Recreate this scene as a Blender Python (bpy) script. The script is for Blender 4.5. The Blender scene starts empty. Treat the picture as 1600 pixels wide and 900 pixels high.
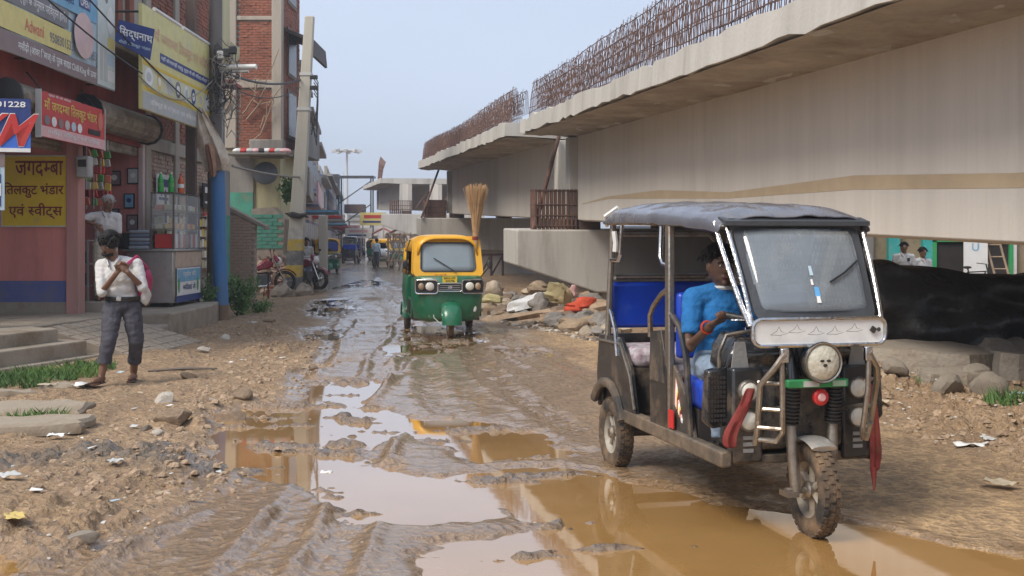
import bpy, bmesh, math, random
import numpy as np
from mathutils import Vector, Matrix, Euler

random.seed(7)
rng = np.random.default_rng(11)
R = math.radians
scene = bpy.context.scene
col = scene.collection

# ------------------------------------------------------------------ camera
cam_d = bpy.data.cameras.new('camera')
cam = bpy.data.objects.new('camera', cam_d)
col.objects.link(cam)
cam.location = (0, 0, 1.6)
cam.rotation_euler = (R(90), 0, 0)
cam_d.sensor_width = 36.0
cam_d.lens = 40.5
cam_d.shift_y = -75 / 1600
cam_d.clip_start = 0.05
cam_d.clip_end = 4000
scene.camera = cam
scene.render.resolution_x, scene.render.resolution_y = 1024, 576

# ------------------------------------------------------------------ sky and sun (thin overcast)
SUN_EL, SUN_AZ = R(48), R(228)          # azimuth measured clockwise from +Y: behind the camera, a little left
world = bpy.data.worlds.new('World')
scene.world = world
world.use_nodes = True
wn = world.node_tree.nodes; wl = world.node_tree.links
wn.clear()
wo = wn.new('ShaderNodeOutputWorld'); bg = wn.new('ShaderNodeBackground')
sky = wn.new('ShaderNodeTexSky'); sky.sky_type = 'NISHITA'
sky.sun_disc = False
sky.sun_elevation = SUN_EL; sky.sun_rotation = SUN_AZ
sky.air_density = 1.0; sky.dust_density = 3.2; sky.ozone_density = 1.6; sky.altitude = 50
tcw = wn.new('ShaderNodeTexCoord')
mpw = wn.new('ShaderNodeMapping'); mpw.inputs['Scale'].default_value = (1, 1, 3.2)
nzw = wn.new('ShaderNodeTexNoise'); nzw.inputs['Scale'].default_value = 1.6; nzw.inputs['Detail'].default_value = 5
rpw = wn.new('ShaderNodeMapRange'); rpw.inputs[1].default_value = .3; rpw.inputs[2].default_value = .75
rpw.inputs[3].default_value = .66; rpw.inputs[4].default_value = .86
mxw = wn.new('ShaderNodeMix'); mxw.data_type = 'RGBA'
mxw.inputs[7].default_value = (6.1, 6.95, 8.6, 1)       # even cloud veil, in the sky's own radiance units
wl.new(tcw.outputs['Generated'], mpw.inputs[0]); wl.new(mpw.outputs[0], nzw.inputs[0])
wl.new(nzw.outputs[0], rpw.inputs[0]); wl.new(rpw.outputs[0], mxw.inputs[0])
wl.new(sky.outputs[0], mxw.inputs[6]); wl.new(mxw.outputs[2], bg.inputs[0])
bg.inputs[1].default_value = 0.05
wl.new(bg.outputs[0], wo.inputs[0])

sun_d = bpy.data.lights.new('sun', 'SUN')
sun = bpy.data.objects.new('sun', sun_d); col.objects.link(sun)
sun_d.energy = 1.5; sun_d.angle = R(28); sun_d.color = (1, .93, .82)
sdir = Vector((math.sin(SUN_AZ) * math.cos(SUN_EL), math.cos(SUN_AZ) * math.cos(SUN_EL), math.sin(SUN_EL)))
sun.rotation_euler = sdir.to_track_quat('Z', 'Y').to_euler()

vs = scene.view_settings
vs.view_transform = 'Standard'; vs.look = 'None'; vs.gamma = 1; vs.exposure = 1.3
vs.use_curve_mapping = False
scene.cycles.use_denoising = True
scene.cycles.max_bounces = 6
scene.cycles.diffuse_bounces = 3

# ------------------------------------------------------------------ materials
MATS = {}
def lin(c):
    return tuple((v / 12.92 if v <= .04045 else ((v + .055) / 1.055) ** 2.4) for v in c)
def M(name, c, rough=.7, metal=0., var=.18, scale=6., bump=.12, bscale=45., dirt=None, damt=.45, dscale=3., coat=0., spec=.5, emit=None, alpha=None, trans=0., streak=False, bdist=.01):
    """principled material with two scales of colour variation, a dirt layer and bump, in object space"""
    if name in MATS: return MATS[name]
    m = bpy.data.materials.new(name); m.use_nodes = True
    n = m.node_tree.nodes; l = m.node_tree.links
    b = n['Principled BSDF']
    tc = n.new('ShaderNodeTexCoord')
    vec = tc.outputs['Object']
    if streak:
        mp = n.new('ShaderNodeMapping'); mp.inputs['Scale'].default_value = (1, 1, .16)
        l.new(vec, mp.inputs[0]); svec = mp.outputs[0]
    else: svec = vec
    nz = n.new('ShaderNodeTexNoise'); nz.inputs['Scale'].default_value = scale; nz.inputs['Detail'].default_value = 7; nz.inputs['Roughness'].default_value = .62
    l.new(svec, nz.inputs['Vector'])
    mr = n.new('ShaderNodeMapRange'); mr.inputs[1].default_value = .28; mr.inputs[2].default_value = .72
    mr.inputs[3].default_value = 1 - var; mr.inputs[4].default_value = 1 + var
    l.new(nz.outputs[0], mr.inputs[0])
    mul = n.new('ShaderNodeMix'); mul.data_type = 'RGBA'; mul.blend_type = 'MULTIPLY'; mul.inputs[0].default_value = 1
    mul.inputs[6].default_value = (*c, 1); l.new(mr.outputs[0], mul.inputs[7])
    out = mul.outputs[2]; rout = None
    if streak:                           # fine rain streaks
        mp2 = n.new('ShaderNodeMapping'); mp2.inputs['Scale'].default_value = (1, 1, .05); l.new(vec, mp2.inputs[0])
        s2 = n.new('ShaderNodeTexNoise'); s2.inputs['Scale'].default_value = 5; s2.inputs['Detail'].default_value = 6; s2.inputs['Roughness'].default_value = .7; l.new(mp2.outputs[0], s2.inputs['Vector'])
        m2 = n.new('ShaderNodeMapRange'); m2.inputs[1].default_value = .35; m2.inputs[2].default_value = .6; m2.inputs[3].default_value = .95; m2.inputs[4].default_value = 1.02; l.new(s2.outputs[0], m2.inputs[0])
        ml2 = n.new('ShaderNodeMix'); ml2.data_type = 'RGBA'; ml2.blend_type = 'MULTIPLY'; ml2.inputs[0].default_value = 1; l.new(out, ml2.inputs[6]); l.new(m2.outputs[0], ml2.inputs[7]); out = ml2.outputs[2]
    if dirt is not None:
        dz = n.new('ShaderNodeTexNoise'); dz.inputs['Scale'].default_value = dscale; dz.inputs['Detail'].default_value = 8; dz.inputs['Roughness'].default_value = .7
        l.new(svec, dz.inputs['Vector'])
        dr = n.new('ShaderNodeMapRange'); dr.inputs[1].default_value = .62 - .3 * damt; dr.inputs[2].default_value = .86 - .3 * damt
        l.new(dz.outputs[0], dr.inputs[0])
        dm = n.new('ShaderNodeMix'); dm.data_type = 'RGBA'; dm.inputs[7].default_value = (*dirt, 1)
        l.new(dr.outputs[0], dm.inputs[0]); l.new(out, dm.inputs[6]); out = dm.outputs[2]
        rm = n.new('ShaderNodeMapRange'); rm.inputs[3].default_value = rough; rm.inputs[4].default_value = max(rough, .8)
        l.new(dr.outputs[0], rm.inputs[0]); rout = rm.outputs[0]
    l.new(out, b.inputs['Base Color'])
    if rout is not None: l.new(rout, b.inputs['Roughness'])
    else: b.inputs['Roughness'].default_value = rough
    b.inputs['Metallic'].default_value = metal
    b.inputs['Specular IOR Level'].default_value = spec
    b.inputs['Coat Weight'].default_value = coat
    if trans: b.inputs['Transmission Weight'].default_value = trans
    if alpha is not None: b.inputs['Alpha'].default_value = alpha
    if emit: b.inputs['Emission Color'].default_value = (*emit[:3], 1); b.inputs['Emission Strength'].default_value = emit[3]
    if bump:
        bz = n.new('ShaderNodeTexNoise'); bz.inputs['Scale'].default_value = bscale; bz.inputs['Detail'].default_value = 6
        l.new(vec, bz.inputs['Vector'])
        bp = n.new('ShaderNodeBump'); bp.inputs['Strength'].default_value = min(1, bump * 3); bp.inputs['Distance'].default_value = bdist
        l.new(bz.outputs[0], bp.inputs['Height']); l.new(bp.outputs[0], b.inputs['Normal'])
    MATS[name] = m
    return m

# ------------------------------------------------------------------ mesh builder
class MB:
    def __init__(s): s.v = []; s.f = []
    def add(s, vs, fs):
        o = len(s.v); s.v.extend([tuple(p) for p in vs]); s.f.extend([tuple(i + o for i in f) for f in fs]); return s
    def box(s, x0, x1, y0, y1, z0, z1):
        return s.add([(x0,y0,z0),(x1,y0,z0),(x1,y1,z0),(x0,y1,z0),(x0,y0,z1),(x1,y0,z1),(x1,y1,z1),(x0,y1,z1)],
                     [(3,2,1,0),(4,5,6,7),(0,1,5,4),(1,2,6,5),(2,3,7,6),(3,0,4,7)])
    def obox(s, c, size, rot=(0,0,0), taper=1.):
        m = Euler(rot).to_matrix() if not isinstance(rot, Matrix) else rot
        hx, hy, hz = [k / 2 for k in size]; t = taper
        P = [(-hx,-hy,-hz),(hx,-hy,-hz),(hx,hy,-hz),(-hx,hy,-hz),(-hx*t,-hy*t,hz),(hx*t,-hy*t,hz),(hx*t,hy*t,hz),(-hx*t,hy*t,hz)]
        return s.add([tuple(m @ Vector(p) + Vector(c)) for p in P], [(3,2,1,0),(4,5,6,7),(0,1,5,4),(1,2,6,5),(2,3,7,6),(3,0,4,7)])
    def beam(s, p, q, w, h):
        p, q = Vector(p), Vector(q); d = q - p; L = d.length
        if L < 1e-6: return s
        m = d.to_track_quat('Y', 'Z').to_matrix()
        return s.obox((p + q) / 2, (w, L, h), m)
    def tube(s, pts, r, n=8, cap=True, closed=False, flat=None):
        pts = [Vector(p) for p in pts]; k = len(pts)
        rs = r if isinstance(r, (list, tuple)) else [r] * k
        V = []; F = []; up = None
        for i, p in enumerate(pts):
            if closed: t = pts[(i + 1) % k] - pts[i - 1]
            else: t = pts[min(i + 1, k - 1)] - pts[max(i - 1, 0)]
            if t.length < 1e-9: t = Vector((0, 0, 1))
            t.normalize()
            if up is None:
                a = Vector((0, 0, 1)) if abs(t.z) < .9 else Vector((1, 0, 0))
                up = (a - t * a.dot(t)).normalized()
            else:
                up = up - t * up.dot(t)
                up = up.normalized() if up.length > 1e-6 else t.orthogonal().normalized()
            b = t.cross(up)
            for j in range(n):
                a = 2 * math.pi * (j + .5) / n
                fx, fy = (1, 1) if flat is None else flat
                V.append(p + (up * math.cos(a) * fx + b * math.sin(a) * fy) * rs[i])
        for i in range(k if closed else k - 1):
            i2 = (i + 1) % k
            for j in range(n):
                j2 = (j + 1) % n
                F.append((i*n+j, i*n+j2, i2*n+j2, i2*n+j))
        if cap and not closed:
            F.append(tuple(reversed(range(n)))); F.append(tuple((k-1)*n + j for j in range(n)))
        return s.add(V, F)
    def cyl(s, p, q, r, n=12, r2=None): return s.tube([p, q], [r, r if r2 is None else r2], n)
    def lathe(s, prof, c=(0,0,0), rot=(0,0,0), n=20, cap=True):
        m = Euler(rot).to_matrix() if not isinstance(rot, Matrix) else rot
        V = []; F = []; k = len(prof)
        for (r, z) in prof:
            for j in range(n):
                a = 2*math.pi*j/n
                V.append(m @ Vector((r*math.cos(a), r*math.sin(a), z)) + Vector(c))
        for i in range(k-1):
            for j in range(n):
                j2 = (j+1) % n
                F.append((i*n+j, i*n+j2, (i+1)*n+j2, (i+1)*n+j))
        if cap and prof[0][0] > 1e-5: F.append(tuple(reversed(range(n))))
        if cap and prof[-1][0] > 1e-5: F.append(tuple((k-1)*n+j for j in range(n)))
        return s.add(V, F)
    def ell(s, c, r, rot=(0,0,0), n=12, k=8):
        m = Euler(rot).to_matrix() if not isinstance(rot, Matrix) else rot
        V = []; F = []
        for i in range(k+1):
            th = math.pi*i/k
            for j in range(n):
                a = 2*math.pi*j/n
                V.append(m @ Vector((r[0]*math.sin(th)*math.cos(a), r[1]*math.sin(th)*math.sin(a), -r[2]*math.cos(th))) + Vector(c))
        for i in range(k):
            for j in range(n):
                j2 = (j+1) % n
                F.append((i*n+j, i*n+j2, (i+1)*n+j2, (i+1)*n+j))
        return s.add(V, F)
    def prism(s, poly, a, b, axis='x'):
        k = len(poly)
        def P(u, v, w):
            return (w, u, v) if axis == 'x' else ((u, w, v) if axis == 'y' else (u, v, w))
        V = [P(u, v, a) for u, v in poly] + [P(u, v, b) for u, v in poly]
        F = [(i, (i+1) % k, k+(i+1) % k, k+i) for i in range(k)]
        F += [tuple(reversed(range(k))), tuple(range(k, 2*k))]
        return s.add(V, F)
    def loft(s, rings, cap=True, closed=True):
        n = len(rings[0]); V = [p for r in rings for p in r]; F = []
        for i in range(len(rings)-1):
            for j in range(n if closed else n-1):
                j2 = (j+1) % n
                F.append((i*n+j, i*n+j2, (i+1)*n+j2, (i+1)*n+j))
        if cap and closed:
            F.append(tuple(reversed(range(n)))); F.append(tuple((len(rings)-1)*n + j for j in range(n)))
        return s.add(V, F)
    def grid(s, rows): return s.loft(rows, False, False)
    def build(s, name, mat, parent=None, smooth=38, bevel=0., solid=0., sub=0, remesh=0., relax=0, wrinkle=0.):
        me = bpy.data.meshes.new(name); me.from_pydata(s.v, [], s.f); me.update()
        bm = bmesh.new(); bm.from_mesh(me); bmesh.ops.remove_doubles(bm, verts=bm.verts, dist=1e-5)
        bmesh.ops.recalc_face_normals(bm, faces=bm.faces); bm.to_mesh(me); bm.free()
        o = bpy.data.objects.new(name, me); col.objects.link(o)
        if remesh:
            md = o.modifiers.new('r', 'REMESH'); md.mode = 'VOXEL'; md.voxel_size = remesh
            if relax:
                sm = o.modifiers.new('s', 'SMOOTH'); sm.iterations = relax; sm.factor = .5
            dg = bpy.context.evaluated_depsgraph_get()
            me2 = bpy.data.meshes.new_from_object(o.evaluated_get(dg)); o.modifiers.clear(); o.data = me2; me = me2
        me.materials.append(mat) if not me.materials else None
        if smooth:
            me.shade_smooth()
            if not remesh: me.set_sharp_from_angle(angle=R(smooth))
        if bevel:
            md = o.modifiers.new('b', 'BEVEL'); md.width = bevel; md.segments = 2; md.limit_method = 'ANGLE'; md.angle_limit = R(40)
        if wrinkle:
            from mathutils import noise as mn
            me.update(); ns = [v.normal.copy() for v in me.vertices]
            for v, nn in zip(me.vertices, ns):
                p = v.co; k = mn.noise(Vector((p.x*9, p.y*9, p.z*22)))+.5*mn.noise(Vector((p.x*24+5, p.y*24, p.z*40)))
                v.co = p+nn*k*wrinkle
        if solid:
            md = o.modifiers.new('t', 'SOLIDIFY'); md.thickness = solid; md.offset = 0
        if sub:
            md = o.modifiers.new('u', 'SUBSURF'); md.levels = sub; md.render_levels = sub
        if parent is not None: o.parent = parent
        return o

def tag(o, label=None, cat=None, group=None, kind=None):
    if label: o['label'] = label
    if cat: o['category'] = cat
    if group: o['group'] = group
    if kind: o['kind'] = kind
    return o
def thing(name, label, cat, loc=(0,0,0), rz=0, group=None):
    o = bpy.data.objects.new(name, None); col.objects.link(o)
    o.location = loc; o.rotation_euler = (0, 0, rz); o.empty_display_size = .2
    return tag(o, label, cat, group)
def copy_tree(o, parent=None):
    c = o.copy(); col.objects.link(c)
    if parent is not None: c.parent = parent
    for ch in [x for x in bpy.data.objects if x.parent == o]: copy_tree(ch, c)
    return c
def inst(src, name, parent, loc, rot=(0,0,0), sc=(1,1,1)):
    o = bpy.data.objects.new(name, src.data); col.objects.link(o)
    o.parent = parent; o.location = loc; o.rotation_euler = rot; o.scale = sc
    return o
def arc(c, r, a0, a1, n, plane='xz'):
    out = []
    for i in range(n+1):
        a = R(a0 + (a1-a0)*i/n)
        u, v = r*math.cos(a), r*math.sin(a)
        out.append((c[0]+u, c[1], c[2]+v) if plane == 'xz' else ((c[0], c[1]+u, c[2]+v) if plane == 'yz' else (c[0]+u, c[1]+v, c[2])))
    return out
def at(px, py, d):                      # surveyed position: bearing (photo column, row) and measured distance
    return Vector(((px-800)/1800*d, d, 1.6-(py-375)/1800*d))

def crumple(mb, amp, seed=0):
    r_ = np.random.default_rng(seed)
    mb.v = [tuple(np.array(p) + r_.normal(0, amp, 3)) for p in mb.v]; return mb

# ------------------------------------------------------------------ numpy noise for terrain
def _hash(ix, iy, sd):
    h = (ix.astype(np.int64) * 374761393 + iy.astype(np.int64) * 668265263 + sd * 974711) & 0x7fffffff
    h = ((h ^ (h >> 13)) * 1274126177) & 0x7fffffff
    return ((h ^ (h >> 16)) & 0xffff) / 65535.0
def vnoise(x, y, sd=0):
    ix = np.floor(x); iy = np.floor(y); fx = x-ix; fy = y-iy
    fx = fx*fx*fx*(fx*(fx*6-15)+10); fy = fy*fy*fy*(fy*(fy*6-15)+10)
    a = _hash(ix, iy, sd); b = _hash(ix+1, iy, sd); c = _hash(ix, iy+1, sd); d = _hash(ix+1, iy+1, sd)
    return (a*(1-fx)+b*fx)*(1-fy) + (c*(1-fx)+d*fx)*fy - .5
def fbm(x, y, o=4, sd=0, g=.5):
    s = 0; a = 1.
    for i in range(o):
        s = s + a*vnoise(x, y, sd+i*17); x = x*2.03+3.1; y = y*2.03+1.7; a *= g
    return s
def sstep(a, b, x):
    t = np.clip((x-a)/(b-a), 0, 1); return t*t*(3-2*t)
# ================================================================== GROUND
WATER_Z = 0.0
def gp(px, py):                         # ground point under a bearing
    d = 2880/(py-375.0); return ((px-800)/1800*d, d)
PUD = [
 [(468,628),(520,636),(600,640),(640,655),(668,672),(612,682),(556,690),(548,712),(640,728),(712,740),(745,770),(764,800),(700,812),(600,812),(520,806),(492,772),(462,742),(420,752),(380,752),(362,724),(372,700),(352,672),(340,655),(380,640),(430,632)],
 [(632,655),(700,652),(770,664),(840,684),(905,703),(820,716),(740,716),(690,706),(660,690)],
 [(716,742),(790,728),(880,728),(960,740),(1050,770),(1140,800),(1260,815),(1420,842),(1640,870),(1640,960),(1000,960),(860,900),(838,858),(812,820),(796,790),(740,770)],
 [(668,868),(720,842),(790,826),(900,836),(1000,852),(1040,880),(1000,930),(700,930)],
 [(470,596),(560,598),(585,612),(555,626),(475,626)],
 [(478,636),(530,630),(570,632),(520,640)],
 [(486,470),(540,468),(560,486),(520,498),(484,494)],
 [(470,520),(520,512),(540,520),(520,532),(476,534)],
 [(650,508),(740,520),(764,534),(700,546),(640,540)],
 [(600,540),(690,542),(700,552),(620,556)],
 [(780,545),(850,548),(870,556),(800,560)],
 [(-40,872),(40,868),(68,878),(50,892),(-40,905)],
 [(520,440),(590,436),(600,446),(530,452)],
]
def poly_sd(P, x, y):                   # signed distance to polygon, negative inside
    n = len(P); d2 = np.full(x.shape, 1e9); ins = np.zeros(x.shape, bool)
    for i in range(n):
        ax, ay = P[i]; bx, by = P[(i+1) % n]
        ex, ey = bx-ax, by-ay
        t = np.clip(((x-ax)*ex+(y-ay)*ey)/(ex*ex+ey*ey+1e-12), 0, 1)
        d2 = np.minimum(d2, (x-ax-t*ex)**2+(y-ay-t*ey)**2)
        c = ((ay > y) != (by > y)) & (x < (bx-ax)*(y-ay)/(by-ay+1e-12)+ax)
        ins ^= c
    d = np.sqrt(d2); return np.where(ins, -d, d)
PUDW = [[gp(*p) for p in P] for P in PUD]
def road_left(y):  return np.interp(y, [3, 6, 9, 12, 16, 22, 30, 40, 60, 100, 300], [-2.3, -2.2, -2.1, -2.3, -2.9, -3.9, -5.0, -6.6, -9.6, -14.0, -36])
def road_right(y): return np.interp(y, [3, 6, 9, 12, 16, 22, 30, 40, 60, 100, 300], [4.3, 3.6, 3.0, 2.6, 2.2, 1.3, .2, -1.5, -5., -10.2, -32])
def terrain(x, y, full=False):
    x = np.asarray(x, float); y = np.asarray(y, float)
    wx = x+.22*fbm(x*1.7, y*1.3, 4, 5); wy = y+.45*fbm(x*1.5, y*.9, 4, 9)
    rl = road_left(y); rr = road_right(y)
    on = sstep(rl-.5, rl+.5, x)*(1-sstep(rr-.5, rr+.6, x))
    left = 1-sstep(rl-.7, rl+.2, x); right = sstep(rr-.3, rr+.9, x)
    big = fbm(x*.55, y*.4, 3, 1); mid = fbm(x*2.3, y*1.7, 4, 2); fine = fbm(x*9, y*7, 4, 3, .6)
    rid = 1-np.abs(fbm(x*3.1, y*2.2, 4, 21))*4.2
    clod = np.clip(np.abs(fbm(x*6.5, y*5.2, 4, 61, .6))*2.4, 0, .9)
    h = .024 + .014*big + .012*mid + .007*fine + .004*clod
    # churned edge on the left of the road
    ce = np.exp(-((x-(rl-.35))/.62)**2)*sstep(5.5, 8, y)*(1-sstep(17, 30, y))
    patch = sstep(-.02, .22, fbm(x*.9, y*.8, 3, 51))
    h = h + ce*(.012+.045*patch*np.clip(rid, -.3, 1)+.03*mid+.03*fine*patch+.05*clod*patch)
    # left shoulder: trodden dirt with a few broken patches
    h = h + left*(.030+.022*mid+.014*fine+.03*big+.035*clod*patch)
    # sludge trail, lower left
    sl = np.exp(-((y-(8.05+.25*np.sin(x*1.7)+.5*fbm(x*1.2, y*.3, 2, 31)))/.34)**2)*sstep(-4.6, -3.9, x)*(1-sstep(-2.0, -1.4, x))
    h = h + sl*(-.025+.03*np.abs(mid)+.05*fine+.06*clod)
    # heaps of dug earth on the right, up to the flyover
    hp = sstep(3.0, 4.3, x+.1*(y-8))*sstep(6.3, 8.2, y)*(1-sstep(14, 19, y))
    h = h + hp*(.05+.20*np.clip(fbm(x*1.1, y*.9, 4, 41)+.12, -.1, .6)+.03*mid+.045*fine+.07*clod)
    h = h + right*(.02+.03*mid+.014*fine)*(1-hp)
    # wheel ruts along the road, with tread marks
    tr = np.zeros_like(h); tread = np.zeros_like(h)
    for (x0, sl_, y0, y1, w, dep) in ((-1.34,-.05,3,30,.10,.045),(-.98,-.02,3,11,.09,.04),(-1.95,.12,3,9.5,.12,.05),(-2.22,.10,3,8.8,.10,.045),(-1.62,.2,3,7.6,.09,.045),(-2.6,-.05,3,7.8,.1,.04),(.65,-.16,9,60,.13,.02),(-.25,-.14,10,60,.12,.02),(2.0,-.2,11,40,.15,.02),(1.2,-.19,12,40,.13,.018),(-1.9,-.09,12,24,.1,.03),(-1.6,.02,11,17,.1,.03)):
        c = x0+sl_*(y-8)+.05*np.sin(y*1.1+x0*5)
        g = np.exp(-((x-c)/w)**2)*sstep(y0, y0+1.2, y)*(1-sstep(y1-2, y1, y))
        rim = np.exp(-((np.abs(x-c)-w*1.7)/(w*.6))**2)*sstep(y0, y0+1.2, y)*(1-sstep(y1-2, y1, y))
        tr += -dep*g + dep*.7*rim*(1+1.5*mid)
        tread += g*np.sign(np.sin(y*48+np.abs(x-c)*55))*.013*(1-sstep(9, 14, y))
    h = h + tr + tread
    # puddles
    sd = np.full(h.shape, 9.)
    near = (y < 50)
    if near.any():
        xn, yn = wx[near], wy[near]; s_ = np.full(xn.shape, 9.)
        for P in PUDW: s_ = np.minimum(s_, poly_sd(P, xn, yn))
        sd[near] = s_
    edge = .16+.012*np.clip(y-6, 0, 20)
    pin = sstep(edge, -edge*.6, sd)
    bar = (np.clip(fbm(x*1.6+.5*mid, y*6.0+.9*mid, 5, 77, .65)-.16, 0, 1)*.13+.012*fine)*(1-.8*sstep(.2, 1.0, x))          # little mud bars breaking the surface
    h = h*(1-pin) + pin*(-.030+bar+.012*mid+.05*np.clip(fbm(x*4, y*6, 3, 93)-.24, 0, 1))
    # a low lip keeps the rest dry
    dry = 1-pin
    h = np.maximum(h, np.where(dry > .75, .006+.02*(fine+.3), -1))
    # gentle rise far left, level apron under the shop steps
    ap = (1-sstep(-6.2, -5.2, x))*sstep(12, 14, y)
    h = h*(1-ap)+ap*.0
    # ground falls to a flat level far away
    far = sstep(60, 110, y)+sstep(25, 40, np.abs(x)); far = np.clip(far, 0, 1)
    h = h*(1-far)+far*.03
    if not full: return h
    band = sstep(rl-.4, rl+.7, x)*(1-sstep(rl+1.7+.06*y, rl+3.0+.09*y, x))
    wet = np.clip(.25*on + 1.0*band*on*(.8+.9*big) + .9*sstep(.55, .02, sd) + .8*np.clip(-tr*30, 0, 1)*on + .25*mid, 0, 1)
    wet = np.clip(wet*(1-.75*left) + .55*sl, 0, 1)
    wet = np.maximum(wet, .8*sstep(.2, .0, sd))
    grey = np.clip(sl*1.3*(.6+fine) + .85*on*sstep(.0, .3, bar*4)*pin + band*on*.08*(.4+mid), 0, 1)
    sand = np.clip(sstep(.4, 2.2, x-rl-2.2)*on*(1-band), 0, 1)
    return h, wet, grey, sand
def gz(x, y): return float(terrain(np.array([x]), np.array([y]))[0])

xs = np.concatenate([-np.geomspace(900, 9.2, 40), np.arange(-9, 8.2, .025), np.geomspace(8.4, 900, 40)])
ys = np.concatenate([np.linspace(-40, 3.4, 30), np.geomspace(3.5, 60, 760), np.geomspace(62, 2500, 60)])
gx, gy = np.meshgrid(xs, ys)
gh, gw, gg, gs = terrain(gx.ravel(), gy.ravel(), True)
nx, ny = len(xs), len(ys)
me = bpy.data.meshes.new('ground')
me.vertices.add(nx*ny)
me.vertices.foreach_set('co', np.stack([gx.ravel(), gy.ravel(), gh], 1).astype(np.float32).ravel())
i0 = (np.arange(ny-1)[:, None]*nx+np.arange(nx-1)[None, :]).ravel()
quads = np.stack([i0, i0+1, i0+nx+1, i0+nx], 1).astype(np.int32)
me.loops.add(quads.size); me.polygons.add(len(quads))
me.loops.foreach_set('vertex_index', quads.ravel())
me.polygons.foreach_set('loop_start', np.arange(0, quads.size, 4, dtype=np.int32))
me.update(calc_edges=True)
for nm, arr in (('wet', gw), ('grey', gg), ('sand', gs)):
    a = me.attributes.new(nm, 'FLOAT', 'POINT'); a.data.foreach_set('value', arr.astype(np.float32))
me.shade_smooth()
ground = bpy.data.objects.new('ground', me); col.objects.link(ground)
tag(ground, 'rutted wet brown mud of the unpaved road and its shoulders', kind='structure')

def ground_mat():
    m = bpy.data.materials.new('mud'); m.use_nodes = True
    n = m.node_tree.nodes; l = m.node_tree.links; b = n['Principled BSDF']
    tc = n.new('ShaderNodeTexCoord')
    def noise(s, det=8, rg=.62):
        z = n.new('ShaderNodeTexNoise'); z.inputs['Scale'].default_value = s; z.inputs['Detail'].default_value = det; z.inputs['Roughness'].default_value = rg
        l.new(tc.outputs['Object'], z.inputs['Vector']); return z.outputs[0]
    def ridged(sc):
        z = n.new('ShaderNodeTexNoise'); z.noise_type = 'RIDGED_MULTIFRACTAL'; z.inputs['Scale'].default_value = sc; z.inputs['Detail'].default_value = 7; z.inputs['Roughness'].default_value = .62; z.inputs['Offset'].default_value = .9; z.inputs['Gain'].default_value = 1.6
        l.new(tc.outputs['Object'], z.inputs['Vector']); return z.outputs[0]
    def attr(nm):
        a = n.new('ShaderNodeAttribute'); a.attribute_name = nm; return a.outputs['Fac']
    def mr(x, a, b_, c, d):
        q = n.new('ShaderNodeMapRange')
        for i, v in enumerate((a, b_, c, d)): q.inputs[i+1].default_value = v
        l.new(x, q.inputs[0]); return q.outputs[0]
    def mix(f, A, B, mode='MIX'):
        q = n.new('ShaderNodeMix'); q.data_type = 'RGBA'; q.blend_type = mode
        for sock, v in ((q.inputs[0], f), (q.inputs[6], A), (q.inputs[7], B)):
            if isinstance(v, tuple): sock.default_value = (*v, 1)
            elif isinstance(v, (int, float)): sock.default_value = v
            else: l.new(v, sock)
        return q.outputs[2]
    def math_(op, a, b_):
        q = n.new('ShaderNodeMath'); q.operation = op; q.use_clamp = True
        for i, v in enumerate((a, b_)):
            if isinstance(v, (int, float)): q.inputs[i].default_value = v
            else: l.new(v, q.inputs[i])
        return q.outputs[0]
    c = mix(mr(noise(1.3), .35, .65, 0, 1), (.39, .255, .142), (.52, .36, .212))
    c = mix(attr('sand'), c, (.74, .50, .265))
    c = mix(mr(noise(4.5, 10, .7), .42, .62, 0, .62), c, (.25, .168, .108))
    c = mix(mr(ridged(11), .55, 1.15, .6, 0), c, (.19, .125, .078))
    c = mix(mr(noise(38, 8, .75), .50, .60, 0, .5), c, (.19, .13, .088))
    c = mix(mr(noise(47, 8, .75), .58, .66, 0, .55), c, (.60, .49, .37))
    wv = math_('ADD', attr('wet'), mr(noise(3.5, 10, .7), .32, .68, -.32, .32))
    c = mix(mr(wv, .25, 1, 0, .55), c, (.32, .195, .098))
    c = mix(math_('MULTIPLY', attr('grey'), mr(noise(9), .3, .65, .3, 1)), c, (.13, .115, .098))
    sp = n.new('ShaderNodeTexVoronoi'); sp.inputs['Scale'].default_value = 26; l.new(tc.outputs['Object'], sp.inputs['Vector'])
    c = mix(math_('MULTIPLY', mr(sp.outputs[0], .1, .16, 1, 0), mr(noise(3), .5, .6, 0, .6)), c, (.55, .49, .42))
    l.new(c, b.inputs['Base Color'])
    r = mr(wv, .15, .95, .92, .10)
    l.new(r, b.inputs['Roughness'])
    b.inputs['Specular IOR Level'].default_value = .5
    l.new(mr(wv, .45, .9, 0, .75), b.inputs['Coat Weight']); b.inputs['Coat Roughness'].default_value = .16
    bp = n.new('ShaderNodeBump'); bp.inputs['Strength'].default_value = 1.; bp.inputs['Distance'].default_value = .014
    l.new(ridged(11), bp.inputs['Height'])
    bp2 = n.new('ShaderNodeBump'); bp2.inputs['Strength'].default_value = .8; bp2.inputs['Distance'].default_value = .012
    l.new(noise(42, 8, .7), bp2.inputs['Height']); l.new(bp.outputs[0], bp2.inputs['Normal'])
    l.new(bp2.outputs[0], b.inputs['Normal'])
    return m
me.materials.append(ground_mat())

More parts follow.
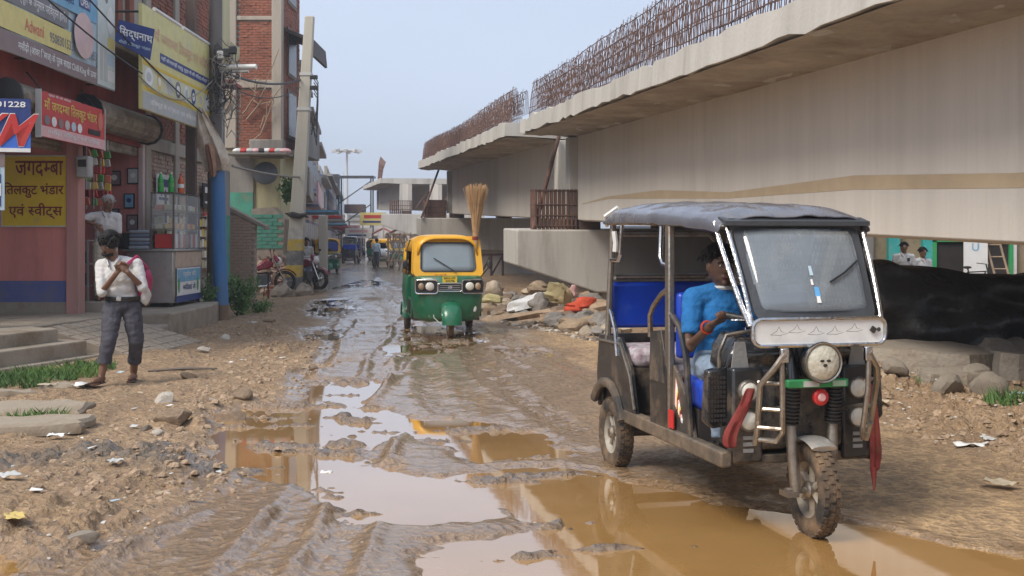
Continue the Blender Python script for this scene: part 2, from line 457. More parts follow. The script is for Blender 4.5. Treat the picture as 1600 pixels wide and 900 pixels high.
def water_mat():
    m = bpy.data.materials.new('muddy_water'); m.use_nodes = True
    n = m.node_tree.nodes; l = m.node_tree.links; b = n['Principled BSDF']
    tc = n.new('ShaderNodeTexCoord')
    z = n.new('ShaderNodeTexNoise'); z.inputs['Scale'].default_value = .9; z.inputs['Detail'].default_value = 5; l.new(tc.outputs['Object'], z.inputs['Vector'])
    cr = n.new('ShaderNodeValToRGB'); cr.color_ramp.elements[0].color = (.36, .195, .062, 1); cr.color_ramp.elements[1].color = (.46, .26, .092, 1)
    cr.color_ramp.elements[0].position = .3; cr.color_ramp.elements[1].position = .7
    l.new(z.outputs[0], cr.inputs[0]); l.new(cr.outputs[0], b.inputs['Base Color'])
    b.inputs['Roughness'].default_value = .035; b.inputs['IOR'].default_value = 1.5; b.inputs['Coat Weight'].default_value = 1.; b.inputs['Coat Roughness'].default_value = .03
    w = n.new('ShaderNodeTexNoise'); w.inputs['Scale'].default_value = 7; w.inputs['Detail'].default_value = 3; l.new(tc.outputs['Object'], w.inputs['Vector'])
    bp = n.new('ShaderNodeBump'); bp.inputs['Strength'].default_value = .12; bp.inputs['Distance'].default_value = .004
    l.new(w.outputs[0], bp.inputs['Height']); l.new(bp.outputs[0], b.inputs['Normal'])
    return m
wmb = MB(); wmb.grid([[(x, y, WATER_Z) for x in np.linspace(-6.0, 7, 14)] for y in np.linspace(3.6, 46, 22)])
water = wmb.build('water', water_mat()); tag(water, 'muddy brown puddle water standing in the road', kind='structure')
# ================================================================== FLYOVER UNDER CONSTRUCTION
CONC = M('concrete', (.43, .395, .355), .85, var=.16, scale=.9, bump=.14, bscale=22, dirt=(.25, .21, .175), damt=.34, dscale=.7, streak=True)
CONC2 = M('concrete_light', (.50, .475, .43), .85, var=.14, scale=1.6, bump=.16, bscale=20, dirt=(.27, .24, .2), damt=.36, dscale=1.3, streak=True)
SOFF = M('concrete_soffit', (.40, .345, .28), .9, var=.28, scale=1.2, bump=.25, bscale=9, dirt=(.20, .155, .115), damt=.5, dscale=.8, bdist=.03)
RUST = M('rusty_rebar', (.115, .058, .042), .8, var=.35, scale=3, bump=.2, bscale=60, dirt=(.24, .14, .10), damt=.3)
RUSTD = M('dark_rebar', (.085, .045, .034), .8, var=.35, scale=3, bump=.2, bscale=60)
DIRK, FSL = -.167, .029                 # plan direction and gradient of the flyover
def fp(d, off, z):                      # point on the flyover: distance along the street, offset from the outer web, height over the web's foot
    return (1.45+DIRK*(d-27.5)+off*.986, d+off*.1645, 2.09+FSL*(d-27.5)+z)
def fbar(mb, d0, d1, o0, o1, z0, z1, n=1):
    rings = []
    for k in range(n+1):
        d = d0+(d1-d0)*k/n
        rings.append([fp(d, o0, z0), fp(d, o1, z0), fp(d, o1, z1), fp(d, o0, z1)])
    return mb.loft(rings)

def web_mat():
    m = M('concrete_web', (.645, .595, .53), .85, var=.07, scale=1.0, bump=.1, bscale=25, dirt=(.48, .43, .37), damt=.20, dscale=.8, streak=True)
    return m
WEBM = web_mat()
STAIN = M('formwork_stain', (.50, .39, .26), .85, var=.12, scale=2, bump=.08)

def span(d0, d1, label, stain=False, ov=1.28, rb=True, seed=1, hgt=.95):
    t = thing('flyover_span', label, 'flyover', fp(d1, 0, 0))
    t.location = (0, 0, 0)
    rg = np.random.default_rng(seed)
    # deck slab with an uneven cast edge and a thin drip lip
    n = max(6, int((d1-d0)/.35)); rings = []
    for k in range(n+1):
        d = d0+(d1-d0)*k/n
        e = -ov+rg.normal(0, .018); zt = 2.36+rg.normal(0, .022); zb = 2.03+rg.normal(0, .018)
        rings.append([fp(d, e, zb), fp(d, e+.35, 2.02), fp(d, 0, 1.96+rg.normal(0, .006)), fp(d, 5.6, 1.99), fp(d, 5.6, 2.37), fp(d, e+.6, 2.37), fp(d, e+.02, zt)])
    MB().loft(rings).build('deck_slab', CONC2 if not stain else CONC2, t, smooth=30)
    # rough shuttered soffit under the cantilever
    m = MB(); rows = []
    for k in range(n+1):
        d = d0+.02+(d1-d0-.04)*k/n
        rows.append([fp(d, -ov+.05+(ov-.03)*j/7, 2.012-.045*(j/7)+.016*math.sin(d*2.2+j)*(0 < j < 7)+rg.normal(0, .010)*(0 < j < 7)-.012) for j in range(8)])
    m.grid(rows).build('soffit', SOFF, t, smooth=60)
    for k, o in enumerate((0, 2.2, 4.4)):
        m = MB()
        pr = [(0, 0), (.12, -.03), (.55, -.03), (.62, .25), (.42, .55), (.42, 1.97), (0, 1.97)]
        rings = [[fp(d, o+a, b) for a, b in pr] for d in np.linspace(d0, d1, 9)]
        w = m.loft(rings).build('girder', WEBM, t, smooth=30, bevel=.012)
        for e, d_ in ((d0, .42), (d1, -.42)):       # thickened end block
            m = MB(); lo, hi = sorted((e+(.003 if d_ > 0 else -.003), e+d_))
            fbar(m, lo, hi, o-.2, o+.7, .0, 1.94).build('end_block', CONC2, t, bevel=.02)
    if stain:
        m = MB(); P1 = [(26.5, .36), (24.0, .47), (20.5, .45), (17, .43), (13, .50), (10, .47), (4, .52), (-2, .5)]; P2 = [(26.5, .37), (24.2, .52), (20.5, .60), (17, .52), (13, .66), (10, .60), (4, .68), (-2, .6)]
        rows = [[fp(d, -.004, z) for d, z in P1], [fp(d, -.004, z) for d, z in P2]]
        m.grid(rows).build('formwork_stain', STAIN, t)
    if rb:
        # parapet reinforcement left standing: closed stirrups, two curtains, and running bars
        for nm, off, mt, sp, hh in (('rebar_curtain', -ov+.16, RUST, .10, hgt), ('rebar_curtain', -ov+.42, RUSTD, .14, hgt*.95)):
            m = MB(); L = d1-d0; k = int(L/sp)
            for i in range(k):
                d = d0+.1+(L-.2)*i/k
                lean = .05*math.sin(d*.9)+.09*math.sin(d*.23)
                j = rg.normal(0, .03, 4)
                top = hh*(.93+.07*math.sin(d*.31+seed))+.02*rg.normal()
                m.tube([fp(d+j[0]*.3, off, 2.3), fp(d+lean+j[1], off+.04, 2.36+top*.6), fp(d+lean*1.6+j[2], off+.10+j[3], 2.36+top), fp(d+lean*1.5+j[2]+.03, off+.17, 2.36+top-.03), fp(d+lean+.1, off+.22, 2.6)], .0065, 3, cap=False)
            for z, o2 in ((.16, 0), (.30, .02), (.52, .05), (.74, .08), (.97, .11)):
                pts = []
                for i in range(int(L/.6)+1):
                    d = d0+.05+(L-.1)*i/int(L/.6)
                    pts.append(fp(d, off+o2+rg.normal(0, .012), 2.36+hh*z*(.93+.07*math.sin(d*.31+seed))+rg.normal(0, .014)))
                m.tube(pts, .008, 4)
            o = m.build(nm, mt, t, smooth=0); o['kind'] = 'stuff'
    return t

span(-3, 27.4, 'long pale concrete flyover span with rusty parapet bars, low beside the muddy road', stain=True, seed=3, hgt=1.0)
span(28.3, 53.0, 'second concrete flyover span, resting between two hammerhead piers', ov=1.5, seed=5, hgt=.85)
s3 = span(84, 118, 'distant flyover span with exposed girder ends, beyond the gap in the viaduct', ov=1.6, rb=False, seed=8)
m = MB()                                 # its tilted bundle of parapet bars
for i in range(60):
    d = 84+i*.10
    m.tube([fp(d, -1.5, 2.3), fp(d+.05, -1.4, 3.0+i*.012), fp(d+.3+.02*i, -1.2, 3.55+i*.012)], .022, 3)
for z in (.3, .6, .9): m.tube([fp(84, -1.5, 2.36+z), fp(90, -1.4, 2.6+z*1.3)], .03, 4)
o = m.build('rebar_curtain', RUST, s3, smooth=0); o['kind'] = 'stuff'
for k in range(3):                       # bracing struts against the girder ends
    MB().beam(fp(83.9, .9+k*2.6, .1), fp(84.6, 2.2+k*2.6, 1.8), .12, .12).build('brace', RUSTD, s3)

def pier(d, label, end=-1.5, dz=0, dark=False, w=1.9):
    t = thing('flyover_pier', label, 'pier'); t.location = (0, 0, 0)
    zt = -.23+dz                         # cap top under the girders' foot
    m = MB(); rings = []
    prof = [(end, zt), (end, zt-.80), (end+.02, zt-.83), (end+1.9, zt-1.46), (4.2, zt-1.46), (5.7, zt-.83), (5.9, zt-.80), (5.9, zt)]
    for dd in (d, d+w): rings.append([fp(dd, o, z) for o, z in prof])
    m.loft(rings).build('pier_cap', CONC2, t, smooth=0, bevel=.035)
    m = MB(); zb = -(2.09+FSL*(d-27.5))-.3
    m.loft([[fp(dd, o, z) for o, z in ((end+2.1, zt-1.4), (end+2.1, zb), (4.0, zb), (4.0, zt-1.4))] for dd in (d+.25, d+w-.25)]).build('pier_wall', CONC, t, bevel=.05)
    for o in (.02, 2.22, 4.42):
        for a, b in ((d+.15, d+.65), (d+w-.6, d+w-.1)):
            m = MB(); fbar(m, a, b, o, o+.5, zt-.01, .005); m.build('bearing_pad', RUSTD, t)
    return t
def cage(d, off, w, dep, h, label, lean=.0):
    t = thing('rebar_cage', label, 'rebar cage'); z0 = -.24
    m = MB(); nb = 11
    for i in range(nb):
        for e in (0, 1):
            m.tube([fp(d+e*dep, off+w*i/(nb-1), z0), fp(d+e*dep, off+w*i/(nb-1)+lean, z0+h)], .032, 5)
    for i in range(1, 6):
        for e in (0, 1): m.tube([fp(d+dep*i/6, off+w*e, z0), fp(d+dep*i/6, off+w*e+lean, z0+h)], .032, 5)
    m.build('bars', RUST, t)
    for z in (.1, .35, .62, .97):
        MB().tube([fp(d-.02, off-.02, z0+h*z), fp(d-.02, off+w+.02, z0+h*z), fp(d+dep+.02, off+w+.02, z0+h*z), fp(d+dep+.02, off-.02, z0+h*z)], .022, 5, closed=True).build('tie_hoop', RUSTD, t)
    return t
pier(26.7, 'pale concrete hammerhead pier beside the heap of old sacks, under the long span')
pier(52.1, 'grey concrete hammerhead pier in the shade, between the second span and the gap', dz=.02)
pier(83.2, 'far concrete pier carrying the girder ends, behind the timber scaffold')
cage(26.95, -1.0, .95, .55, .95, 'rusty rebar cage standing on the pier cap next to the sack heap')
cage(52.4, -1.25, .95, .55, .85, 'rusty rebar cage standing on the shaded pier cap')
cage(83.5, -.9, 1.5, .8, 1.0, 'rusty rebar cage standing on the far pier cap')
for nm, a, b, r_, lb in (('steel_strut', fp(26.9, -1.1, -.3), fp(27.9, -.25, 2.0), .045, 'pair of thin rusty struts leaning from the pier cap to the deck'),
                         ('steel_strut', fp(52.0, -1.45, -.2), fp(53.0, -.35, 2.6), .05, 'rusty strut leaning from the shaded pier cap to the deck'),
                         ('steel_strut', fp(54.1, -1.0, -.3), fp(54.4, 1.6, 2.1), .14, 'thick rusty strut propped against the shaded pier')):
    o = MB().tube([a, b], r_, 8).build(nm, RUST); tag(o, lb, 'strut')
    if 'pair' in lb:
        pass
o = MB().tube([fp(27.2, -1.0, -.3), fp(28.2, -.2, 2.0)], .045, 8).build('steel_strut', RUST); tag(o, 'thin rusty strut behind the leaning one on the pale pier cap', 'strut')
bpy.data.objects['steel_strut']['label'] = 'thin rusty strut leaning on the pale pier cap, ahead of its twin'

# timber scaffold under the far pier, steel trestle under the second
WOOD = M('weathered_wood', (.30, .22, .15), .85, var=.3, scale=8, bump=.2, bscale=30)
t = thing('timber_scaffold', 'brown criss-cross timber scaffold beside the far flyover pier', 'scaffold')
for i in range(5):
    x = -6.65+i*.27; y = 62+.3*i
    MB().tube([(x, y, 0), (x+random.uniform(-.06, .06), y, 2.0)], .055, 6).build('post', WOOD, t)
for i in range(4):
    x = -6.65+i*.27; y = 62+.3*i
    MB().tube([(x, y-.05, .1), (x+.32, y+.3, 1.0)], .045, 6).build('brace', WOOD, t)
    MB().tube([(x+.3, y+.2, 1.0), (x, y-.05, 1.95)], .045, 6).build('brace', WOOD, t)
for z in (.5, 1.0, 1.5, 1.95): MB().tube([(-6.75, 61.9, z), (-5.45, 63.3, z+random.uniform(-.08, .08))], .05, 6).build('rail', WOOD, t)
t = thing('steel_trestle', 'dark steel trestle standing under the shaded pier', 'trestle')
for i in range(6):
    x = -2.9+i*.5
    MB().tube([(x, 50, 0), (x, 50, 1.0)], .06, 6).build('post', RUSTD, t)
    if i < 5: MB().tube([(x, 50.1, .05), (x+.5, 50.1, .95)], .045, 6).build('brace', RUSTD, t)
MB().tube([(-3.0, 50, .98), (-.3, 50, .98)], .06, 6).build('rail', RUSTD, t)
# ================================================================== LEFT SIDE: SHOP ROW
XF = -6.85
PINK = M('pink_plaster', (.64, .235, .21), .8, var=.18, scale=2.5, bump=.1, dirt=(.42, .15, .13), damt=.36, dscale=2.2, streak=True)
REDP = M('red_paint', (.32, .055, .042), .75, var=.22, scale=2.5, bump=.1, dirt=(.12, .04, .03), damt=.4, streak=True)
BLUEP = M('blue_dado', (.10, .125, .32), .75, var=.2, scale=3, bump=.1, dirt=(.16, .14, .15), damt=.45)
CEM = M('cement', (.33, .28, .225), .9, var=.2, scale=2, bump=.25, bscale=25, dirt=(.20, .155, .11), damt=.45, dscale=2)
CEMS = M('cement_step', (.34, .285, .22), .9, var=.2, scale=2, bump=.25, bscale=25, dirt=(.21, .155, .10), damt=.5, dscale=2.2)
PLAS = M('beige_plaster', (.42, .37, .31), .9, var=.18, scale=1.2, bump=.2, bscale=18, dirt=(.2, .17, .14), damt=.45, dscale=1.2, streak=True)
CREAM = M('cream_wall', (.60, .55, .33), .85, var=.12, scale=1.2, bump=.12, dirt=(.33, .28, .19), damt=.42, dscale=1.0, streak=True)
STEEL = M('shutter_steel', (.32, .27, .21), .55, metal=.5, var=.2, scale=4, bump=.1, dirt=(.12, .085, .06), damt=.5)
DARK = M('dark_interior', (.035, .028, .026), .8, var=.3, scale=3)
MORT = M('mortar', (.33, .28, .23), .95, var=.25, scale=4, bump=.3, bscale=40)
BRK = M('brick', (.275, .10, .062), .9, var=.38, scale=2.4, bump=.3, bscale=50, dirt=(.19, .12, .085), damt=.42, dscale=1.6)
BRKW = M('brick_pale', (.47, .35, .27), .9, var=.3, scale=3.0, bump=.3, bscale=50, dirt=(.30, .14, .09), damt=.42, dscale=2.2)
WHITE = M('white_enamel', (.72, .72, .71), .4, var=.06, dirt=(.5, .46, .4), damt=.3)
METAL = M('stainless', (.46, .45, .43), .38, metal=.85, var=.12, scale=5, bump=.03, dirt=(.3, .26, .22), damt=.3)
GREYM = M('grey_paint', (.25, .25, .25), .5, var=.12)
BLKM = M('black_plastic', (.02, .02, .021), .45, var=.2, dirt=(.11, .085, .06), damt=.25)
GLASS = M('cabinet_glass', (.75, .8, .8), .06, alpha=.20, bump=0, var=.05)
def P(name, c, rough=.55, **k): return M(name, c, rough, var=k.pop('var', .1), bump=k.pop('bump', .03), **k)
YEL = P('sign_yellow', (.72, .50, .02), dirt=(.5, .36, .08), damt=.3)
PYEL = P('faded_yellow', (.66, .60, .24), dirt=(.60, .57, .42), damt=.42, dscale=1.2)
MAR = P('maroon_letter', (.20, .012, .012)); RED = P('sign_red', (.55, .035, .03), dirt=(.45, .08, .06), damt=.3)
NAVY = P('sign_navy', (.022, .045, .20), dirt=(.06, .09, .22), damt=.3); SKYB = P('banner_blue', (.16, .40, .60), dirt=(.38, .52, .6), damt=.4)
LGT = P('print_white', (.78, .78, .76)); PGRY = P('print_grey', (.20, .19, .20)); BRN = P('print_brown', (.24, .17, .165))
LYEL = P('banner_yellow', (.72, .62, .22)); PNK = P('print_pink', (.72, .42, .42)); ORG = P('print_orange', (.62, .17, .10))
LBLU = P('print_lightblue', (.45, .58, .66)); GRN = P('print_green', (.10, .35, .10)); SILV = P('print_silver', (.52, .52, .50)); FADE = P('faded_letter', (.70, .44, .25))
GOLD = P('print_gold', (.75, .52, .10))

_tc = {}
def word_mesh(body):
    if body in _tc: return _tc[body]
    cu = bpy.data.curves.new('t', 'FONT'); cu.body = body; cu.size = 1; cu.resolution_u = 3; cu.offset = .016
    o = bpy.data.objects.new('t', cu); col.objects.link(o)
    dg = bpy.context.evaluated_depsgraph_get(); me = bpy.data.meshes.new_from_object(o.evaluated_get(dg))
    v = [tuple(x.co) for x in me.vertices]; f = [tuple(p.vertices) for p in me.polygons]
    bpy.data.objects.remove(o); bpy.data.curves.remove(cu); bpy.data.meshes.remove(me)
    _tc[body] = (v, f); return v, f
def layout(tokens):
    """join glyph runs; a token ending in '~' is a half form: its right-hand stem is cut off; ' ' is a space"""
    V, F, x = [], [], 0.
    for tk in tokens:
        if tk == ' ': x += .26; continue
        half = tk.endswith('~'); v, f = word_mesh(tk.rstrip('~'))
        if not v: continue
        mn = min(p[0] for p in v); mx = max(p[0] for p in v); w = mx-mn
        cut = mn+w*.62 if half else 1e9
        o = len(V); V += [(min(p[0], cut)-mn+x, p[1]) for p in v]; F += [tuple(i+o for i in q) for q in f]
        x += (w*.62 if half else w)-.01
    return V, F, x
def text(parent, tokens, u, v, w, h, mat, off=.012, name='lettering', slant=0.):
    """lettering fitted into a box w x h whose lower left corner is u,v, on the -Y side of the board"""
    if isinstance(tokens, str): tokens = [q for i, wd in enumerate(tokens.split(' ')) for q in (([' '] if i else [])+[wd])]
    V, F, tot = layout(tokens)
    if not V: return None
    y0 = min(p[1] for p in V); y1 = max(p[1] for p in V); tot = max(p[0] for p in V)
    m = MB(); m.add([(u+p[0]/tot*w+slant*(p[1]-y0), -off, v+(p[1]-y0)/(y1-y0)*h) for p in V], F)
    o = m.build(name, mat, parent, smooth=0)
    o['kind'] = 'stuff'
    return o
def panel(parent, u0, u1, v0, v1, mat, off=.006, name='print_panel', th=.004):
    return MB().box(u0, u1, -off-th/2, -off+th/2, v0, v1).build(name, mat, parent, smooth=0)
def disc(parent, u, v, r, mat, off=.008, name='print_disc', ry=None, n=20):
    ry = ry or r; m = MB()
    m.add([(u+r*math.cos(2*math.pi*i/n), -off, v+ry*math.sin(2*math.pi*i/n)) for i in range(n)], [tuple(range(n))])
    return m.build(name, mat, parent, smooth=0)
JAG = ['माँ', ' ', 'जगद', 'म~', 'बा', ' ', 'ितलकुट', ' ', 'भंडार']

def brick_field(parent, org, u, z0, z1, width, depth, mat, indiv=0, bw=.235, bh=.078, name='brick', keep=None, seed=0):
    """running-bond bricks standing proud of a mortar face; org is a corner, u the plan direction, the face looks along u x z"""
    rg = np.random.default_rng(seed); u = Vector((u[0], u[1], 0)).normalized(); nrm = Vector((u.y, -u.x, 0))
    base = MB().box(-(bw-.014)/2, (bw-.014)/2, -.03, .03, -(bh-.013)/2, (bh-.013)/2)
    proto = None; rest = MB(); cnt = 0; ang = math.atan2(u.y, u.x); nr = int((z1-z0)/bh)
    for r_ in range(nr):
        z = z0+(r_+.5)*bh; x = bw*(.5 if r_ % 2 else 0.)+bw*.5
        while x < width-bw*.3:
            if keep is None or keep(x, z):
                p = Vector((org[0], org[1], 0))+u*x+nrm*(rg.normal(0, .006)+depth*.5-.02)
                rot = rg.normal(0, .02)
                if cnt < indiv:
                    if proto is None: proto = base.build(name, mat, parent, smooth=0); o = proto
                    else: o = inst(proto, name, parent, (0, 0, 0))
                    o.location = (p.x, p.y, z); o.rotation_euler = (0, rg.normal(0, .012), ang+rot)
                else:
                    rest.obox((p.x, p.y, z), (bw-.014, .06, bh-.013), (0, rg.normal(0, .012), ang+rot))
                cnt += 1
            x += bw
    if rest.v:
        o = rest.build(name+'_courses', mat, parent, smooth=0); o['kind'] = 'stuff'

# ---------------------------------------------------------------- steps and plinths
st = thing('shop_steps', 'worn cement steps leading up to the pink sweet shop', 'steps')
def slabpoly(name, pts, z0, z1, parent, mat=CEMS, bev=.02): return MB().prism(pts, z0, z1, 'z').build(name, mat, parent, bevel=bev, smooth=0)
slabpoly('step', [(-6.6, 11.0), (-5.98, 13.2), (-5.36, 15.2), (-5.9, 15.5), (-9, 15.5), (-9, 11.0)], -.1, .10, st)
slabpoly('step', [(-6.75, 11.0), (-6.05, 13.4), (-5.55, 15.05), (-6.2, 15.4), (-9, 15.4), (-9, 11.0)], .08, .29, st)
slabpoly('step', [(-6.9, 11.0), (-6.25, 13.6), (-5.85, 14.85), (-6.4, 15.2), (-9, 15.2), (-9, 11.0)], .27, .46, st)
pl = thing('shop_plinth', 'broken cement plinth under the steel sweet counter', 'plinth')
slabpoly('platform', [(-10.4, 15.1), (-6.3, 15.1), (-6.05, 17.3), (-5.9, 18.3), (-10.4, 18.3)], -.1, .462, pl)
slabpoly('platform', [(-10.4, 18.31), (-5.42, 18.31), (-5.40, 20.7), (-5.6, 22.0), (-10.4, 22.0)], -.1, .43, pl, bev=.03)
slabpoly('step', [(-6.0, 17.75), (-5.45, 17.8), (-5.44, 18.3), (-6.0, 18.3)], -.1, .27, pl, CEM, .04)
rp = thing('paved_ramp', 'sloping brick paved ramp between the steps and the plinth', 'ramp')
RAMP = M('ramp_bed', (.27, .22, .17), .9, var=.2, scale=4, bump=.2)
A_, B_, C_, D_ = Vector((-6.2, 15.2, .43)), Vector((-5.0, 15.3, .035)), Vector((-4.75, 17.7, .035)), Vector((-6.05, 17.74, .43))
MB().add([A_, B_, C_, D_, A_+Vector((0,0,-.6)), B_+Vector((0,0,-.3)), C_+Vector((0,0,-.3)), D_+Vector((0,0,-.6))], [(0,1,2,3),(4,7,6,5),(0,4,5,1),(1,5,6,2),(2,6,7,3),(3,7,4,0)]).build('bed', RAMP, rp, smooth=0)
PAV = M('paver', (.36, .30, .235), .9, var=.25, scale=3, bump=.25, bscale=35, dirt=(.23, .165, .11), damt=.5)
nu_, nv_ = 7, 10; k_ = 0
for i in range(nu_):
    for j in range(nv_):
        a0, a1 = i/nu_+.008, (i+1)/nu_-.008; b0, b1 = j/nv_+.008, (j+1)/nv_-.008
        q = [A_.lerp(B_, a).lerp(D_.lerp(C_, a), b)+Vector((0, 0, .012+random.uniform(-.006, .006))) for a, b in ((a0,b0),(a1,b0),(a1,b1),(a0,b1))]
        MB().add(q+[p+Vector((0,0,-.05)) for p in q], [(0,1,2,3),(0,4,5,1),(1,5,6,2),(2,6,7,3),(3,7,4,0)]).build('paver', PAV, rp, smooth=0)

# ---------------------------------------------------------------- the pink shop
sh = thing('sweet_shop', 'pink walled sweet shop with rolled up steel shutters and a red upper band', 'shop')
MB().box(-10.5, XF, 17.80, 17.98, .46, 3.5).build('partition_wall', PINK, sh)
MB().box(-10.4, XF-.01, 17.790, 17.797, .46, .97).build('painted_dado', BLUEP, sh, smooth=0)
MB().box(-10.4, XF-.01, 17.784, 17.789, .46, .64).build('cement_skirt', CEM, sh, smooth=0)
MB().box(-10.5, XF, 21.25, 21.42, .43, 3.6).build('partition_wall', PINK, sh)
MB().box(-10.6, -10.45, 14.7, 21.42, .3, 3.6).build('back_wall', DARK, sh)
MB().box(-10.6, XF+.05, 14.7, 21.43, 3.5, 3.68).build('ceiling_slab', CEM, sh)
MB().box(XF-.02, XF+.17, 17.74, 18.03, .44, 3.5).build('door_post', M('post_pink', (.52, .25, .22), .75, var=.2, dirt=(.3, .2, .16), damt=.5, streak=True), sh, bevel=.01)
MB().box(XF-.03, XF+.06, 21.2, 21.33, .43, 3.4).build('door_post', M('post_white', (.62, .48, .46), .7, var=.12, dirt=(.4, .28, .25), damt=.4), sh, bevel=.008)
MB().box(XF+.0, XF+.16, 14.85, 15.02, .3, 2.55).build('door_post', WHITE, sh, bevel=.01)
MB().box(XF-.2, XF+.02, 14.7, 21.43, 3.3, 4.75).build('fascia', REDP, sh)
MB().box(-10.6, XF-.03, 14.7, 21.43, 3.7, 6.9).build('upper_wall', PLAS, sh)
MB().box(XF-.3, XF+.35, 14.7, 21.43, 4.76, 4.88).build('ledge', CEM, sh, bevel=.02)
MB().box(XF-.035, XF+.08, 18.9, 19.6, 5.0, 6.9).build('pilaster', PLAS, sh)
for y in (19.9, 20.5): MB().box(XF-.03, XF+.05, y, y+.25, 5.0, 6.9).build('brick_pier', BRK, sh, bevel=.01)
def shutter(y0, y1, zc, drop, r=.25):
    g = MB().box(XF-.06, XF-.03, y0, y1, zc-r-drop, zc).build('shutter', STEEL, sh)
    k = int((drop+r)/.085)
    for i in range(k):
        z = zc-r-drop+(i+.5)*.085
        MB().tube([(XF-.03, y0+.01, z), (XF-.03, y1-.01, z)], .036, 6, flat=(1, .6)).build('slat', STEEL, g, smooth=60)
    c = MB(); n = 14
    prof = [(r*(1 + .03*(i % 2))*math.cos(2*math.pi*i/28), r*(1+.03*(i % 2))*math.sin(2*math.pi*i/28)) for i in range(28)]
    c.loft([[(XF+.16+a, y, zc+b) for a, b in prof] for y in (y0-.04, y1+.04)]).build('shutter_roll', STEEL, sh, smooth=25)
    for y in (y0-.09, y1+.05):
        MB().lathe([(r*1.18, 0), (r*1.18, .05)], (XF+.16, y, zc), (R(-90), 0, 0), 12).build('roll_bracket', BLKM, sh, smooth=30)
shutter(15.3, 17.6, 3.52, .38, .20)
shutter(18.15, 21.1, 3.62, .25, .24)
# plain neighbour set back from the street
nb = thing('setback_house', 'low grey plaster house set back before the sweet shop steps', 'house')
MB().box(-14, -9.6, 5.5, 13.9, 0, 4.2).build('wall', PLAS, nb); MB().box(-14.1, -9.3, 5.4, 14.0, 4.2, 4.36).build('roof', CEM, nb, bevel=.02)
for y in (7.0, 10.4):
    d_ = MB().box(-9.62, -9.56, y, y+2.2, .25, 2.9).build('shutter_door', STEEL, nb)
    for k in range(24): MB().tube([(-9.56, y+.02, .33+.105*k), (-9.56, y+2.18, .33+.105*k)], .036, 5).build('slat', STEEL, d_)
# meter box, framed pictures, hanging packets
t = thing('meter_box', 'grey electric meter box fixed to the pink door post', 'meter box', (XF+.19, 17.72, 2.72))
MB().box(-.02, .19, -.1, .1, -.17, .17).build('case', M('meter_grey', (.38, .37, .35), .6, dirt=(.2, .18, .15), damt=.4), t, bevel=.03)
MB().box(.02, .15, -.108, -.101, .0, .11).build('window', DARK, t); MB().tube([(.08, 0, .16), (.06, .02, .5), (-.02, .04, .9)], .015, 6).build('cable', BLKM, t)
for i, (x, z, w, h, mt, lb) in enumerate(((-7.05, 2.32, .20, .28, SKYB, 'sky blue picture framed on the pink shop wall'), (-6.98, 2.78, .22, .30, SILV, 'grey photograph framed above the blue picture'), (-7.32, 2.74, .24, .28, BRN, 'brown print framed on the pink wall near the door'), (-7.34, 2.05, .22, .26, PGRY, 'dark grey print framed low on the pink wall'), (-6.99, 1.92, .22, .3, BRN, 'brown print framed under the blue picture'))):
    t = thing('framed_picture', lb, 'picture', (x, 21.24, z))
    MB().box(-w/2, w/2, -.03, 0, -h/2, h/2).build('frame', DARK, t, bevel=.006); panel(t, -w/2+.025, w/2-.025, -h/2+.025, h/2-.025, mt, .034); disc(t, 0, .01, w*.22, LGT if i else NAVY, .040)
t = thing('hanging_packets', 'strips of snack packets hanging at the shop door top', 'packets', (XF+.02, 18.5, 3.1))
for k in range(4):
    for j in range(7):
        c = [ORG, GOLD, RED, GRN, SILV, MAR][(k*3+j) % 6]
        MB().obox((.05*k, .18*k+random.uniform(-.03, .03), -.1-j*.13), (.13, .03, .12), (random.uniform(-.2, .2), random.uniform(-.2, .2), random.uniform(-.6, .6)), .8).build('packet', c, t, bevel=.01)
    MB().tube([(.05*k, .18*k, .15), (.05*k, .18*k, -1.0)], .006, 4).build('string', WHITE, t)
# steel rack, red drum
t = thing('glass_rack', 'dark steel rack with glass shelves beside the shop door', 'rack', (-7.0, 18.25, .46))
for x in (-.28, .28):
    for y in (0, .35): MB().box(x-.015, x+.015, y-.015, y+.015, 0, 1.15).build('upright', GREYM, t)
for z in (.05, .4, .75, 1.12): MB().box(-.29, .29, -.01, .36, z, z+.02).build('shelf', METAL, t)
for k in range(8): MB().lathe([(.05, 0), (.05, .13), (.035, .16), (.035, .19)], (-.2+.13*(k % 4), .12, .42+.35*(k//4)), n=10).build('jar', [LBLU, GRN, SILV, DARK][k % 4], t)
o = MB().lathe([(.23, 0), (.245, .02), (.25, .55), (.235, .62), (.25, .64), (.25, .68), (.02, .69)], (-6.62, 18.95, .43), n=24).build('plastic_drum', P('drum_red', (.50, .055, .02), .45)); tag(o, 'orange red plastic drum standing inside the shop door', 'drum')

# ---------------------------------------------------------------- sweet counter and showcase
ct = thing('sweet_counter', 'stainless steel shop counter with a blue poster on its end', 'counter', (0, 0, 0))
MB().box(-6.70, -5.88, 20.0, 21.85, .50, 1.40).build('cabinet', METAL, ct, bevel=.015)
MB().box(-6.74, -5.84, 19.96, 21.9, 1.40, 1.435).build('top', METAL, ct, bevel=.008)
for x in (-6.64, -5.94):
    for y in (20.06, 21.78): MB().box(x-.03, x+.03, y-.03, y+.03, .42, .51).build('foot', BLKM, ct)
MB().box(-5.88, -5.865, 20.1, 21.75, 1.12, 1.39).build('end_panel', M('panel_beige', (.52, .40, .31), .6), ct)
po = thing('counter_poster', 'blue and white price poster stuck on the counter end', 'poster', (-5.862, 20.15, .62), R(90))
panel(po, 0, 1.5, 0, .48, LGT, .003); panel(po, .02, 1.48, .24, .46, SKYB, .008); panel(po, 0, 1.5, -.03, -.005, NAVY, .006)
text(po, 'प्योर घी', .35, .30, .8, .13, LGT, .013); text(po, 'मिठाई ले', .35, .08, .8, .12, NAVY, .013)
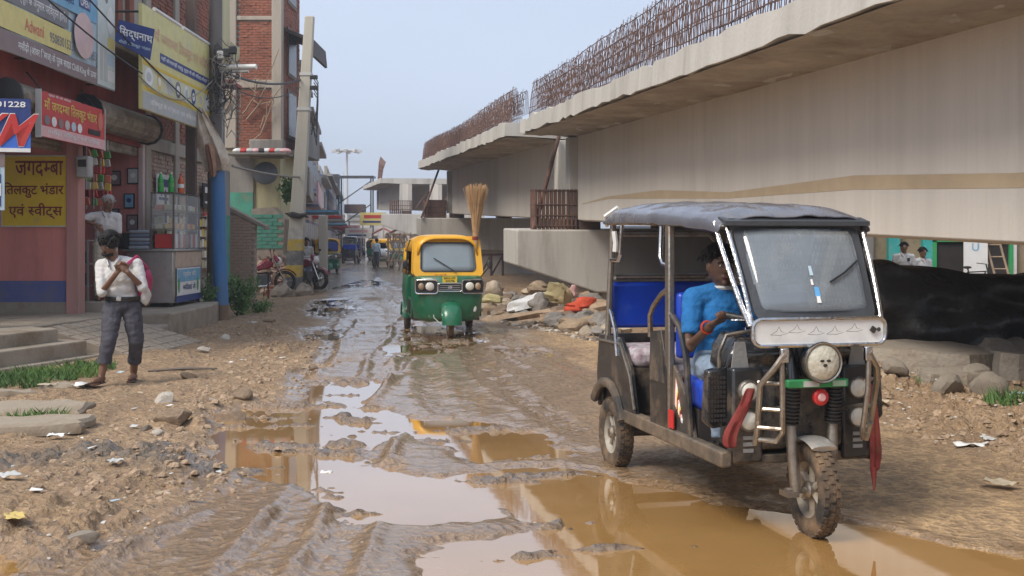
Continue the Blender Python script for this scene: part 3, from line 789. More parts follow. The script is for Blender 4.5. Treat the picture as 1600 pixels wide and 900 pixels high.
for x in (.1, 1.3): disc(po, x, .18, .06, GRN, .012, ry=.13)
MB().box(-5.865, -5.858, 20.1, 21.7, .5, .60).build('navy_panel', NAVY, ct)
cs = thing('glass_showcase', 'glass showcase with sweets standing on the steel counter', 'showcase', (0, 0, 1.436))
FRM = M('case_frame', (.13, .11, .09), .5, metal=.4)
X0, X1, Y0, Y1 = -6.28, -5.90, 20.08, 21.7
for x in (X0, X1):
    for y in (Y0, (Y0+Y1)/2, Y1): MB().box(x-.016, x+.016, y-.016, y+.016, 0, 1.0).build('upright', FRM, cs)
for z in (0, .33, .66, .985):
    MB().box(X0, X1, Y0, Y1, z, z+.015).build('shelf', FRM if z > .9 else METAL, cs)
MB().box(X0, X1, Y0-.02, Y0-.015, .36, .97).build('pane', GLASS, cs); MB().box(X1+.017, X1+.022, Y0, Y1, .02, .97).build('pane', GLASS, cs)
for z in (.345, .675):
    for j in range(9):
        for i in range(2):
            MB().obox((X0+.1+.17*i, Y0+.12+.165*j, z+.06+.012*(j % 2)), (.13, .13, .09), (0, 0, .1*j)).build('sweet_box', [GOLD, LGT, ORG, CREAM][(i+j*2+int(z*9)) % 4], cs, bevel=.01)
for j in range(10): MB().box(X0+.03, X1-.02, Y0+.06+.16*j, Y0+.18+.16*j, .02, .27).build('packet', [RED, LGT, MAR, SILV][j % 4], cs, bevel=.01)
t = thing('folded_cloths', 'stack of folded blue grey cloths lying on the counter', 'cloth', (-6.5, 20.2, 1.436))
for j in range(5): MB().obox((.0+.01*(j % 2), .1, .035+.068*j), (.36, .5, .066), (0, 0, .03*(j % 3-1))).build('cloth', P('cloth_blue', (.16, .19, .26), .85) if j % 2 else P('cloth_grey', (.28, .30, .34), .85), t, bevel=.028)
o = MB().lathe([(.10, 0), (.155, .015), (.165, .27), (.175, .275), (.175, .29), (.15, .285), (.145, .03), (.0, .03)], (-6.85, 20.35, 1.2), n=24).build('cooking_pot', M('pot_black', (.03, .03, .03), .5, metal=.6)); o.location = (.02, 0, .236); tag(o, 'blackened round cooking pot on the counter edge', 'pot')
for i, (x, y, c, lb) in enumerate(((-6.16, 20.2, 'bottle_green', 'green soft drink bottle on the showcase, nearer the shop door'), (-6.02, 20.35, 'bottle_green', 'green soft drink bottle on the showcase, beside the orange one'), (-5.95, 20.7, 'bottle_orange', 'orange soft drink bottle on the showcase'))):
    t = thing('drink_bottle', lb, 'bottle', (x, y, 2.436))
    mt = P('bottle_green', (.02, .35, .06), .15) if 'green' in c else P('bottle_orange', (.60, .10, .02), .15)
    MB().lathe([(.04, 0), (.052, .01), (.052, .12), (.045, .15), (.052, .18), (.05, .23), (.022, .30), (.018, .33)], n=14).build('body', mt, t); MB().lathe([(.022, .33), (.022, .355)], n=10).build('cap', LGT if i < 2 else RED, t); MB().lathe([(.0535, .10), (.0535, .17)], n=14).build('label', LGT if i == 2 else GRN, t)

# ---------------------------------------------------------------- signs
t = thing('wall_sign', 'yellow painted sign with maroon letters on the pink partition wall', 'sign', (-7.86, 17.783, 1.82))
MB().box(0, .99, -.02, .0, 0, 1.07).build('board', YEL, t); 
for a in ((-.02, .0, -.02, 1.09), (.99, 1.01, -.02, 1.09)): MB().box(a[0], a[1], -.03, 0, a[2], a[3]).build('frame', SILV, t)
for a in ((0, .99, -.02, 0), (0, .99, 1.07, 1.09)): MB().box(a[0], a[1], -.03, 0, a[2], a[3]).build('frame', SILV, t)
text(t, ['जगद', 'म~', 'बा'], .20, .76, .74, .24, MAR, .026); text(t, ['ितलकुट', ' ', 'भंडार'], .02, .43, .93, .24, MAR, .026); text(t, ['एवं', ' ', 'स~', 'वीट्स'], .10, .10, .83, .25, MAR, .026)

t = thing('signboard', 'small red hanging signboard with yellow letters over the pink wall', 'sign', (-6.45, 15.7, 3.02), R(90))
MB().box(0, 2.45, -.03, .03, 0, .62).build('board', RED, t); panel(t, 0, 2.45, 0, .15, PNK, .034); 
for a in ((-.02, 0, -.02, .64), (2.45, 2.47, -.02, .64)): MB().box(a[0], a[1], -.04, .04, a[2], a[3]).build('frame', SILV, t)
text(t, JAG, .1, .33, 2.0, .22, GOLD, .036); text(t, 'मसौढ़ी तिलकुट एवं मिठाई', .2, .04, 2.0, .08, LGT, .040); text(t, 'शुद्ध घी की मिठाई', .25, .57, .8, .04, LGT, .036)
for k in range(6): disc(t, .2+.24*k, .235, .09, [PGRY, LGT, BRN, SILV, LBLU, LGT][k], .037, ry=.07)
panel(t, 1.75, 2.25, .19, .27, DARK, .036); disc(t, 2.25, .42, .1, ORG, .037, ry=.14)
for x in (.2, 2.2): MB().tube([(x, .0, .6), (x, .25, .9)], .012, 6).build('hanger', BLKM, t)

t = thing('gym_banner', 'red and blue gym banner with a telephone number hung at the shop corner', 'banner', (-7.30, 14.45, 2.72), R(14))
MB().box(-.2, 1.18, -.012, .012, 0, .68).build('flex', NAVY, t); panel(t, -.2, 1.18, .0, .26, P('gym_blue', (.05, .16, .62)), .016); panel(t, -.2, 1.18, .0, .05, LGT, .020)
text(t, '9101017,8709901228', -.1, .56, 1.22, .085, LGT, .022); text(t, 'GYM', .05, .06, 1.05, .44, LGT, .024, slant=.25); text(t, 'GYM', .07, .07, 1.03, .42, RED, .028, slant=.25)
t = thing('bottle_banner', 'pale blue banner with printed supplement bottles under the gym banner', 'banner', (-7.30, 14.47, 1.98), R(14))
MB().box(-.2, .86, -.010, .010, 0, .72).build('flex', LBLU, t); panel(t, -.2, .86, .55, .72, BRN, .013)
for k in range(3): panel(t, .28+.2*k, .42+.2*k, .05, .46+.06*(k % 2), [NAVY, LGT, NAVY][k], .014); panel(t, .30+.2*k, .40+.2*k, .46, .55, SKYB, .017); panel(t, .28+.2*k, .42+.2*k, .18, .34, [SKYB, PGRY, LGT][k], .018)

t = thing('coaching_banner', 'large blue and yellow coaching banner with telephone numbers hung over the shutters', 'banner', (-6.42, 13.2, 3.99), R(90))
rows = [[(u, .02*math.sin(u*2.1+v), v) for u in np.linspace(0, 5.35, 18)] for v in np.linspace(0, 2.7, 8)]
MB().grid(rows).build('flex', LBLU, t, solid=.006)
def bp(u0, u1, v0, v1, mat, off): return panel(t, u0, u1, v0, v1, mat, off, th=.002)
bp(0, 4.55, 0, .26, BRN, .030); bp(0, 3.5, .28, .62, LYEL, .030); bp(0, 3.4, .64, .92, PGRY, .030); bp(1.0, 4.55, .93, 2.6, SKYB, .028); bp(0, 2.6, .94, 1.1, LYEL, .031)
bp(4.56, 5.34, .02, 2.68, P('banner_pale', (.60, .66, .62)), .030)
text(t, ['मसौढ़ी', ' ', '(ओवर', ' ', 'ि', 'ब~', 'रज)', ' ', 'के', ' ', 'पूरब', ' ', 'साइड', ' ', 'Chilli', ' ', 'King', ' ', 'के', ' ', 'ऊपर'], 1.7, .05, 2.8, .16, LGT, .034)
text(t, 'Adwani', 1.9, .36, .62, .17, ORG, .034); text(t, '9508301533, 9508234783', 2.72, .33, 1.78, .16, PGRY, .034)
text(t, 'स्कूल के अनुसार परिवर्तन होगी।', 1.7, .68, 1.62, .19, LGT, .034); text(t, 'Class का All Subject', 2.5, 1.0, 1.1, .15, NAVY, .034); text(t, 'विद्यालय', 2.9, 1.22, .62, .16, ORG, .034)
bp(3.55, 4.45, 1.32, 1.56, LGT, .034); text(t, 'ADMISSION', 3.6, 1.36, .8, .15, RED, .037); bp(3.8, 4.25, 1.06, 1.24, NAVY, .034); text(t, 'OPEN', 3.85, 1.09, .35, .11, LGT, .037)
disc(t, 4.0, .66, .40, P('banner_rose', (.68, .50, .48)), .036, ry=.34)
for k in range(3): bp(5.0, 5.3, .12+.26*k, .3+.26*k, [LGT, LBLU, LYEL][k], .034)
for k in range(2): bp(4.68+.18*k, 4.80+.18*k, .1, .62, SILV, .034)
disc(t, 5.12, 1.1, .16, LGT, .035, ry=.22); disc(t, 4.95, 1.75, .13, PGRY, .034, ry=.42)
for x in (.1, 2.6, 5.25): MB().tube([(x, .02, 2.7), (x, .42, 2.9)], .015, 6).build('hanger', BLKM, t); MB().tube([(x, .02, .1), (x, .45, .1)], .015, 6).build('hanger', BLKM, t)

t = thing('blue_signboard', 'tilted dark blue signboard with white letters between the two large banners', 'sign', (-6.27, 18.2, 4.62), R(12))
brd = MB().add([(0, -.03, .12), (.53, -.03, -.16), (.60, -.03, .33), (.06, -.03, .46), (0, .03, .12), (.53, .03, -.16), (.60, .03, .33), (.06, .03, .46)], [(0,1,2,3),(4,7,6,5),(0,4,5,1),(1,5,6,2),(2,6,7,3),(3,7,4,0)]).build('board', NAVY, t)
def tilt_text(tok, u, v, w, h, mat):
    o = text(t, tok, u, v, w, h, mat, .036)
    for vv in o.data.vertices: vv.co.z -= .26*vv.co.x
tilt_text(['िस', 'द्धनाथ'], .07, .20, .50, .20, LGT); tilt_text('मीठी तिलकुट भंडार', .06, .10, .48, .07, LBLU)
MB().tube([(.3, .03, .2), (.2, .5, .25)], .02, 6).build('bracket', BLKM, t)

t = thing('yellow_signboard', 'large faded yellow sweet shop signboard projecting over the shopfront', 'sign', (-6.05, 18.75, 3.74), R(90))
MB().box(0, 4.3, -.03, .03, 0, 1.72).build('board', PYEL, t, bevel=.004)
panel(t, .02, 4.28, .01, .30, P('sign_grey', (.42, .43, .42), dirt=(.5, .5, .4), damt=.4), .034); panel(t, .95, 4.2, .90, 1.06, NAVY, .034); panel(t, .04, 4.26, .33, .38, YEL, .034); panel(t, .04, 4.26, .74, .79, YEL, .034)
panel(t, .02, 4.28, .40, .73, P('sign_pale', (.62, .62, .40)), .033)
text(t, ['माँ', ' ', 'जगद', 'म~', 'बा', ' ', 'ितलकुट', ' ', 'एवं', ' ', 'स~', 'वीट्स'], .65, 1.16, 3.55, .30, FADE, .036)
text(t, 'यहाँ सोनपापड़ी लड्डू शुद्ध घी की मिठाई मिलती है', 1.0, .93, 3.1, .10, LGT, .038); text(t, 'तिलकुट के निर्माता एवं विक्रेता मसौढ़ी', .4, .09, 3.4, .13, LGT, .038)
for k, (u, mt, rr) in enumerate(((.33, LGT, .22), (.9, GOLD, .13), (1.5, SILV, .2), (2.0, PGRY, .17), (2.55, LGT, .16), (3.0, NAVY, .15), (3.5, LYEL, .17), (3.95, LGT, .17))):
    disc(t, u, .56, rr, mt, .037, ry=.15); disc(t, u, .56, rr*.6, LGT if k % 2 else SILV, .040, ry=.08)
MB().tube([(.65, -.02, 1.75), (2.2, -.02, 1.75)], .035, 8).build('lamp_tube', WHITE, t); MB().tube([(2.35, -.02, 1.75), (4.2, -.02, 1.75)], .035, 8).build('lamp_tube', WHITE, t)
for x in (.1, 2.0, 4.2):
    MB().tube([(x, .03, 1.6), (x, .62, 1.6)], .02, 6).build('bracket', BLKM, t)

# ---------------------------------------------------------------- brick house next door
bh = thing('brick_house', 'unplastered brick house with cement columns next to the sweet shop', 'house')
MB().box(-10.5, XF-.02, 21.45, 27.0, 0, 7.2).build('wall', MORT, bh)
brick_field(bh, (XF-.02, 21.5), (0, 1), .9, 3.3, 5.4, .02, BRKW, 90, seed=1)
brick_field(bh, (XF-.02, 21.5), (0, 1), 3.6, 7.1, 5.4, .02, BRK, 60, seed=2)
for y in (21.45, 23.3, 26.8): MB().box(XF-.1, XF+.05, y, y+.28, 0, 7.2).build('column', PLAS, bh, bevel=.015)
MB().box(XF-.1, XF+.045, 21.44, 27.05, 3.3, 3.55).build('beam', PLAS, bh, bevel=.015)
# goods shelf on its wall
t = thing('goods_shelf', 'wall shelf crowded with cream packets behind the glass showcase', 'shelf', (XF+.05, 21.8, 1.0))
for k in range(6): MB().box(0, .22, 0, 4.0, .22*k, .22*k+.015).build('shelf_board', METAL, t)
for k in range(5):
    for j in range(22): MB().box(.02, .2, .04+.18*j, .19+.18*j, .22*k+.016, .22*k+.15+.03*(j % 2)).build('packet', [CREAM, LGT, GOLD, CREAM][(j+k) % 4], t)
for lb, y, z, w, h, mt, m2 in (('white and navy notice pasted on the brick wall over the shelf', 21.95, 2.25, .75, .62, LGT, NAVY), ('red and white poster on the brick wall past the blue post', 25.3, 1.8, 1.2, .4, RED, LGT), ('dark poster with round pictures on the brick wall', 25.2, 2.3, 1.3, .55, DARK, LGT), ('yellow strip poster low on the brick wall', 26.0, .8, .5, .8, YEL, RED)):
    t = thing('wall_poster', lb, 'poster', (XF+.09, y, z), R(90)); MB().box(0, w, -.006, .02, 0, h).build('sheet', mt, t)
    panel(t, w*.1, w*.9, h*.62, h*.85, m2, .012); panel(t, w*.1, w*.9, h*.2, h*.28, m2, .012); disc(t, w*.3, h*.42, h*.1, m2, .012); disc(t, w*.65, h*.42, h*.1, m2, .012)

# ---------------------------------------------------------------- posts, lamp, cloth, wires
WPOLE = M('grey_pole', (.15, .135, .125), .8, var=.25, scale=3, bump=.15, streak=True)
o = MB().box(-6.38, -6.19, 22.5, 22.65, .0, 7.6).build('steel_post', M('post_brown', (.13, .09, .07), .7, var=.25, streak=True), bevel=.01); tag(o, 'brown square steel post standing by the showcase', 'post')
t = thing('wooden_pole', 'dark grey wooden electric pole behind the yellow signboard', 'pole', (-5.95, 23.0, 0))
MB().tube([(0, 0, -.3), (.02, 0, 4), (.05, 0, 8.2)], [.15, .135, .12], 12).build('shaft', WPOLE, t)
t = thing('tube_lamp', 'white tube lamp on an arm fixed to the wooden pole', 'lamp', (-5.82, 22.9, 4.98))
MB().tube([(0, 0, .05), (.76, -.1, .05)], .055, 12).build('tube', WHITE, t); MB().tube([(0, 0, -.04), (.6, -.08, -.04)], .03, 8).build('arm', M('lamp_arm', (.5, .5, .5), .4, metal=.5), t)
BLP = M('blue_post_paint', (.06, .20, .46), .6, var=.2, scale=4, bump=.1, dirt=(.14, .18, .22), damt=.5, dscale=4, streak=True)
t = thing('blue_post', 'peeling blue steel post with a bare rusty foot beside the green shrub', 'post', (-5.62, 22.2, 0))
MB().tube([(0.02, 0, .35), (-.03, 0, 1.8), (-.06, 0, 3.4)], .135, 16).build('shaft', BLP, t); MB().tube([(.04, 0, -.2), (.02, 0, .36)], [.14, .13], 12).build('foot', M('foot_rust', (.22, .15, .10), .9, var=.25), t)
def cloth_strip(name, mat, pts, seed, label):
    rg = np.random.default_rng(seed); m = MB(); rows = []
    for (x, y, z, w, a) in pts:
        row = []
        for j in range(9):
            s = j/8-.5; row.append((x+s*w*math.cos(a)+.035*math.sin(j*2.1+z*3), y+s*w*math.sin(a)+.07*math.sin(j*1.7+z*2.2)+rg.normal(0, .012), z+rg.normal(0, .015)-.05*abs(s)))
        rows.append(row)
    o = m.grid(rows).build(name, mat, solid=.008, sub=1); tag(o, label, 'cloth'); return o
RAG = M('rag_cream', (.58, .50, .40), .9, var=.2, scale=4, bump=.15, dirt=(.36, .20, .12), damt=.45)
o = cloth_strip('rag_cloth', RAG, [(-5.98, 22.05, 4.15, .12, .2), (-5.90, 22.0, 3.9, .25, .3), (-5.80, 21.98, 3.6, .42, .2), (-5.72, 21.98, 3.3, .50, .1), (-5.66, 21.98, 3.05, .54, -.1), (-5.68, 22.02, 2.92, .50, -.2)], 4, 'cream rag draped over the top of the blue post')
o = cloth_strip('rag_cloth', M('rag_brown', (.36, .20, .13), .9, var=.25), [(-5.78, 21.9, 3.45, .1, .2), (-5.73, 21.88, 3.2, .16, .2), (-5.70, 21.88, 2.95, .14, .1), (-5.70, 21.9, 2.8, .10, 0)], 9, 'brown rag hanging on the front of the blue post')
WIRE = M('cable', (.03, .03, .032), .6)
WIREL = M('cable_pale', (.30, .27, .23), .7)
def wire(a, b, sag, r, label, mat=WIRE, n=14):
    a, b = Vector(a), Vector(b)
    pts = [a.lerp(b, i/n)-Vector((0, 0, sag*4*(i/n)*(1-i/n))) for i in range(n+1)]
    o = MB().tube(pts, r, 5).build('overhead_wire', mat); tag(o, label, 'wire', 'overhead wires'); return o
wire((-6.2, 12.0, 6.3), (-5.9, 22.95, 3.9), .25, .014, 'black wire crossing the blue coaching banner, upper of two')
wire((-6.4, 11.0, 6.0), (-6.0, 18.7, 4.3), .25, .014, 'black wire crossing the blue coaching banner, lower of two')
wire((-6.0, 18.5, 4.25), (-5.9, 23.0, 4.9), .45, .012, 'pale wire sagging across the yellow signboard', WIREL)
wire((-5.85, 23.0, 5.0), (-6.05, 33.0, 6.2), .2, .028, 'thick black cable from the wooden pole to the concrete pole')
wire((-5.85, 23.0, 4.8), (-6.05, 33.0, 6.0), .35, .014, 'thin cable below the thick one, from wooden to concrete pole')
wire((-6.8, 28, 3.4), (-6.05, 33.0, 3.4), .05, .03, 'pale service pipe running to the concrete pole', WIREL)
t = thing('wire_tangle', 'tangle of black and white cable loops on the wooden pole', 'cables', (-5.75, 22.9, 0))
for k in range(26):
    rg = np.random.default_rng(k); c = np.array([rg.normal(.05, .1), rg.normal(-.1, .1), 4.75+rg.normal(0, .32)]); pts = []
    for i in range(12):
        a = 2*math.pi*i/12; rr = .1+.16*rg.random()
        pts.append((c[0]+rr*math.cos(a), c[1]+.08*math.sin(a*2), c[2]+1.4*rr*math.sin(a)))
    MB().tube(pts, .009, 4, closed=True).build('cable_loop', WIRE if k % 3 else WIREL, t)
for k in range(3): MB().obox((.0+.12*k, -.15, 5.25+.05*k), (.14, .12, .16)).build('junction_box', BLKM if k else SILV, t, bevel=.02)
# ================================================================== LEFT SIDE, FURTHER ALONG
TEAL = M('green_paint', (.07, .30, .22), .8, var=.2, scale=3, bump=.15, dirt=(.25, .23, .17), damt=.42, dscale=2)
GREYP = M('grey_plaster', (.30, .285, .265), .9, var=.2, scale=1.4, bump=.2, bscale=18, dirt=(.17, .15, .13), damt=.5, dscale=1.1, streak=True)
WIN = M('window_dark', (.03, .032, .035), .25, var=.2)
FR = M('frame_wood', (.16, .10, .07), .7)
# old plaster house with pointed arches
oh = thing('arched_house', 'grey plaster house with dark pointed arches and a cream gable, behind the wooden pole', 'house')
MB().box(-11, -7.35, 27.1, 29.5, 0, 6.0).build('wall', GREYP, oh)
MB().box(-11, -7.25, 27.1, 29.6, 6.0, 9.8).build('upper_wall', CREAM, oh)
for k in range(3):
    y = 27.6+k*.72; pr = [(y-.28, 3.6), (y+.28, 3.6), (y+.28, 4.5), (y+.14, 5.0), (y, 5.4), (y-.14, 5.0), (y-.28, 4.5)]
    MB().prism(pr, -7.4, -7.335, 'x').build('arched_opening', WIN, oh, smooth=0)
for y in (27.3,): 
    w = MB().box(-7.3, -7.235, y, y+1.3, 6.7, 9.2).build('window', FR, oh); 
    for j in range(12): MB().box(-7.24, -7.225, y+.08, y+1.22, 6.8+.19*j, 6.94+.19*j).build('louvre', M('maroon_wood', (.10, .035, .03), .7), w, smooth=0)
    MB().box(-7.36, -7.1, y-.15, y+1.45, 9.25, 9.4).build('lintel', CREAM, oh)
MB().prism([(-7.35, 5.7), (-6.95, 6.25), (-6.95, 6.5), (-7.35, 6.5)], 27.2, 29.4, 'y').build('eave', CREAM, oh)
MB().box(-7.36, -6.7, 27.4, 28.6, 5.35, 5.42).build('awning', M('awning_red', (.35, .07, .06), .7), oh)
# low plaster bay with a green dado in front of it
MB().box(-7.34, -7.0, 27.15, 28.6, 0, 3.3).build('bay_wall', GREYP, oh)
MB().box(-7.0, -6.985, 27.2, 28.55, 0, 2.2).build('painted_dado', TEAL, oh, smooth=0)

# broken low brick wall with a slanting coping
lw = thing('low_brick_wall', 'broken low brick wall with slanting cement coping next to the shrub', 'wall')
MB().prism([(-7.75, 0), (-6.62, 0), (-6.62, 2.02), (-7.75, 2.6)], 29.55, 29.9, 'y').build('core', MORT, lw, smooth=0)
brick_field(lw, (-7.75, 29.55), (1, 0), .05, 2.55, 1.14, .02, BRKW, 300, seed=4, keep=lambda x, z: z < 2.56-.51*x)
MB().prism([(-7.8, 2.62), (-6.3, 1.86), (-6.3, 1.96), (-7.8, 2.74)], 29.5, 29.95, 'y').build('coping', CEM, lw, smooth=0, bevel=.01)
# green painted masonry ruin
gr = thing('green_ruin', 'crumbling green painted masonry with bare stone below, behind the motorcycles', 'ruin')
MB().prism([(-7.5, 0), (-6.4, 0), (-6.42, 1.0), (-6.6, 1.2), (-6.55, 2.2), (-6.9, 2.55), (-7.5, 2.5)], 33.2, 33.9, 'y').build('core', MORT, gr, smooth=0)
brick_field(gr, (-7.5, 33.2), (1, 0), 1.35, 2.4, .95, .02, TEAL, 80, bw=.30, bh=.11, name='green_block', seed=6)
rg = np.random.default_rng(3)
for k in range(46):
    x = -7.42+rg.random()*.98; z = .06+rg.random()*1.2
    crumple(MB().obox((x, 33.16, z), (.26+.1*rg.random(), .2, .17), (rg.normal(0, .1), rg.normal(0, .15), rg.normal(0, .2)), .85), .018, k).build('stone', BRKW if k % 3 else BRK, gr, smooth=0)

# tall brick building
tb = thing('brick_tower_house', 'tall raw brick house with cement columns above a pale yellow ground floor', 'house')
MB().box(-10.5, -6.86, 34.0, 37.2, 4.25, 11.2).build('wall', MORT, tb)
MB().box(-10.5, -6.84, 34.0, 37.2, .0, 4.25).build('ground_floor_wall', CREAM, tb)
def kp(x, z): return not (1.55 < x < 1.98) and not (4.55 < z < 4.62)
brick_field(tb, (-9.9, 34.0), (1, 0), 4.3, 11.1, 3.0, .02, BRK, 300, seed=7, keep=lambda x, z: not (1.42 < x < 1.78) and not (6.05 < z < 6.35) and not (8.05 < z < 8.2))
brick_field(tb, (-6.86, 34.15), (0, 1), 4.3, 11.1, 2.9, .02, BRK, 0, seed=8)
MB().box(-8.48, -8.12, 33.90, 34.05, 4.3, 11.2).build('column', PLAS, tb, bevel=.02)
MB().box(-7.08, -6.78, 33.92, 34.22, 4.25, 11.2).build('column', PLAS, tb, bevel=.02)
MB().box(-10.4, -6.80, 33.93, 34.05, 6.08, 6.32).build('beam', PLAS, tb, bevel=.015); MB().box(-10.4, -6.80, 33.93, 34.05, 8.08, 8.2).build('beam', PLAS, tb, bevel=.015)
MB().box(-7.7, -6.70, 33.75, 34.1, 4.0, 4.55).build('lintel', GREYP, tb, bevel=.03)
MB().prism([(-6.9, 8.0), (-5.95, 7.62), (-5.9, 7.1), (-5.97, 7.08), (-6.05, 7.55), (-6.9, 7.9)], 34.5, 36.8, 'y').build('awning', M('awning_dark', (.07, .055, .05), .7), tb, smooth=0)
for z in (4.7, 6.6, 8.8):
    w = MB().box(-6.9, -6.80, 35.0, 36.4, z, z+1.5).build('window', FR, tb); MB().box(-6.80, -6.79, 35.1, 36.3, z+.1, z+1.4).build('pane', WIN, w)
MB().box(-6.86, -6.2, 34.6, 37.1, 4.15, 4.3).build('balcony', GREYP, tb); MB().box(-6.28, -6.2, 34.6, 37.1, 4.3, 5.2).build('balcony_rail', GREYP, tb)
MB().box(-8.7, -7.62, 33.93, 34.05, .0, 4.1).build('plaster_panel', GREYP, tb); MB().box(-8.69, -7.63, 33.915, 33.93, 2.2, 3.0).build('painted_band', TEAL, tb)
d_ = MB().box(-7.55, -7.25, 33.9, 34.02, .4, 2.2).build('door', TEAL, tb); MB().box(-7.5, -7.46, 33.88, 33.9, 1.5, 1.6).build('handle', METAL, d_)
# odds and ends on it
t = thing('satellite_dish', 'dark grey satellite dish on the pale yellow wall', 'dish', (-7.15, 33.4, 3.55))
MB().lathe([(.0, .09), (.16, .06), (.30, 0.02), (.36, -.03), (.345, -.03), (.28, 0.0), (.0, .06)], rot=(R(70), R(20), 0), n=16).build('reflector', M('dish_grey', (.10, .105, .11), .5), t); MB().tube([(0, .05, 0), (.05, .5, -.05)], .03, 6).build('arm', BLKM, t)
t = thing('rag_heap', 'red and white rags heaped on the tin canopy of the yellow house', 'rags', (-7.0, 33.1, 4.1))
MB().box(-1.2, .55, -.2, .8, -.05, .0).build('tin_sheet', GREYP, t)
for k in range(9):
    MB().ell((-.9+.17*k, .1, .06), (.16, .2, .09), (0, 0, .3*k), 8, 6).build('rag', [LGT, RED, SILV, PNK, DARK][k % 5], t)
t = thing('rebar_shoots', 'twisted dry branches and bars sticking out of the brick wall', 'branches', (-8.9, 33.7, 4.4))
for k in range(9):
    rg = np.random.default_rng(k+50); x = rg.random()*1.6; pts = [(x, .2, rg.random()*1.6)]
    for i in range(5): pts.append((pts[-1][0]+rg.normal(.12, .14), pts[-1][1]-.06, pts[-1][2]+rg.normal(.12, .2)))
    MB().tube(pts, [.03, .026, .022, .018, .014, .01], 5).build('branch', M('dry_branch', (.30, .21, .15), .9), t)

# far houses down the street (front corner, depth, storeys)
def xl(d): return -7.4-.135*(d-38)
FW = [('pale_house', (.48, .44, .40), 38.2, 47, 7.4, 'grey and pink balcony house right behind the brick tower'), ('rose_house', (.52, .36, .33), 47.3, 58, 6.9, 'rose tinted house with a torn awning, down the street'), ('cream_house', (.55, .49, .40), 58.4, 68, 6.4, 'cream flat roofed house, down the street past the rose one'), ('white_house', (.60, .60, .60), 68.5, 84, 5.3, 'white house with blue door panels, far down the street'), ('tan_house', (.45, .38, .30), 84.5, 104, 6.3, 'tan house with roof parapet, far down the street'), ('grey_house', (.40, .40, .41), 105, 135, 6.6, 'grey concrete house at the bend of the street'), ('blue_house', (.32, .46, .52), 136, 165, 7.2, 'pale blue house beyond the bend')]
for i, (nm, c, d0, d1, h, lb) in enumerate(FW):
    mt = M('far_wall_%d' % i, c, .9, var=.18, scale=.7, bump=.1, dirt=tuple(v*.5 for v in c), damt=.42, dscale=.5, streak=True)
    t = thing('street_house', lb, 'house'); x0, x1 = xl(d0), xl(d1)
    m = MB().prism([(x0, d0), (x1, d1), (x1-7, d1), (x0-7, d0)], 0, h, 'z').build('wall', mt, t, smooth=0)
    MB().prism([(x0+.5, d0+.05), (x1+.5, d1), (x1-7, d1), (x0-7, d0+.05)], h, h+.18, 'z').build('roof', GREYP, t, smooth=0)
    MB().prism([(x0+.1, d0+.05), (x1+.1, d1), (x1-.1, d1), (x0-.1, d0+.05)], h+.18, h+.75, 'z').build('parapet', mt, t, smooth=0)
    ns = max(1, int(h/3.0)); L = d1-d0; fx = (x1-x0)/L
    for s in range(ns):
        z = s*3.1
        for k in range(max(2, int(L/2.6))):
            y = d0+.5+k*L/max(2, int(L/2.6)); x = x0+fx*(y-d0)
            hh = 2.2 if s == 0 else 1.4; z0 = .25 if s == 0 else z+.9
            w = MB().box(x-.05, x+.09, y, y+1.2, z0, z0+hh).build('door' if s == 0 else 'window', [FR, M('door_blue', (.06, .14, .36), .6), GREYM][(k+i) % 3], t, smooth=0)
            MB().box(x+.09, x+.10, y+.12, y+1.08, z0+.12, z0+hh-.12).build('pane', WIN, w, smooth=0)
        for k in range(2):
            z0 = z+.9; xx = x0-1.6-k*2.4
            w = MB().box(xx, xx+1.1, d0-.07, d0+.05, z0, z0+1.4).build('window', FR, t, smooth=0); MB().box(xx+.1, xx+1.0, d0-.085, d0-.07, z0+.1, z0+1.3).build('pane', WIN, w, smooth=0)
        if s: MB().prism([(x0+.6, d0+.6), (x1+.6, d1-.5), (x1-.1, d1-.5), (x0-.1, d0+.6)], z, z+.14, 'z').build('balcony', mt, t, smooth=0); MB().prism([(x0+.6, d0+.6), (x1+.6, d1-.5), (x1+.52, d1-.5), (x0+.52, d0+.6)], z+.14, z+.95, 'z').build('balcony_rail', [mt, PNK, GREYP][i % 3], t, smooth=0)
    if i: MB().prism([(x0+1.5, d0+.3), (x0+fx*L*.5+1.5, d0+L*.5), (x0+fx*L*.5, d0+L*.5), (x0, d0+.3)], 2.75, 2.85, 'z').build('shop_awning', [M('tin', (.35, .35, .36), .5, metal=.4), SKYB, RED][i % 3], t, smooth=0)
    if i in (2, 4): MB().lathe([(.9, 0), (.95, .1), (.95, 1.3), (.5, 1.6), (.3, 1.7)], (x0-2, d0+3, h+.2), n=14).build('water_tank', BLKM, t)
# street end: buildings beyond the bend and behind the far span
for i, (x0, x1, d, h, c, lb) in enumerate(((-40, -31, 190, 8.0, (.30, .44, .50), 'teal tinted block closing the street'), (-31.2, -25.5, 210, 6.0, (.46, .42, .38), 'low beige block closing the street'), (-25.3, -18, 180, 4.6, (.50, .48, .46), 'pale low block behind the market stalls'), (-17.8, -9, 170, 5.0, (.44, .40, .36), 'brown block under the far flyover'))):
    mt = M('end_wall_%d' % i, c, .9, var=.15, scale=.5, bump=.08, dirt=tuple(v*.55 for v in c), damt=.4, dscale=.4)
    t = thing('street_house', lb, 'house'); MB().box(x0, x1, d, d+12, 0, h).build('wall', mt, t, smooth=0); MB().box(x0-.2, x1+.0, d-.3, d+12, h, h+.3).build('roof', GREYP, t, smooth=0)
    for k in range(int((x1-x0)/2.4)):
        for s in range(int(h/3)):
            w = MB().box(x0+.6+2.4*k, x0+1.9+2.4*k, d-.08, d, .8+3*s, 2.3+3*s).build('window', FR, t, smooth=0); MB().box(x0+.75+2.4*k, x0+1.75+2.4*k, d-.1, d-.08, .95+3*s, 2.15+3*s).build('pane', WIN, w, smooth=0)
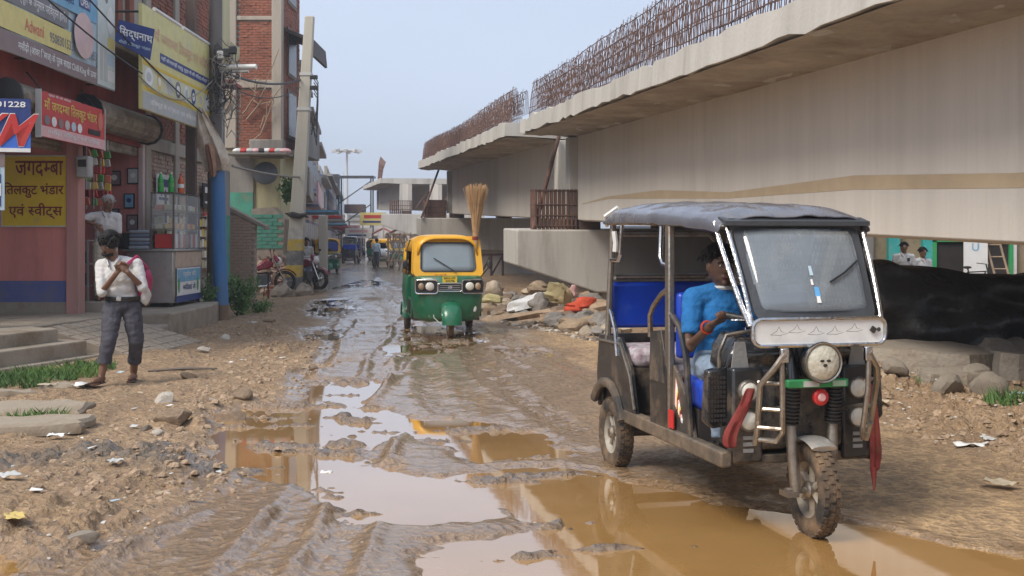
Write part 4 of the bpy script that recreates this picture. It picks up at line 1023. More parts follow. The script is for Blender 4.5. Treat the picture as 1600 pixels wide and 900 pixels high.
# skyline poles and frame
t = thing('high_mast_light', 'tall high mast street light with a ring of lamps over the far street', 'street light', (-25.8, 180, 0))
MB().tube([(0, 0, 0), (0, 0, 15.6)], [.3, .16], 10).build('mast', SILV, t)
MB().lathe([(1.5, 0), (1.6, .1), (1.5, .2)], (0, 0, 15.4), n=20).build('lamp_ring', SILV, t)
for k in range(8): a = k*math.pi/4; MB().obox((1.9*math.cos(a), 1.9*math.sin(a), 15.5), (.9, .5, .4), (0, .2, a)).build('floodlight', SILV, t)
for i, (px, py, d) in enumerate(((514, 262, 150), (536, 268, 160), (497, 255, 90), (470, 95, 60))):
    p = at(px, py, d); o = MB().tube([(p.x, d, 0), (p.x, d, p.z)], [.09, .05], 6).build('antenna_mast', SILV); tag(o, ['thin pale mast left of the high mast light', 'thin pale mast close to the high mast light', 'thin mast over the white house roofs', 'thin mast behind the brick tower house'][i], 'mast')
t = thing('water_tower', 'dark water tank and frame on stilts above the far stalls', 'water tower', (-17.6, 130, 0))
for x in (-1.8, 1.8):
    for y in (-1, 1): MB().tube([(x, y, 0), (x, y, 8.7)], .09, 6).build('leg', BLKM, t)
MB().box(-2.1, 2.1, -1.2, 1.2, 8.6, 8.8).build('deck', BLKM, t); MB().box(-3.4, -1.9, -.6, .6, 6.2, 9.0).build('panel_box', BLKM, t); MB().box(-1.2, 1.0, -1, 1, 4.6, 5.6).build('tank', RUSTD, t)
for i in range(3): MB().tube([(-1.8, -1, 2.6*i+.5), (1.8, -1, 2.6*i+3.0)], .07, 5).build('brace', BLKM, t)

# ---------------------------------------------------------------- concrete pole with painted bands
cp = thing('concrete_pole', 'tall leaning concrete electric pole with yellow and black bands', 'pole', (-6.28, 33.0, 0))
PC = M('pole_concrete', (.50, .465, .39), .9, var=.12, scale=1.5, bump=.15, bscale=30, dirt=(.36, .31, .24), damt=.35, streak=True)
def pole_ring(z, grow=0.):
    k = z/8.2; w = .225*(1-k)+.125*k+grow; h = .18*(1-k)+.11*k+grow; x = .50*k
    return [(x-w, -h, z), (x+w, -h, z), (x+w, h, z), (x-w, h, z)]
MB().loft([pole_ring(z) for z in np.linspace(-.4, 8.0, 15)]).build('shaft', PC, cp, smooth=0, bevel=.02)
for z0, z1, mt in ((.18, .55, 'pole_grey'), (.55, .88, 'pole_yellow'), (.88, 1.30, 'pole_grey'), (1.30, 1.62, 'pole_yellow'), (1.62, 1.95, 'pole_white')):
    mm = M(mt, {'pole_grey': (.14, .14, .145), 'pole_yellow': (.48, .34, .04), 'pole_white': (.42, .40, .36)}[mt], .8, var=.25, dirt=(.36, .32, .25), damt=.42, dscale=4)
    MB().loft([pole_ring(z0, .004), pole_ring(z1, .004)]).build('painted_band', mm, cp, smooth=0)
for z in (5.3, 6.3): MB().loft([pole_ring(z, .02), pole_ring(z+.08, .02)]).build('clamp', SILV, cp, smooth=0)
for k in range(6): MB().tube([(.62, -.1, 6.3-.1*k), (.75, -.15, 6.1-.1*k), (.70, -.12, 5.3-.2*k), (.55, -.1, 4.6+.1*k)], .016, 5).build('cable_loop', WIRE, cp)
for z in (6.25, 5.95): MB().obox((.62, -.1, z), (.22, .1, .12)).build('insulator', BLKM, cp, bevel=.02)
t = thing('black_rag', 'black rag knotted round the concrete pole above the painted bands', 'rag', (-6.14, 32.86, 2.3))
MB().tube([(-.24, 0, .03), (-.1, -.1, .02), (.1, -.1, -.02), (.24, 0, .02)], [.05, .09, .08, .05], 8).build('knot', DARK, t); MB().tube([(.2, 0, .02), (.34, -.05, -.06)], [.05, .02], 6).build('tail', DARK, t); MB().tube([(-.2, 0, .02), (-.32, -.05, .06)], [.05, .02], 6).build('tail', DARK, t)
for i, (x, y, s) in enumerate(((-6.45, 32.3, .30), (-5.88, 32.6, .26))):
    o = crumple(MB().ell((x, y, .12), (s, s*.8, .26), (0, 0, .5*i), 10, 7), .03, i).build('boulder', CEM, smooth=0); tag(o, ['pale boulder at the road side foot of the concrete pole', 'smaller pale boulder beside the concrete pole'][i], 'boulder', 'boulders at the pole foot')
o = crumple(MB().box(-5.98, -5.72, 35.6, 35.85, -.2, 2.35), .012, 2).build('stone_post', PC, smooth=0, bevel=.02); tag(o, 'short stone post between the motorcycles and the distant auto-rickshaw', 'post')
t = thing('iron_stand', 'low rusty iron stand in front of the motorcycles', 'stand', (-7.3, 31.2, 0))
MB().box(-.6, .75, -.1, .1, .68, .72).build('top_rail', RUSTD, t)
for x in (-.55, .7): MB().tube([(x, 0, 0), (x, 0, .7)], .025, 6).build('leg', RUSTD, t)

# ---------------------------------------------------------------- motorcycles
def motorcycle(loc, rz, body, label):
    t = thing('motorcycle', label, 'motorcycle', loc, rz, 'motorcycles parked on the left'); t.rotation_euler = (0, R(-8), rz)
    TY = M('tyre', (.022, .021, .020), .85, var=.2, dirt=(.19, .13, .085), damt=.45, dscale=6); CH = M('chrome', (.6, .6, .6), .2, metal=1)
    for x in (-.64, .66):
        w = MB().lathe([(.22, -.05), (.29, -.05), (.31, 0), (.29, .05), (.22, .05), (.22, -.05)], (x, 0, .31), (R(90), 0, 0), 24, cap=False).build('wheel', TY, t)
        MB().lathe([(.06, -.05), (.07, 0), (.06, .05)], (x, 0, .31), (R(90), 0, 0), 12).build('hub', CH, w)
        for k in range(5): a = k*2*math.pi/5; MB().tube([(x, 0, .31), (x+.23*math.cos(a), 0, .31+.23*math.sin(a))], .018, 5).build('spoke', GREYM, w)
    MB().tube([(.66, .06, .31), (.52, .06, .70), (.44, .05, .95)], .025, 8).build('fork', CH, t); MB().tube([(.66, -.06, .31), (.52, -.06, .70), (.44, -.05, .95)], .025, 8).build('fork', CH, t)
    MB().loft([[(.40, -.09, .78), (.40, .09, .78), (.40, .09, .90), (.40, -.09, .90)], [(.2, -.15, .74), (.2, .15, .74), (.2, .12, 1.0), (.2, -.12, 1.0)], [(-.08, -.10, .72), (-.08, .10, .72), (-.08, .09, .86), (-.08, -.09, .86)]]).build('fuel_tank', body, t, bevel=.04)
    MB().loft([[(-.05, -.11, .72), (-.05, .11, .72), (-.05, .10, .80), (-.05, -.10, .80)], [(-.45, -.13, .76), (-.45, .13, .76), (-.45, .12, .84), (-.45, -.12, .84)], [(-.78, -.08, .84), (-.78, .08, .84), (-.78, .07, .91), (-.78, -.07, .91)]]).build('seat', BLKM, t, bevel=.03)
    MB().loft([[(-.1, -.13, .58), (-.1, .13, .58), (-.1, .13, .72), (-.1, -.13, .72)], [(-.55, -.13, .66), (-.55, .13, .66), (-.55, .12, .77), (-.55, -.12, .77)], [(-.92, -.04, .80), (-.92, .04, .80), (-.92, .04, .86), (-.92, -.04, .86)]]).build('side_panel', body, t, bevel=.02)
    MB().box(-.12, .28, -.12, .12, .30, .62).build('engine', M('engine_grey', (.14, .14, .14), .5, metal=.5), t, bevel=.03)
    MB().tube([(.25, -.1, .35), (.1, -.16, .27), (-.7, -.18, .34)], [.03, .03, .05], 10).build('exhaust', CH, t)
    MB().tube([(.38, -.36, 1.02), (.44, -.12, 1.02), (.44, .12, 1.02), (.38, .36, 1.02)], .016, 8).build('handlebar', CH, t)
    MB().ell((.56, 0, .90), (.10, .11, .12)).build('headlight', LGT, t); MB().obox((.50, 0, .98), (.14, .24, .2), (0, -.4, 0), .7).build('fairing', body, t, bevel=.03)
    for s in (-1, 1): MB().tube([(.42, s*.28, 1.03), (.42, s*.34, 1.20)], .01, 5).build('mirror_stem', BLKM, t); MB().ell((.42, s*.36, 1.23), (.02, .06, .04)).build('mirror', BLKM, t)
    MB().tube(arc((.66, 0, .31), .35, 20, 130, 8, 'xz'), .05, 6, flat=(.4, 1.4)).build('mudguard', body, t); MB().tube(arc((-.64, 0, .31), .36, 40, 150, 8, 'xz'), .05, 6, flat=(.4, 1.4)).build('mudguard', BLKM, t)
    MB().tube([(.1, .1, .3), (.05, .3, -.04)], .015, 5).build('side_stand', BLKM, t)
    return t
RB = P('bike_red', (.28, .012, .03), .25, dirt=(.3, .2, .15), damt=.25); BB = P('bike_black', (.03, .03, .04), .25); MB_ = P('bike_maroon', (.20, .02, .04), .3)
motorcycle((-6.98, 32.3, .03), R(20), RB, 'dark red motorcycle parked before the green ruin')
motorcycle((-6.2, 34.6, .03), R(-35), MB_, 'maroon motorcycle parked behind the concrete pole')
motorcycle((-6.2, 36.8, .03), R(-75), BB, 'black motorcycle parked near the short stone post')

# ---------------------------------------------------------------- shrub and grass
LEAF = M('leaf', (.075, .155, .035), .6, var=.4, scale=2.5, bump=.05); LEAF2 = M('leaf_light', (.115, .205, .045), .6, var=.35, scale=3)
def leaf_plant(name, loc, h, rad, n, label, seed, cat='shrub', ls=.05, mats=(LEAF, LEAF2)):
    rg = np.random.default_rng(seed); t = thing(name, label, cat, loc); ms = [MB(), MB()]; stem = MB()
    for s in range(16):
        a = rg.random()*6.28; r0 = rad*(.3+.7*rg.random()); hh = h*(.55+.45*rg.random())
        pts = [Vector((math.cos(a)*r0*k*k, math.sin(a)*r0*k*k, hh*(k-.18*k*k*1.2))) for k in np.linspace(0, 1, 6)]
        stem.tube(pts, [.012, .011, .009, .007, .005, .003], 4)
        for q in range(n//16):
            k = .2+.8*rg.random(); i = min(4, int(k*5)); p = pts[i].lerp(pts[i+1], k*5-i)+Vector(rg.normal(0, rad*.13, 3))
            L = ls*(.6+.8*rg.random()); d = Vector(rg.normal(0, 1, 3)).normalized(); e = d.orthogonal().normalized()*L*.42
            b = p+d*L*.5; c = p+d*L
            ms[q % 2].add([p, b+e, c, b-e], [(0, 1, 2, 3)])
    for i in (0, 1): o = ms[i].build('leaves', mats[i], t, smooth=0); o['kind'] = 'stuff'
    stem.build('stems', LEAF, t)['kind'] = 'stuff'
    return t
leaf_plant('green_shrub', (-5.55, 23.6, .02), 1.05, .5, 2200, 'bushy light green shrub growing behind the blue post', 1)
leaf_plant('green_shrub', (-5.78, 21.9, .1), 1.1, .25, 420, 'thin dark green shrub climbing in front of the blue post', 2, mats=(LEAF, LEAF))
leaf_plant('green_shrub', (-5.3, 24.2, .02), .4, .4, 450, 'low spreading weeds at the foot of the green shrub', 3)
leaf_plant('wall_creeper', (-6.55, 33.5, 2.6), 1.1, .4, 700, 'dark creeper hanging on the yellow wall beside the concrete pole', 5, 'creeper', .09, (LEAF, LEAF))
def grass(loc, rx, ry, n, seed, label, h=.12):
    rg = np.random.default_rng(seed); m = MB()
    for k in range(n):
        a = rg.random()*6.28; r_ = math.sqrt(rg.random()); x = loc[0]+rx*r_*math.cos(a); y = loc[1]+ry*r_*math.sin(a); z = loc[2]-.01
        hh = h*(.4+.8*rg.random()); b = rg.random()*6.28; l = rg.normal(0, hh*.45, 2); w = .006+.006*rg.random()
        m.add([(x-w*math.cos(b), y-w*math.sin(b), z), (x+w*math.cos(b), y+w*math.sin(b), z), (x+l[0]*.5+w*.6*math.cos(b), y+l[1]*.5, z+hh*.6), (x+l[0], y+l[1], z+hh)], [(0, 1, 2, 3)])
    o = m.build('grass', LEAF2 if seed % 2 else LEAF, smooth=0); tag(o, label, 'grass', kind='stuff')
def gr_at(px, py): x, y = gp(px, py); return (x, y, gz(x, y))
for i, (px, py, rx, ry, n, lb) in enumerate(((40, 603, .55, .35, 900, 'green grass along the lowest cement step'), (95, 594, .5, .3, 700, 'green grass at the foot of the steps'), (140, 585, .3, .25, 350, 'small green tuft at the end of the steps'), (60, 672, .25, .18, 350, 'green tuft beside the broken slab'), (20, 612, .4, .2, 400, 'grass at the step corner'), (1470, 610, .5, .3, 350, 'thin weeds by the broken concrete under the flyover'), (1590, 660, .3, .3, 250, 'small weeds on the earth heap'))):
    grass(gr_at(px, py), rx, ry, n, i, lb)
# ================================================================== VEHICLES
TYRE = M('tyre', (.022, .021, .020), .85, var=.2, dirt=(.19, .13, .085), damt=.45, dscale=6)
TYREM = M('tyre_muddy', (.035, .030, .026), .9, var=.25, scale=9, bump=.2, dirt=(.215, .14, .082), damt=.66, dscale=5)
RIMG = M('rim_dusty', (.34, .31, .26), .6, metal=.2, var=.18, dirt=(.24, .165, .10), damt=.5, dscale=7)
CHR = M('chrome', (.72, .72, .71), .16, metal=1., var=.05, dirt=(.35, .30, .25), damt=.22, dscale=9)
CHRD = M('chrome_dull', (.36, .33, .29), .38, metal=.9, var=.15, dirt=(.20, .14, .09), damt=.45, dscale=8)
BODY = M('charcoal_body', (.020, .021, .023), .3, var=.2, bump=.04, dirt=(.17, .125, .085), damt=.46, dscale=4.5, coat=.3)
BODYM = M('muddy_body', (.045, .042, .04), .5, var=.2, bump=.08, dirt=(.20, .145, .095), damt=.58, dscale=4)
SHRD = M('shroud_black', (.016, .017, .019), .22, var=.2, bump=.02, dirt=(.16, .12, .085), damt=.38, dscale=6, coat=.5)
BVIN = M('blue_vinyl', (.006, .045, .42), .35, var=.12, bump=.03, bscale=90, dirt=(.02, .06, .30), damt=.3)
ROOFM = M('roof_tarp', (.12, .125, .15), .22, var=.25, scale=3, bump=.10, bscale=14, dirt=(.22, .20, .19), damt=.33, dscale=3.5, coat=.35, bdist=.02)
PATT = M('patterned_cloth', (.42, .38, .40), .9, var=.55, scale=16, bump=.1, dirt=(.22, .10, .16), damt=.45, dscale=14)
WGL = M('windscreen', (.27, .31, .345), .04, var=.15, bump=0, alpha=.52, coat=1., spec=.9, dirt=(.40, .42, .43), damt=.3, dscale=2)
LENS = M('lamp_lens', (.72, .70, .62), .12, var=.12, scale=20, bump=.15, bscale=60, coat=.6)
RUB = M('rubber_grey', (.055, .06, .068), .5)
RIBB = M('red_ribbon', (.22, .035, .03), .8, var=.3, scale=8, dirt=(.2, .10, .06), damt=.35)
def rrect(hw, hh, r, n=5, ox=0, oz=0):
    out = []
    for cx, cz, a0 in ((hw-r, hh-r, 0), (-hw+r, hh-r, 90), (-hw+r, -hh+r, 180), (hw-r, -hh+r, 270)):
        for i in range(n+1):
            a = R(a0+90*i/n); out.append((ox+cx+r*math.cos(a), oz+cz+r*math.sin(a)))
    return out
def wheel(t, c, r, w, rz=0, name='wheel', spokes=6, tread=True, rim=None, tyre=None):
    tyre = tyre or TYREM; rim = rim or RIMG
    rot = Euler((0, R(90), rz)).to_matrix() if rz == 0 else (Matrix.Rotation(rz, 3, 'Z') @ Euler((0, R(90), 0)).to_matrix())
    h = w/2
    o = MB().lathe([(r*.60, -h*.75), (r*.72, -h), (r*.88, -h*1.02), (r*.965, -h*.82), (r, -h*.35), (r, h*.35), (r*.965, h*.82), (r*.88, h*1.02), (r*.72, h), (r*.60, h*.75)], c, rot, 36, cap=False).build(name, tyre, t)
    if tread:
        m = MB()
        for k in range(34):
            a = 2*math.pi*k/34
            for row in (-.62, 0, .62):
                aa = a+(.09 if row == 0 else 0); rr = r*(1.0 if row == 0 else .985)
                m.obox(Vector(c)+rot @ Vector((rr*math.cos(aa), rr*math.sin(aa), row*h)), (r*.05, r*.115, h*.46), rot @ Euler((0, row*-.35, aa)).to_matrix())
        q = m.build('tread', tyre, o, smooth=0); q['kind'] = 'stuff'
    rm = MB().lathe([(r*.62, -h*.7), (r*.60, -h*.45), (r*.55, -h*.2), (r*.55, h*.2), (r*.60, h*.45), (r*.62, h*.7), (r*.635, h*.75), (r*.585, h*.5), (r*.535, h*.15), (r*.535, -h*.15), (r*.585, -h*.5), (r*.635, -h*.75), (r*.62, -h*.7)], c, rot, 30, cap=False).build('rim', rim, o)
    for k in range(spokes):
        a = 2*math.pi*k/spokes
        p0 = Vector(c)+rot @ Vector((r*.14*math.cos(a), r*.14*math.sin(a), 0)); p1 = Vector(c)+rot @ Vector((r*.56*math.cos(a), r*.56*math.sin(a), 0))
        MB().tube([p0, p1], [r*.085, r*.07], 6).build('spoke', rim, o)
    MB().lathe([(r*.0, -h*.95), (r*.12, -h*.9), (r*.19, -h*.6), (r*.19, h*.6), (r*.12, h*.9), (0, h*.95)], c, rot, 14).build('hub', CHRD, o)
    return o

# ---------------------------------------------------------------- e-rickshaw (forward is -Y, origin on the ground under the rear axle)
er = thing('electric_rickshaw', 'black electric rickshaw with blue seats and chrome windscreen frame driving through the mud', 'rickshaw', (1.154, 8.263, 0.0), R(13.5))
for s in (-1, 1): wheel(er, (s*.43, 0, .24), .245, .115, spokes=8)
wheel(er, (0, -2.06, .245), .252, .105, rz=R(-4), spokes=6)
MB().tube([(-.38, 0, .24), (.38, 0, .24)], .035, 10).build('axle', BODYM, er)
for s in (-.3, .3): MB().tube([(s, -.45, .40), (s, 0, .29), (s, .35, .40)], .025, 6).build('leaf_spring', BODYM, er)
MB().box(-.45, .45, -1.93, .24, .37, .42).build('floor_pan', BODYM, er, bevel=.008)
for s in (-1, 1):
    MB().box(s*.455-.035, s*.455+.035, -1.95, -.30, .36, .45).build('side_sill', M('sill_muddy', (.12, .10, .08), .6, metal=.3, dirt=(.26, .19, .125), damt=.6, dscale=5), er, bevel=.012)
    # rear quarter with wheel arch
    a = [(.33*math.cos(R(q)), .25+.33*math.sin(R(q))) for q in range(25, 156, 13)]
    poly = [(.28, .42), (.30, .66), (.24, .92), (-.26, .93), (-.44, .72), (-.52, .42)]
    poly = [(.28, .42), (.30, .66), (.24, .92), (-.26, .93), (-.44, .74), (-.56, .44)] + [(-p[0]*1.0, p[1]) for p in a][:0]
    arch = [(-.335, .43)]+[(.33*math.cos(R(q)), .25+.33*math.sin(R(q))) for q in range(148, 41, -12)]+[(.26, .43)]
    poly = [(.27, .66), (.22, .92), (-.26, .93), (-.46, .74), (-.56, .45)]+arch
    MB().prism(poly, s*.455, s*.485, 'x').build('rear_quarter', BODY, er, smooth=0, bevel=.006)
    MB().tube([(s*.50, .345*math.cos(R(q)), .25+.345*math.sin(R(q))) for q in range(160, 25, -9)], .028, 8, flat=(1, 1.3)).build('wheel_flare', BODYM, er)
    MB().tube([(s*.488, .25, .88), (s*.492, -.28, .89), (s*.492, -.47, .70), (s*.49, -.56, .48)], .010, 6).build('trim', CHRD, er)
    # entrance step panel and driver's door panel
    MB().prism([(-.84, .44), (-1.14, .42), (-1.13, .80), (-1.02, 1.04), (-.84, 1.02), (-.82, .80)], s*.445, s*.485, 'x').build('door_panel', BODY, er, smooth=0, bevel=.008)
    MB().prism([(-.86, .72), (-1.10, .72), (-1.05, .98), (-.87, .97)], s*.486, s*.494, 'x').build('panel_inset', BODYM, er, smooth=0)
    MB().prism([(-1.14, .43), (-1.50, .43), (-1.42, .62), (-1.16, .84)], s*.43, s*.455, 'x').build('kick_panel', BODYM, er, smooth=0, bevel=.006)
    MB().box(s*.475-.004, s*.49+.004, -1.24, -1.16, .46, .57).build('reflector', P('reflector_red', (.55, .03, .03), .3), er)
    # posts
    MB().tube([(s*.47, .06, .88), (s*.465, .02, 1.3), (s*.455, -.02, 1.73)], .022, 8).build('rear_post', CHRD, er)
    MB().box(s*.46-.022, s*.46+.022, -1.155, -1.085, .43, 1.73).build('mid_post', CHRD, er, bevel=.01)
    # grab rails
    MB().tube([(s*.475, -.02, 1.10), (s*.49, -.10, 1.07), (s*.49, -.17, .98), (s*.485, -.2, .80)], .017, 8).build('grab_rail', CHR, er)
    MB().tube([(s*.46, -.22, 1.71), (s*.47, -.215, 1.50), (s*.47, -.17, 1.46), (s*.465, .0, 1.46)], .016, 8).build('grab_rail', CHR, er)
    MB().tube([(s*.46, -.98, 1.71), (s*.47, -.985, 1.50), (s*.47, -1.03, 1.45), (s*.465, -1.10, 1.44)], .016, 8).build('grab_rail', CHR, er)
    MB().tube([(s*.46, -.78, .98), (s*.47, -.80, 1.12), (s*.47, -.86, 1.18), (s*.47, -1.0, 1.26), (s*.46, -1.1, 1.3)], .017, 8).build('grab_rail', CHRD, er)
    MB().tube([(s*.46, -1.16, 1.14), (s*.48, -1.24, 1.13), (s*.48, -1.34, 1.08), (s*.475, -1.42, .92), (s*.47, -1.46, .62), (s*.46, -1.46, .44)], .020, 8).build('grab_rail', BODY, er)
# rear panel and bumper
MB().box(-.46, .46, .22, .245, .43, .92).build('rear_panel', BODY, er, bevel=.006); MB().tube([(-.47, .27, .42), (.47, .27, .42)], .025, 8).build('bumper', BODYM, er)
# seats
MB().box(-.44, .44, -.42, .2, .43, .74).build('seat_base', BODY, er); MB().box(-.45, .45, -.44, .05, .74, .87).build('rear_cushion', PATT, er, bevel=.045)
MB().box(-.45, .45, .06, .13, .97, 1.30).build('rear_backrest', BVIN, er, bevel=.03); MB().tube([(-.455, .10, 1.31), (.455, .10, 1.31)], .02, 8).build('backrest_rail', CHRD, er)
MB().box(-.44, .44, -1.13, -.83, .43, .72).build('bench_base', BODY, er); MB().box(-.45, .45, -1.12, -.82, .72, .84).build('bench_cushion', PATT, er, bevel=.04)
MB().box(-.44, -.04, -1.21, -1.145, .88, 1.28).build('divider_backrest', BVIN, er, bevel=.025); MB().box(.02, .44, -1.21, -1.145, .88, 1.28).build('divider_backrest', BVIN, er, bevel=.025)
MB().tube([(-.02, -1.20, .5), (-.02, -1.20, 1.34), (.44, -1.2, 1.34)], .016, 8).build('divider_rail', CHRD, er)
MB().box(-.43, .43, -1.56, -1.22, .60, .79).build('driver_cushion', BVIN, er, bevel=.05); MB().box(-.42, .42, -1.48, -1.24, .42, .61).build('battery_box', DARK, er)
# far side screens: sheets pierced with tri-lobed holes
def pierced(y0, y1, z0, z1, s):
    m = MB(); st_ = .046; nyy = int((y1-y0)/st_); nzz = int((z1-z0)/st_)
    for i in range(nyy):
        for j in range(nzz):
            a, b = y0+i*st_, z0+j*st_; off = st_*.5*(j % 2); yy = a+off
            if yy+st_ > y1: continue
            for q in (90, 210, 330):
                m.beam((s, yy+st_*.5, b+st_*.5), (s, yy+st_*.5+st_*.62*math.cos(R(q)), b+st_*.5+st_*.62*math.sin(R(q))), .004, .023)
    o = m.build('pierced_screen', M('screen_grey', (.30, .27, .23), .6, metal=.3, dirt=(.2, .16, .12), damt=.4), er, smooth=0); o['kind'] = 'stuff'
pierced(-1.78, -1.16, 1.15, 1.64, .465); pierced(-.62, .02, 1.16, 1.62, .465); pierced(-1.05, -.70, 1.16, 1.62, .465)
for y0, y1 in ((-1.8, -1.16), (-1.09, -.02)): MB().tube([(.466, y0, 1.14), (.466, y1, 1.14), (.466, y1, 1.66), (.466, y0, 1.66)], .016, 6, closed=True).build('screen_frame', CHRD, er)
MB().tube([(-.40, .05, 1.64), (.30, .06, 1.64), (.38, .06, 1.56), (.38, .07, 1.40), (.28, .08, 1.34), (-.40, .08, 1.34)], .017, 8).build('rear_window_rail', CHRD, er)
MB().box(-.44, .44, .055, .06, 1.34, 1.70).build('rear_window_sheet', M('smoky_sheet', (.10, .10, .10), .3, alpha=.55), er)
# roof: quilted tarpaulin over bows
rg = np.random.default_rng(5); rows = []
for i in range(27):
    y = .07-1.94*i/26; f = min(1, i/2.5, (26-i)/2.0); zz = 1.785-.045*(i/26)**2*1.6; row = []
    hw = .505-.045*(i/26)
    for j in range(21):
        u = j/20*2-1; x = hw*math.copysign(min(1, abs(u)*1.02), u)
        crown = (1-abs(u)**3.2)*.065+(1-f)*-.045
        wr = .011*math.sin(i*1.3+3*u)*math.sin(u*7+i*.7)+rg.normal(0, .004)
        row.append((x, y, zz+crown+wr-.0))
    row = [(-hw-.004, y, zz-.075+rg.normal(0, .005))]+row+[(hw+.004, y, zz-.075+rg.normal(0, .005))]
    rows.append(row)
roof = MB().grid(rows).build('roof_cover', ROOFM, er, smooth=80, solid=.016, sub=1)
for i in range(5): MB().tube([(-.46, .02-.43*i, 1.715), (-.3, .02-.43*i, 1.755), (.3, .02-.43*i, 1.755), (.46, .02-.43*i, 1.715)], .013, 6).build('roof_bow', CHRD, roof)
for s in (-1, 1): MB().tube([(s*.475, .04, 1.72), (s*.44, -1.78, 1.69)], .016, 6).build('roof_rail', CHRD, roof)
MB().tube([(-.48, .05, 1.70), (-.515, -.02, 1.77), (-.45, -.1, 1.83)], .014, 6).build('tie_rope', LGT, roof); MB().tube([(-.51, -.2, 1.66), (-.5, -.2, 1.58), (-.5, -.19, 1.52)], .018, 6).build('tie_rope', LGT, roof)
MB().prism([(-1.80, 1.70), (-1.90, 1.68), (-1.90, 1.705), (-1.80, 1.73)], -.44, .44, 'x').build('sun_visor', RUB, er)
# windscreen: raked chrome frame, rubber surround, glass, white cowl plate
def wsp(u, v, off=0):                   # u across (-1..1), v up (0 foot .. 1 head)
    y = -2.135+.20*v+.06*v*v; z = 1.165+.515*v
    return (u*(.372+.03*v), y-off+.035*u*u, z)
def ws_loop(hu, v0, v1, rr, off):
    pts = []
    for x, zz in rrect(hu, (v1-v0)/2, rr, 6): pts.append(wsp(x, zz+(v0+v1)/2, off))
    return pts
ws = thing('w', 'x', 'y'); bpy.data.objects.remove(ws)
outer, inner = ws_loop(.955, .02, 1.0, .10, .004), ws_loop(.84, .12, .95, .08, .004)
outer2, inner2 = ws_loop(.955, .02, 1.0, .10, -.012), ws_loop(.84, .12, .95, .08, -.012)
wsf = MB().loft([outer, inner, inner2, outer2, outer], cap=False).build('windscreen_surround', RUB, er)
rows = [[wsp(u, v, -.004) for u in np.linspace(-.86, .86, 12)] for v in np.linspace(.10, .965, 10)]
glass = MB().grid(rows).build('windscreen_glass', WGL, er, solid=.005)
for s in (-1, 1):
    MB().tube([wsp(s*1.03, v, .012) for v in np.linspace(-.06, 1.02, 10)], .013, 8).build('windscreen_frame', CHR, er)
MB().tube([(-.455, -1.79, 1.70), (-.455, -1.85, 1.60), (-.44, -1.96, 1.42), (-.415, -2.05, 1.25), (-.39, -2.11, 1.14)], .015, 8).build('windscreen_stay', CHR, er)
MB().tube([(.455, -1.72, 1.70), (.455, -1.78, 1.60), (.45, -1.90, 1.42), (.42, -2.02, 1.25), (.40, -2.08, 1.14)], .015, 8).build('windscreen_stay', CHR, er)
cw = [(x, z) for x, z in rrect(.385, .068, .045, 6)]
CWM = M('cowl_white', (.80, .80, .79), .35, var=.04, bump=.02, dirt=(.62, .6, .56), damt=.2, coat=.3)
cowl = MB().loft([[(x, -2.165+.035*(x/.42)**2, z+1.108) for x, z in cw], [(x, -2.140+.035*(x/.42)**2, z+1.108) for x, z in cw]]).build('cowl_plate', CWM, er, bevel=.006)
MB().tube([(x, -2.168+.035*(x/.42)**2, z+1.108) for x, z in rrect(.39, .072, .05, 6)], .011, 6, closed=True).build('cowl_rim', CHR, cowl)
for k, x in enumerate((-.25, -.15, .07, .19, -.04)):        # line drawings of birds on the plate
    z = 1.11+.012*(k % 2)
    MB().tube([(x-.05, -2.174+.035*(x/.42)**2, z-.012), (x-.015, -2.174+.035*(x/.42)**2, z+.006), (x, -2.174+.035*(x/.42)**2, z+.03), (x+.012, -2.174+.035*(x/.42)**2, z+.004), (x+.05, -2.174+.035*(x/.42)**2, z-.006), (x+.005, -2.174+.035*(x/.42)**2, z-.016)], .0018, 4, closed=True).build('bird_outline', PGRY, cowl)
disc(cowl, .345, 1.115, .012, RUB, 2.15, 'bolt'); MB().obox((.31, -2.152, 1.115), (.03, .01, .03), (0, .6, 0)).build('bird_mark', DARK, cowl)
for k, (u, v, w, h, mt) in enumerate(((.02, .52, .028, .05, LBLU), (.05, .30, .042, .05, P('sticker_blue', (.12, .38, .72))), (.05, .22, .034, .035, LGT), (.0, .40, .02, .03, LGT))):
    q = [wsp(u-w, v-h, .004), wsp(u+w, v-h, .004), wsp(u+w*.8, v+h, .004), wsp(u-w*.8, v+h, .004)]; MB().add(q, [(0, 1, 2, 3)]).build('sticker', mt, glass, smooth=0)
MB().tube([wsp(.80, .62, .012), wsp(.55, .50, .014), wsp(.28, .40, .012)], .006, 6).build('wiper', BLKM, er)
MB().box(-.02, .16, -2.02, -1.94, 1.16, 1.21).build('dash_tray', M('tray', (.25, .22, .18), .6), er); MB().obox((.31, -2.0, 1.20), (.14, .08, .10), (0, 0, .2), .85).build('speaker', BLKM, er, bevel=.02)
MB().box(-.40, .40, -1.86, -1.80, 1.655, 1.72).build('head_rail', RUB, er)
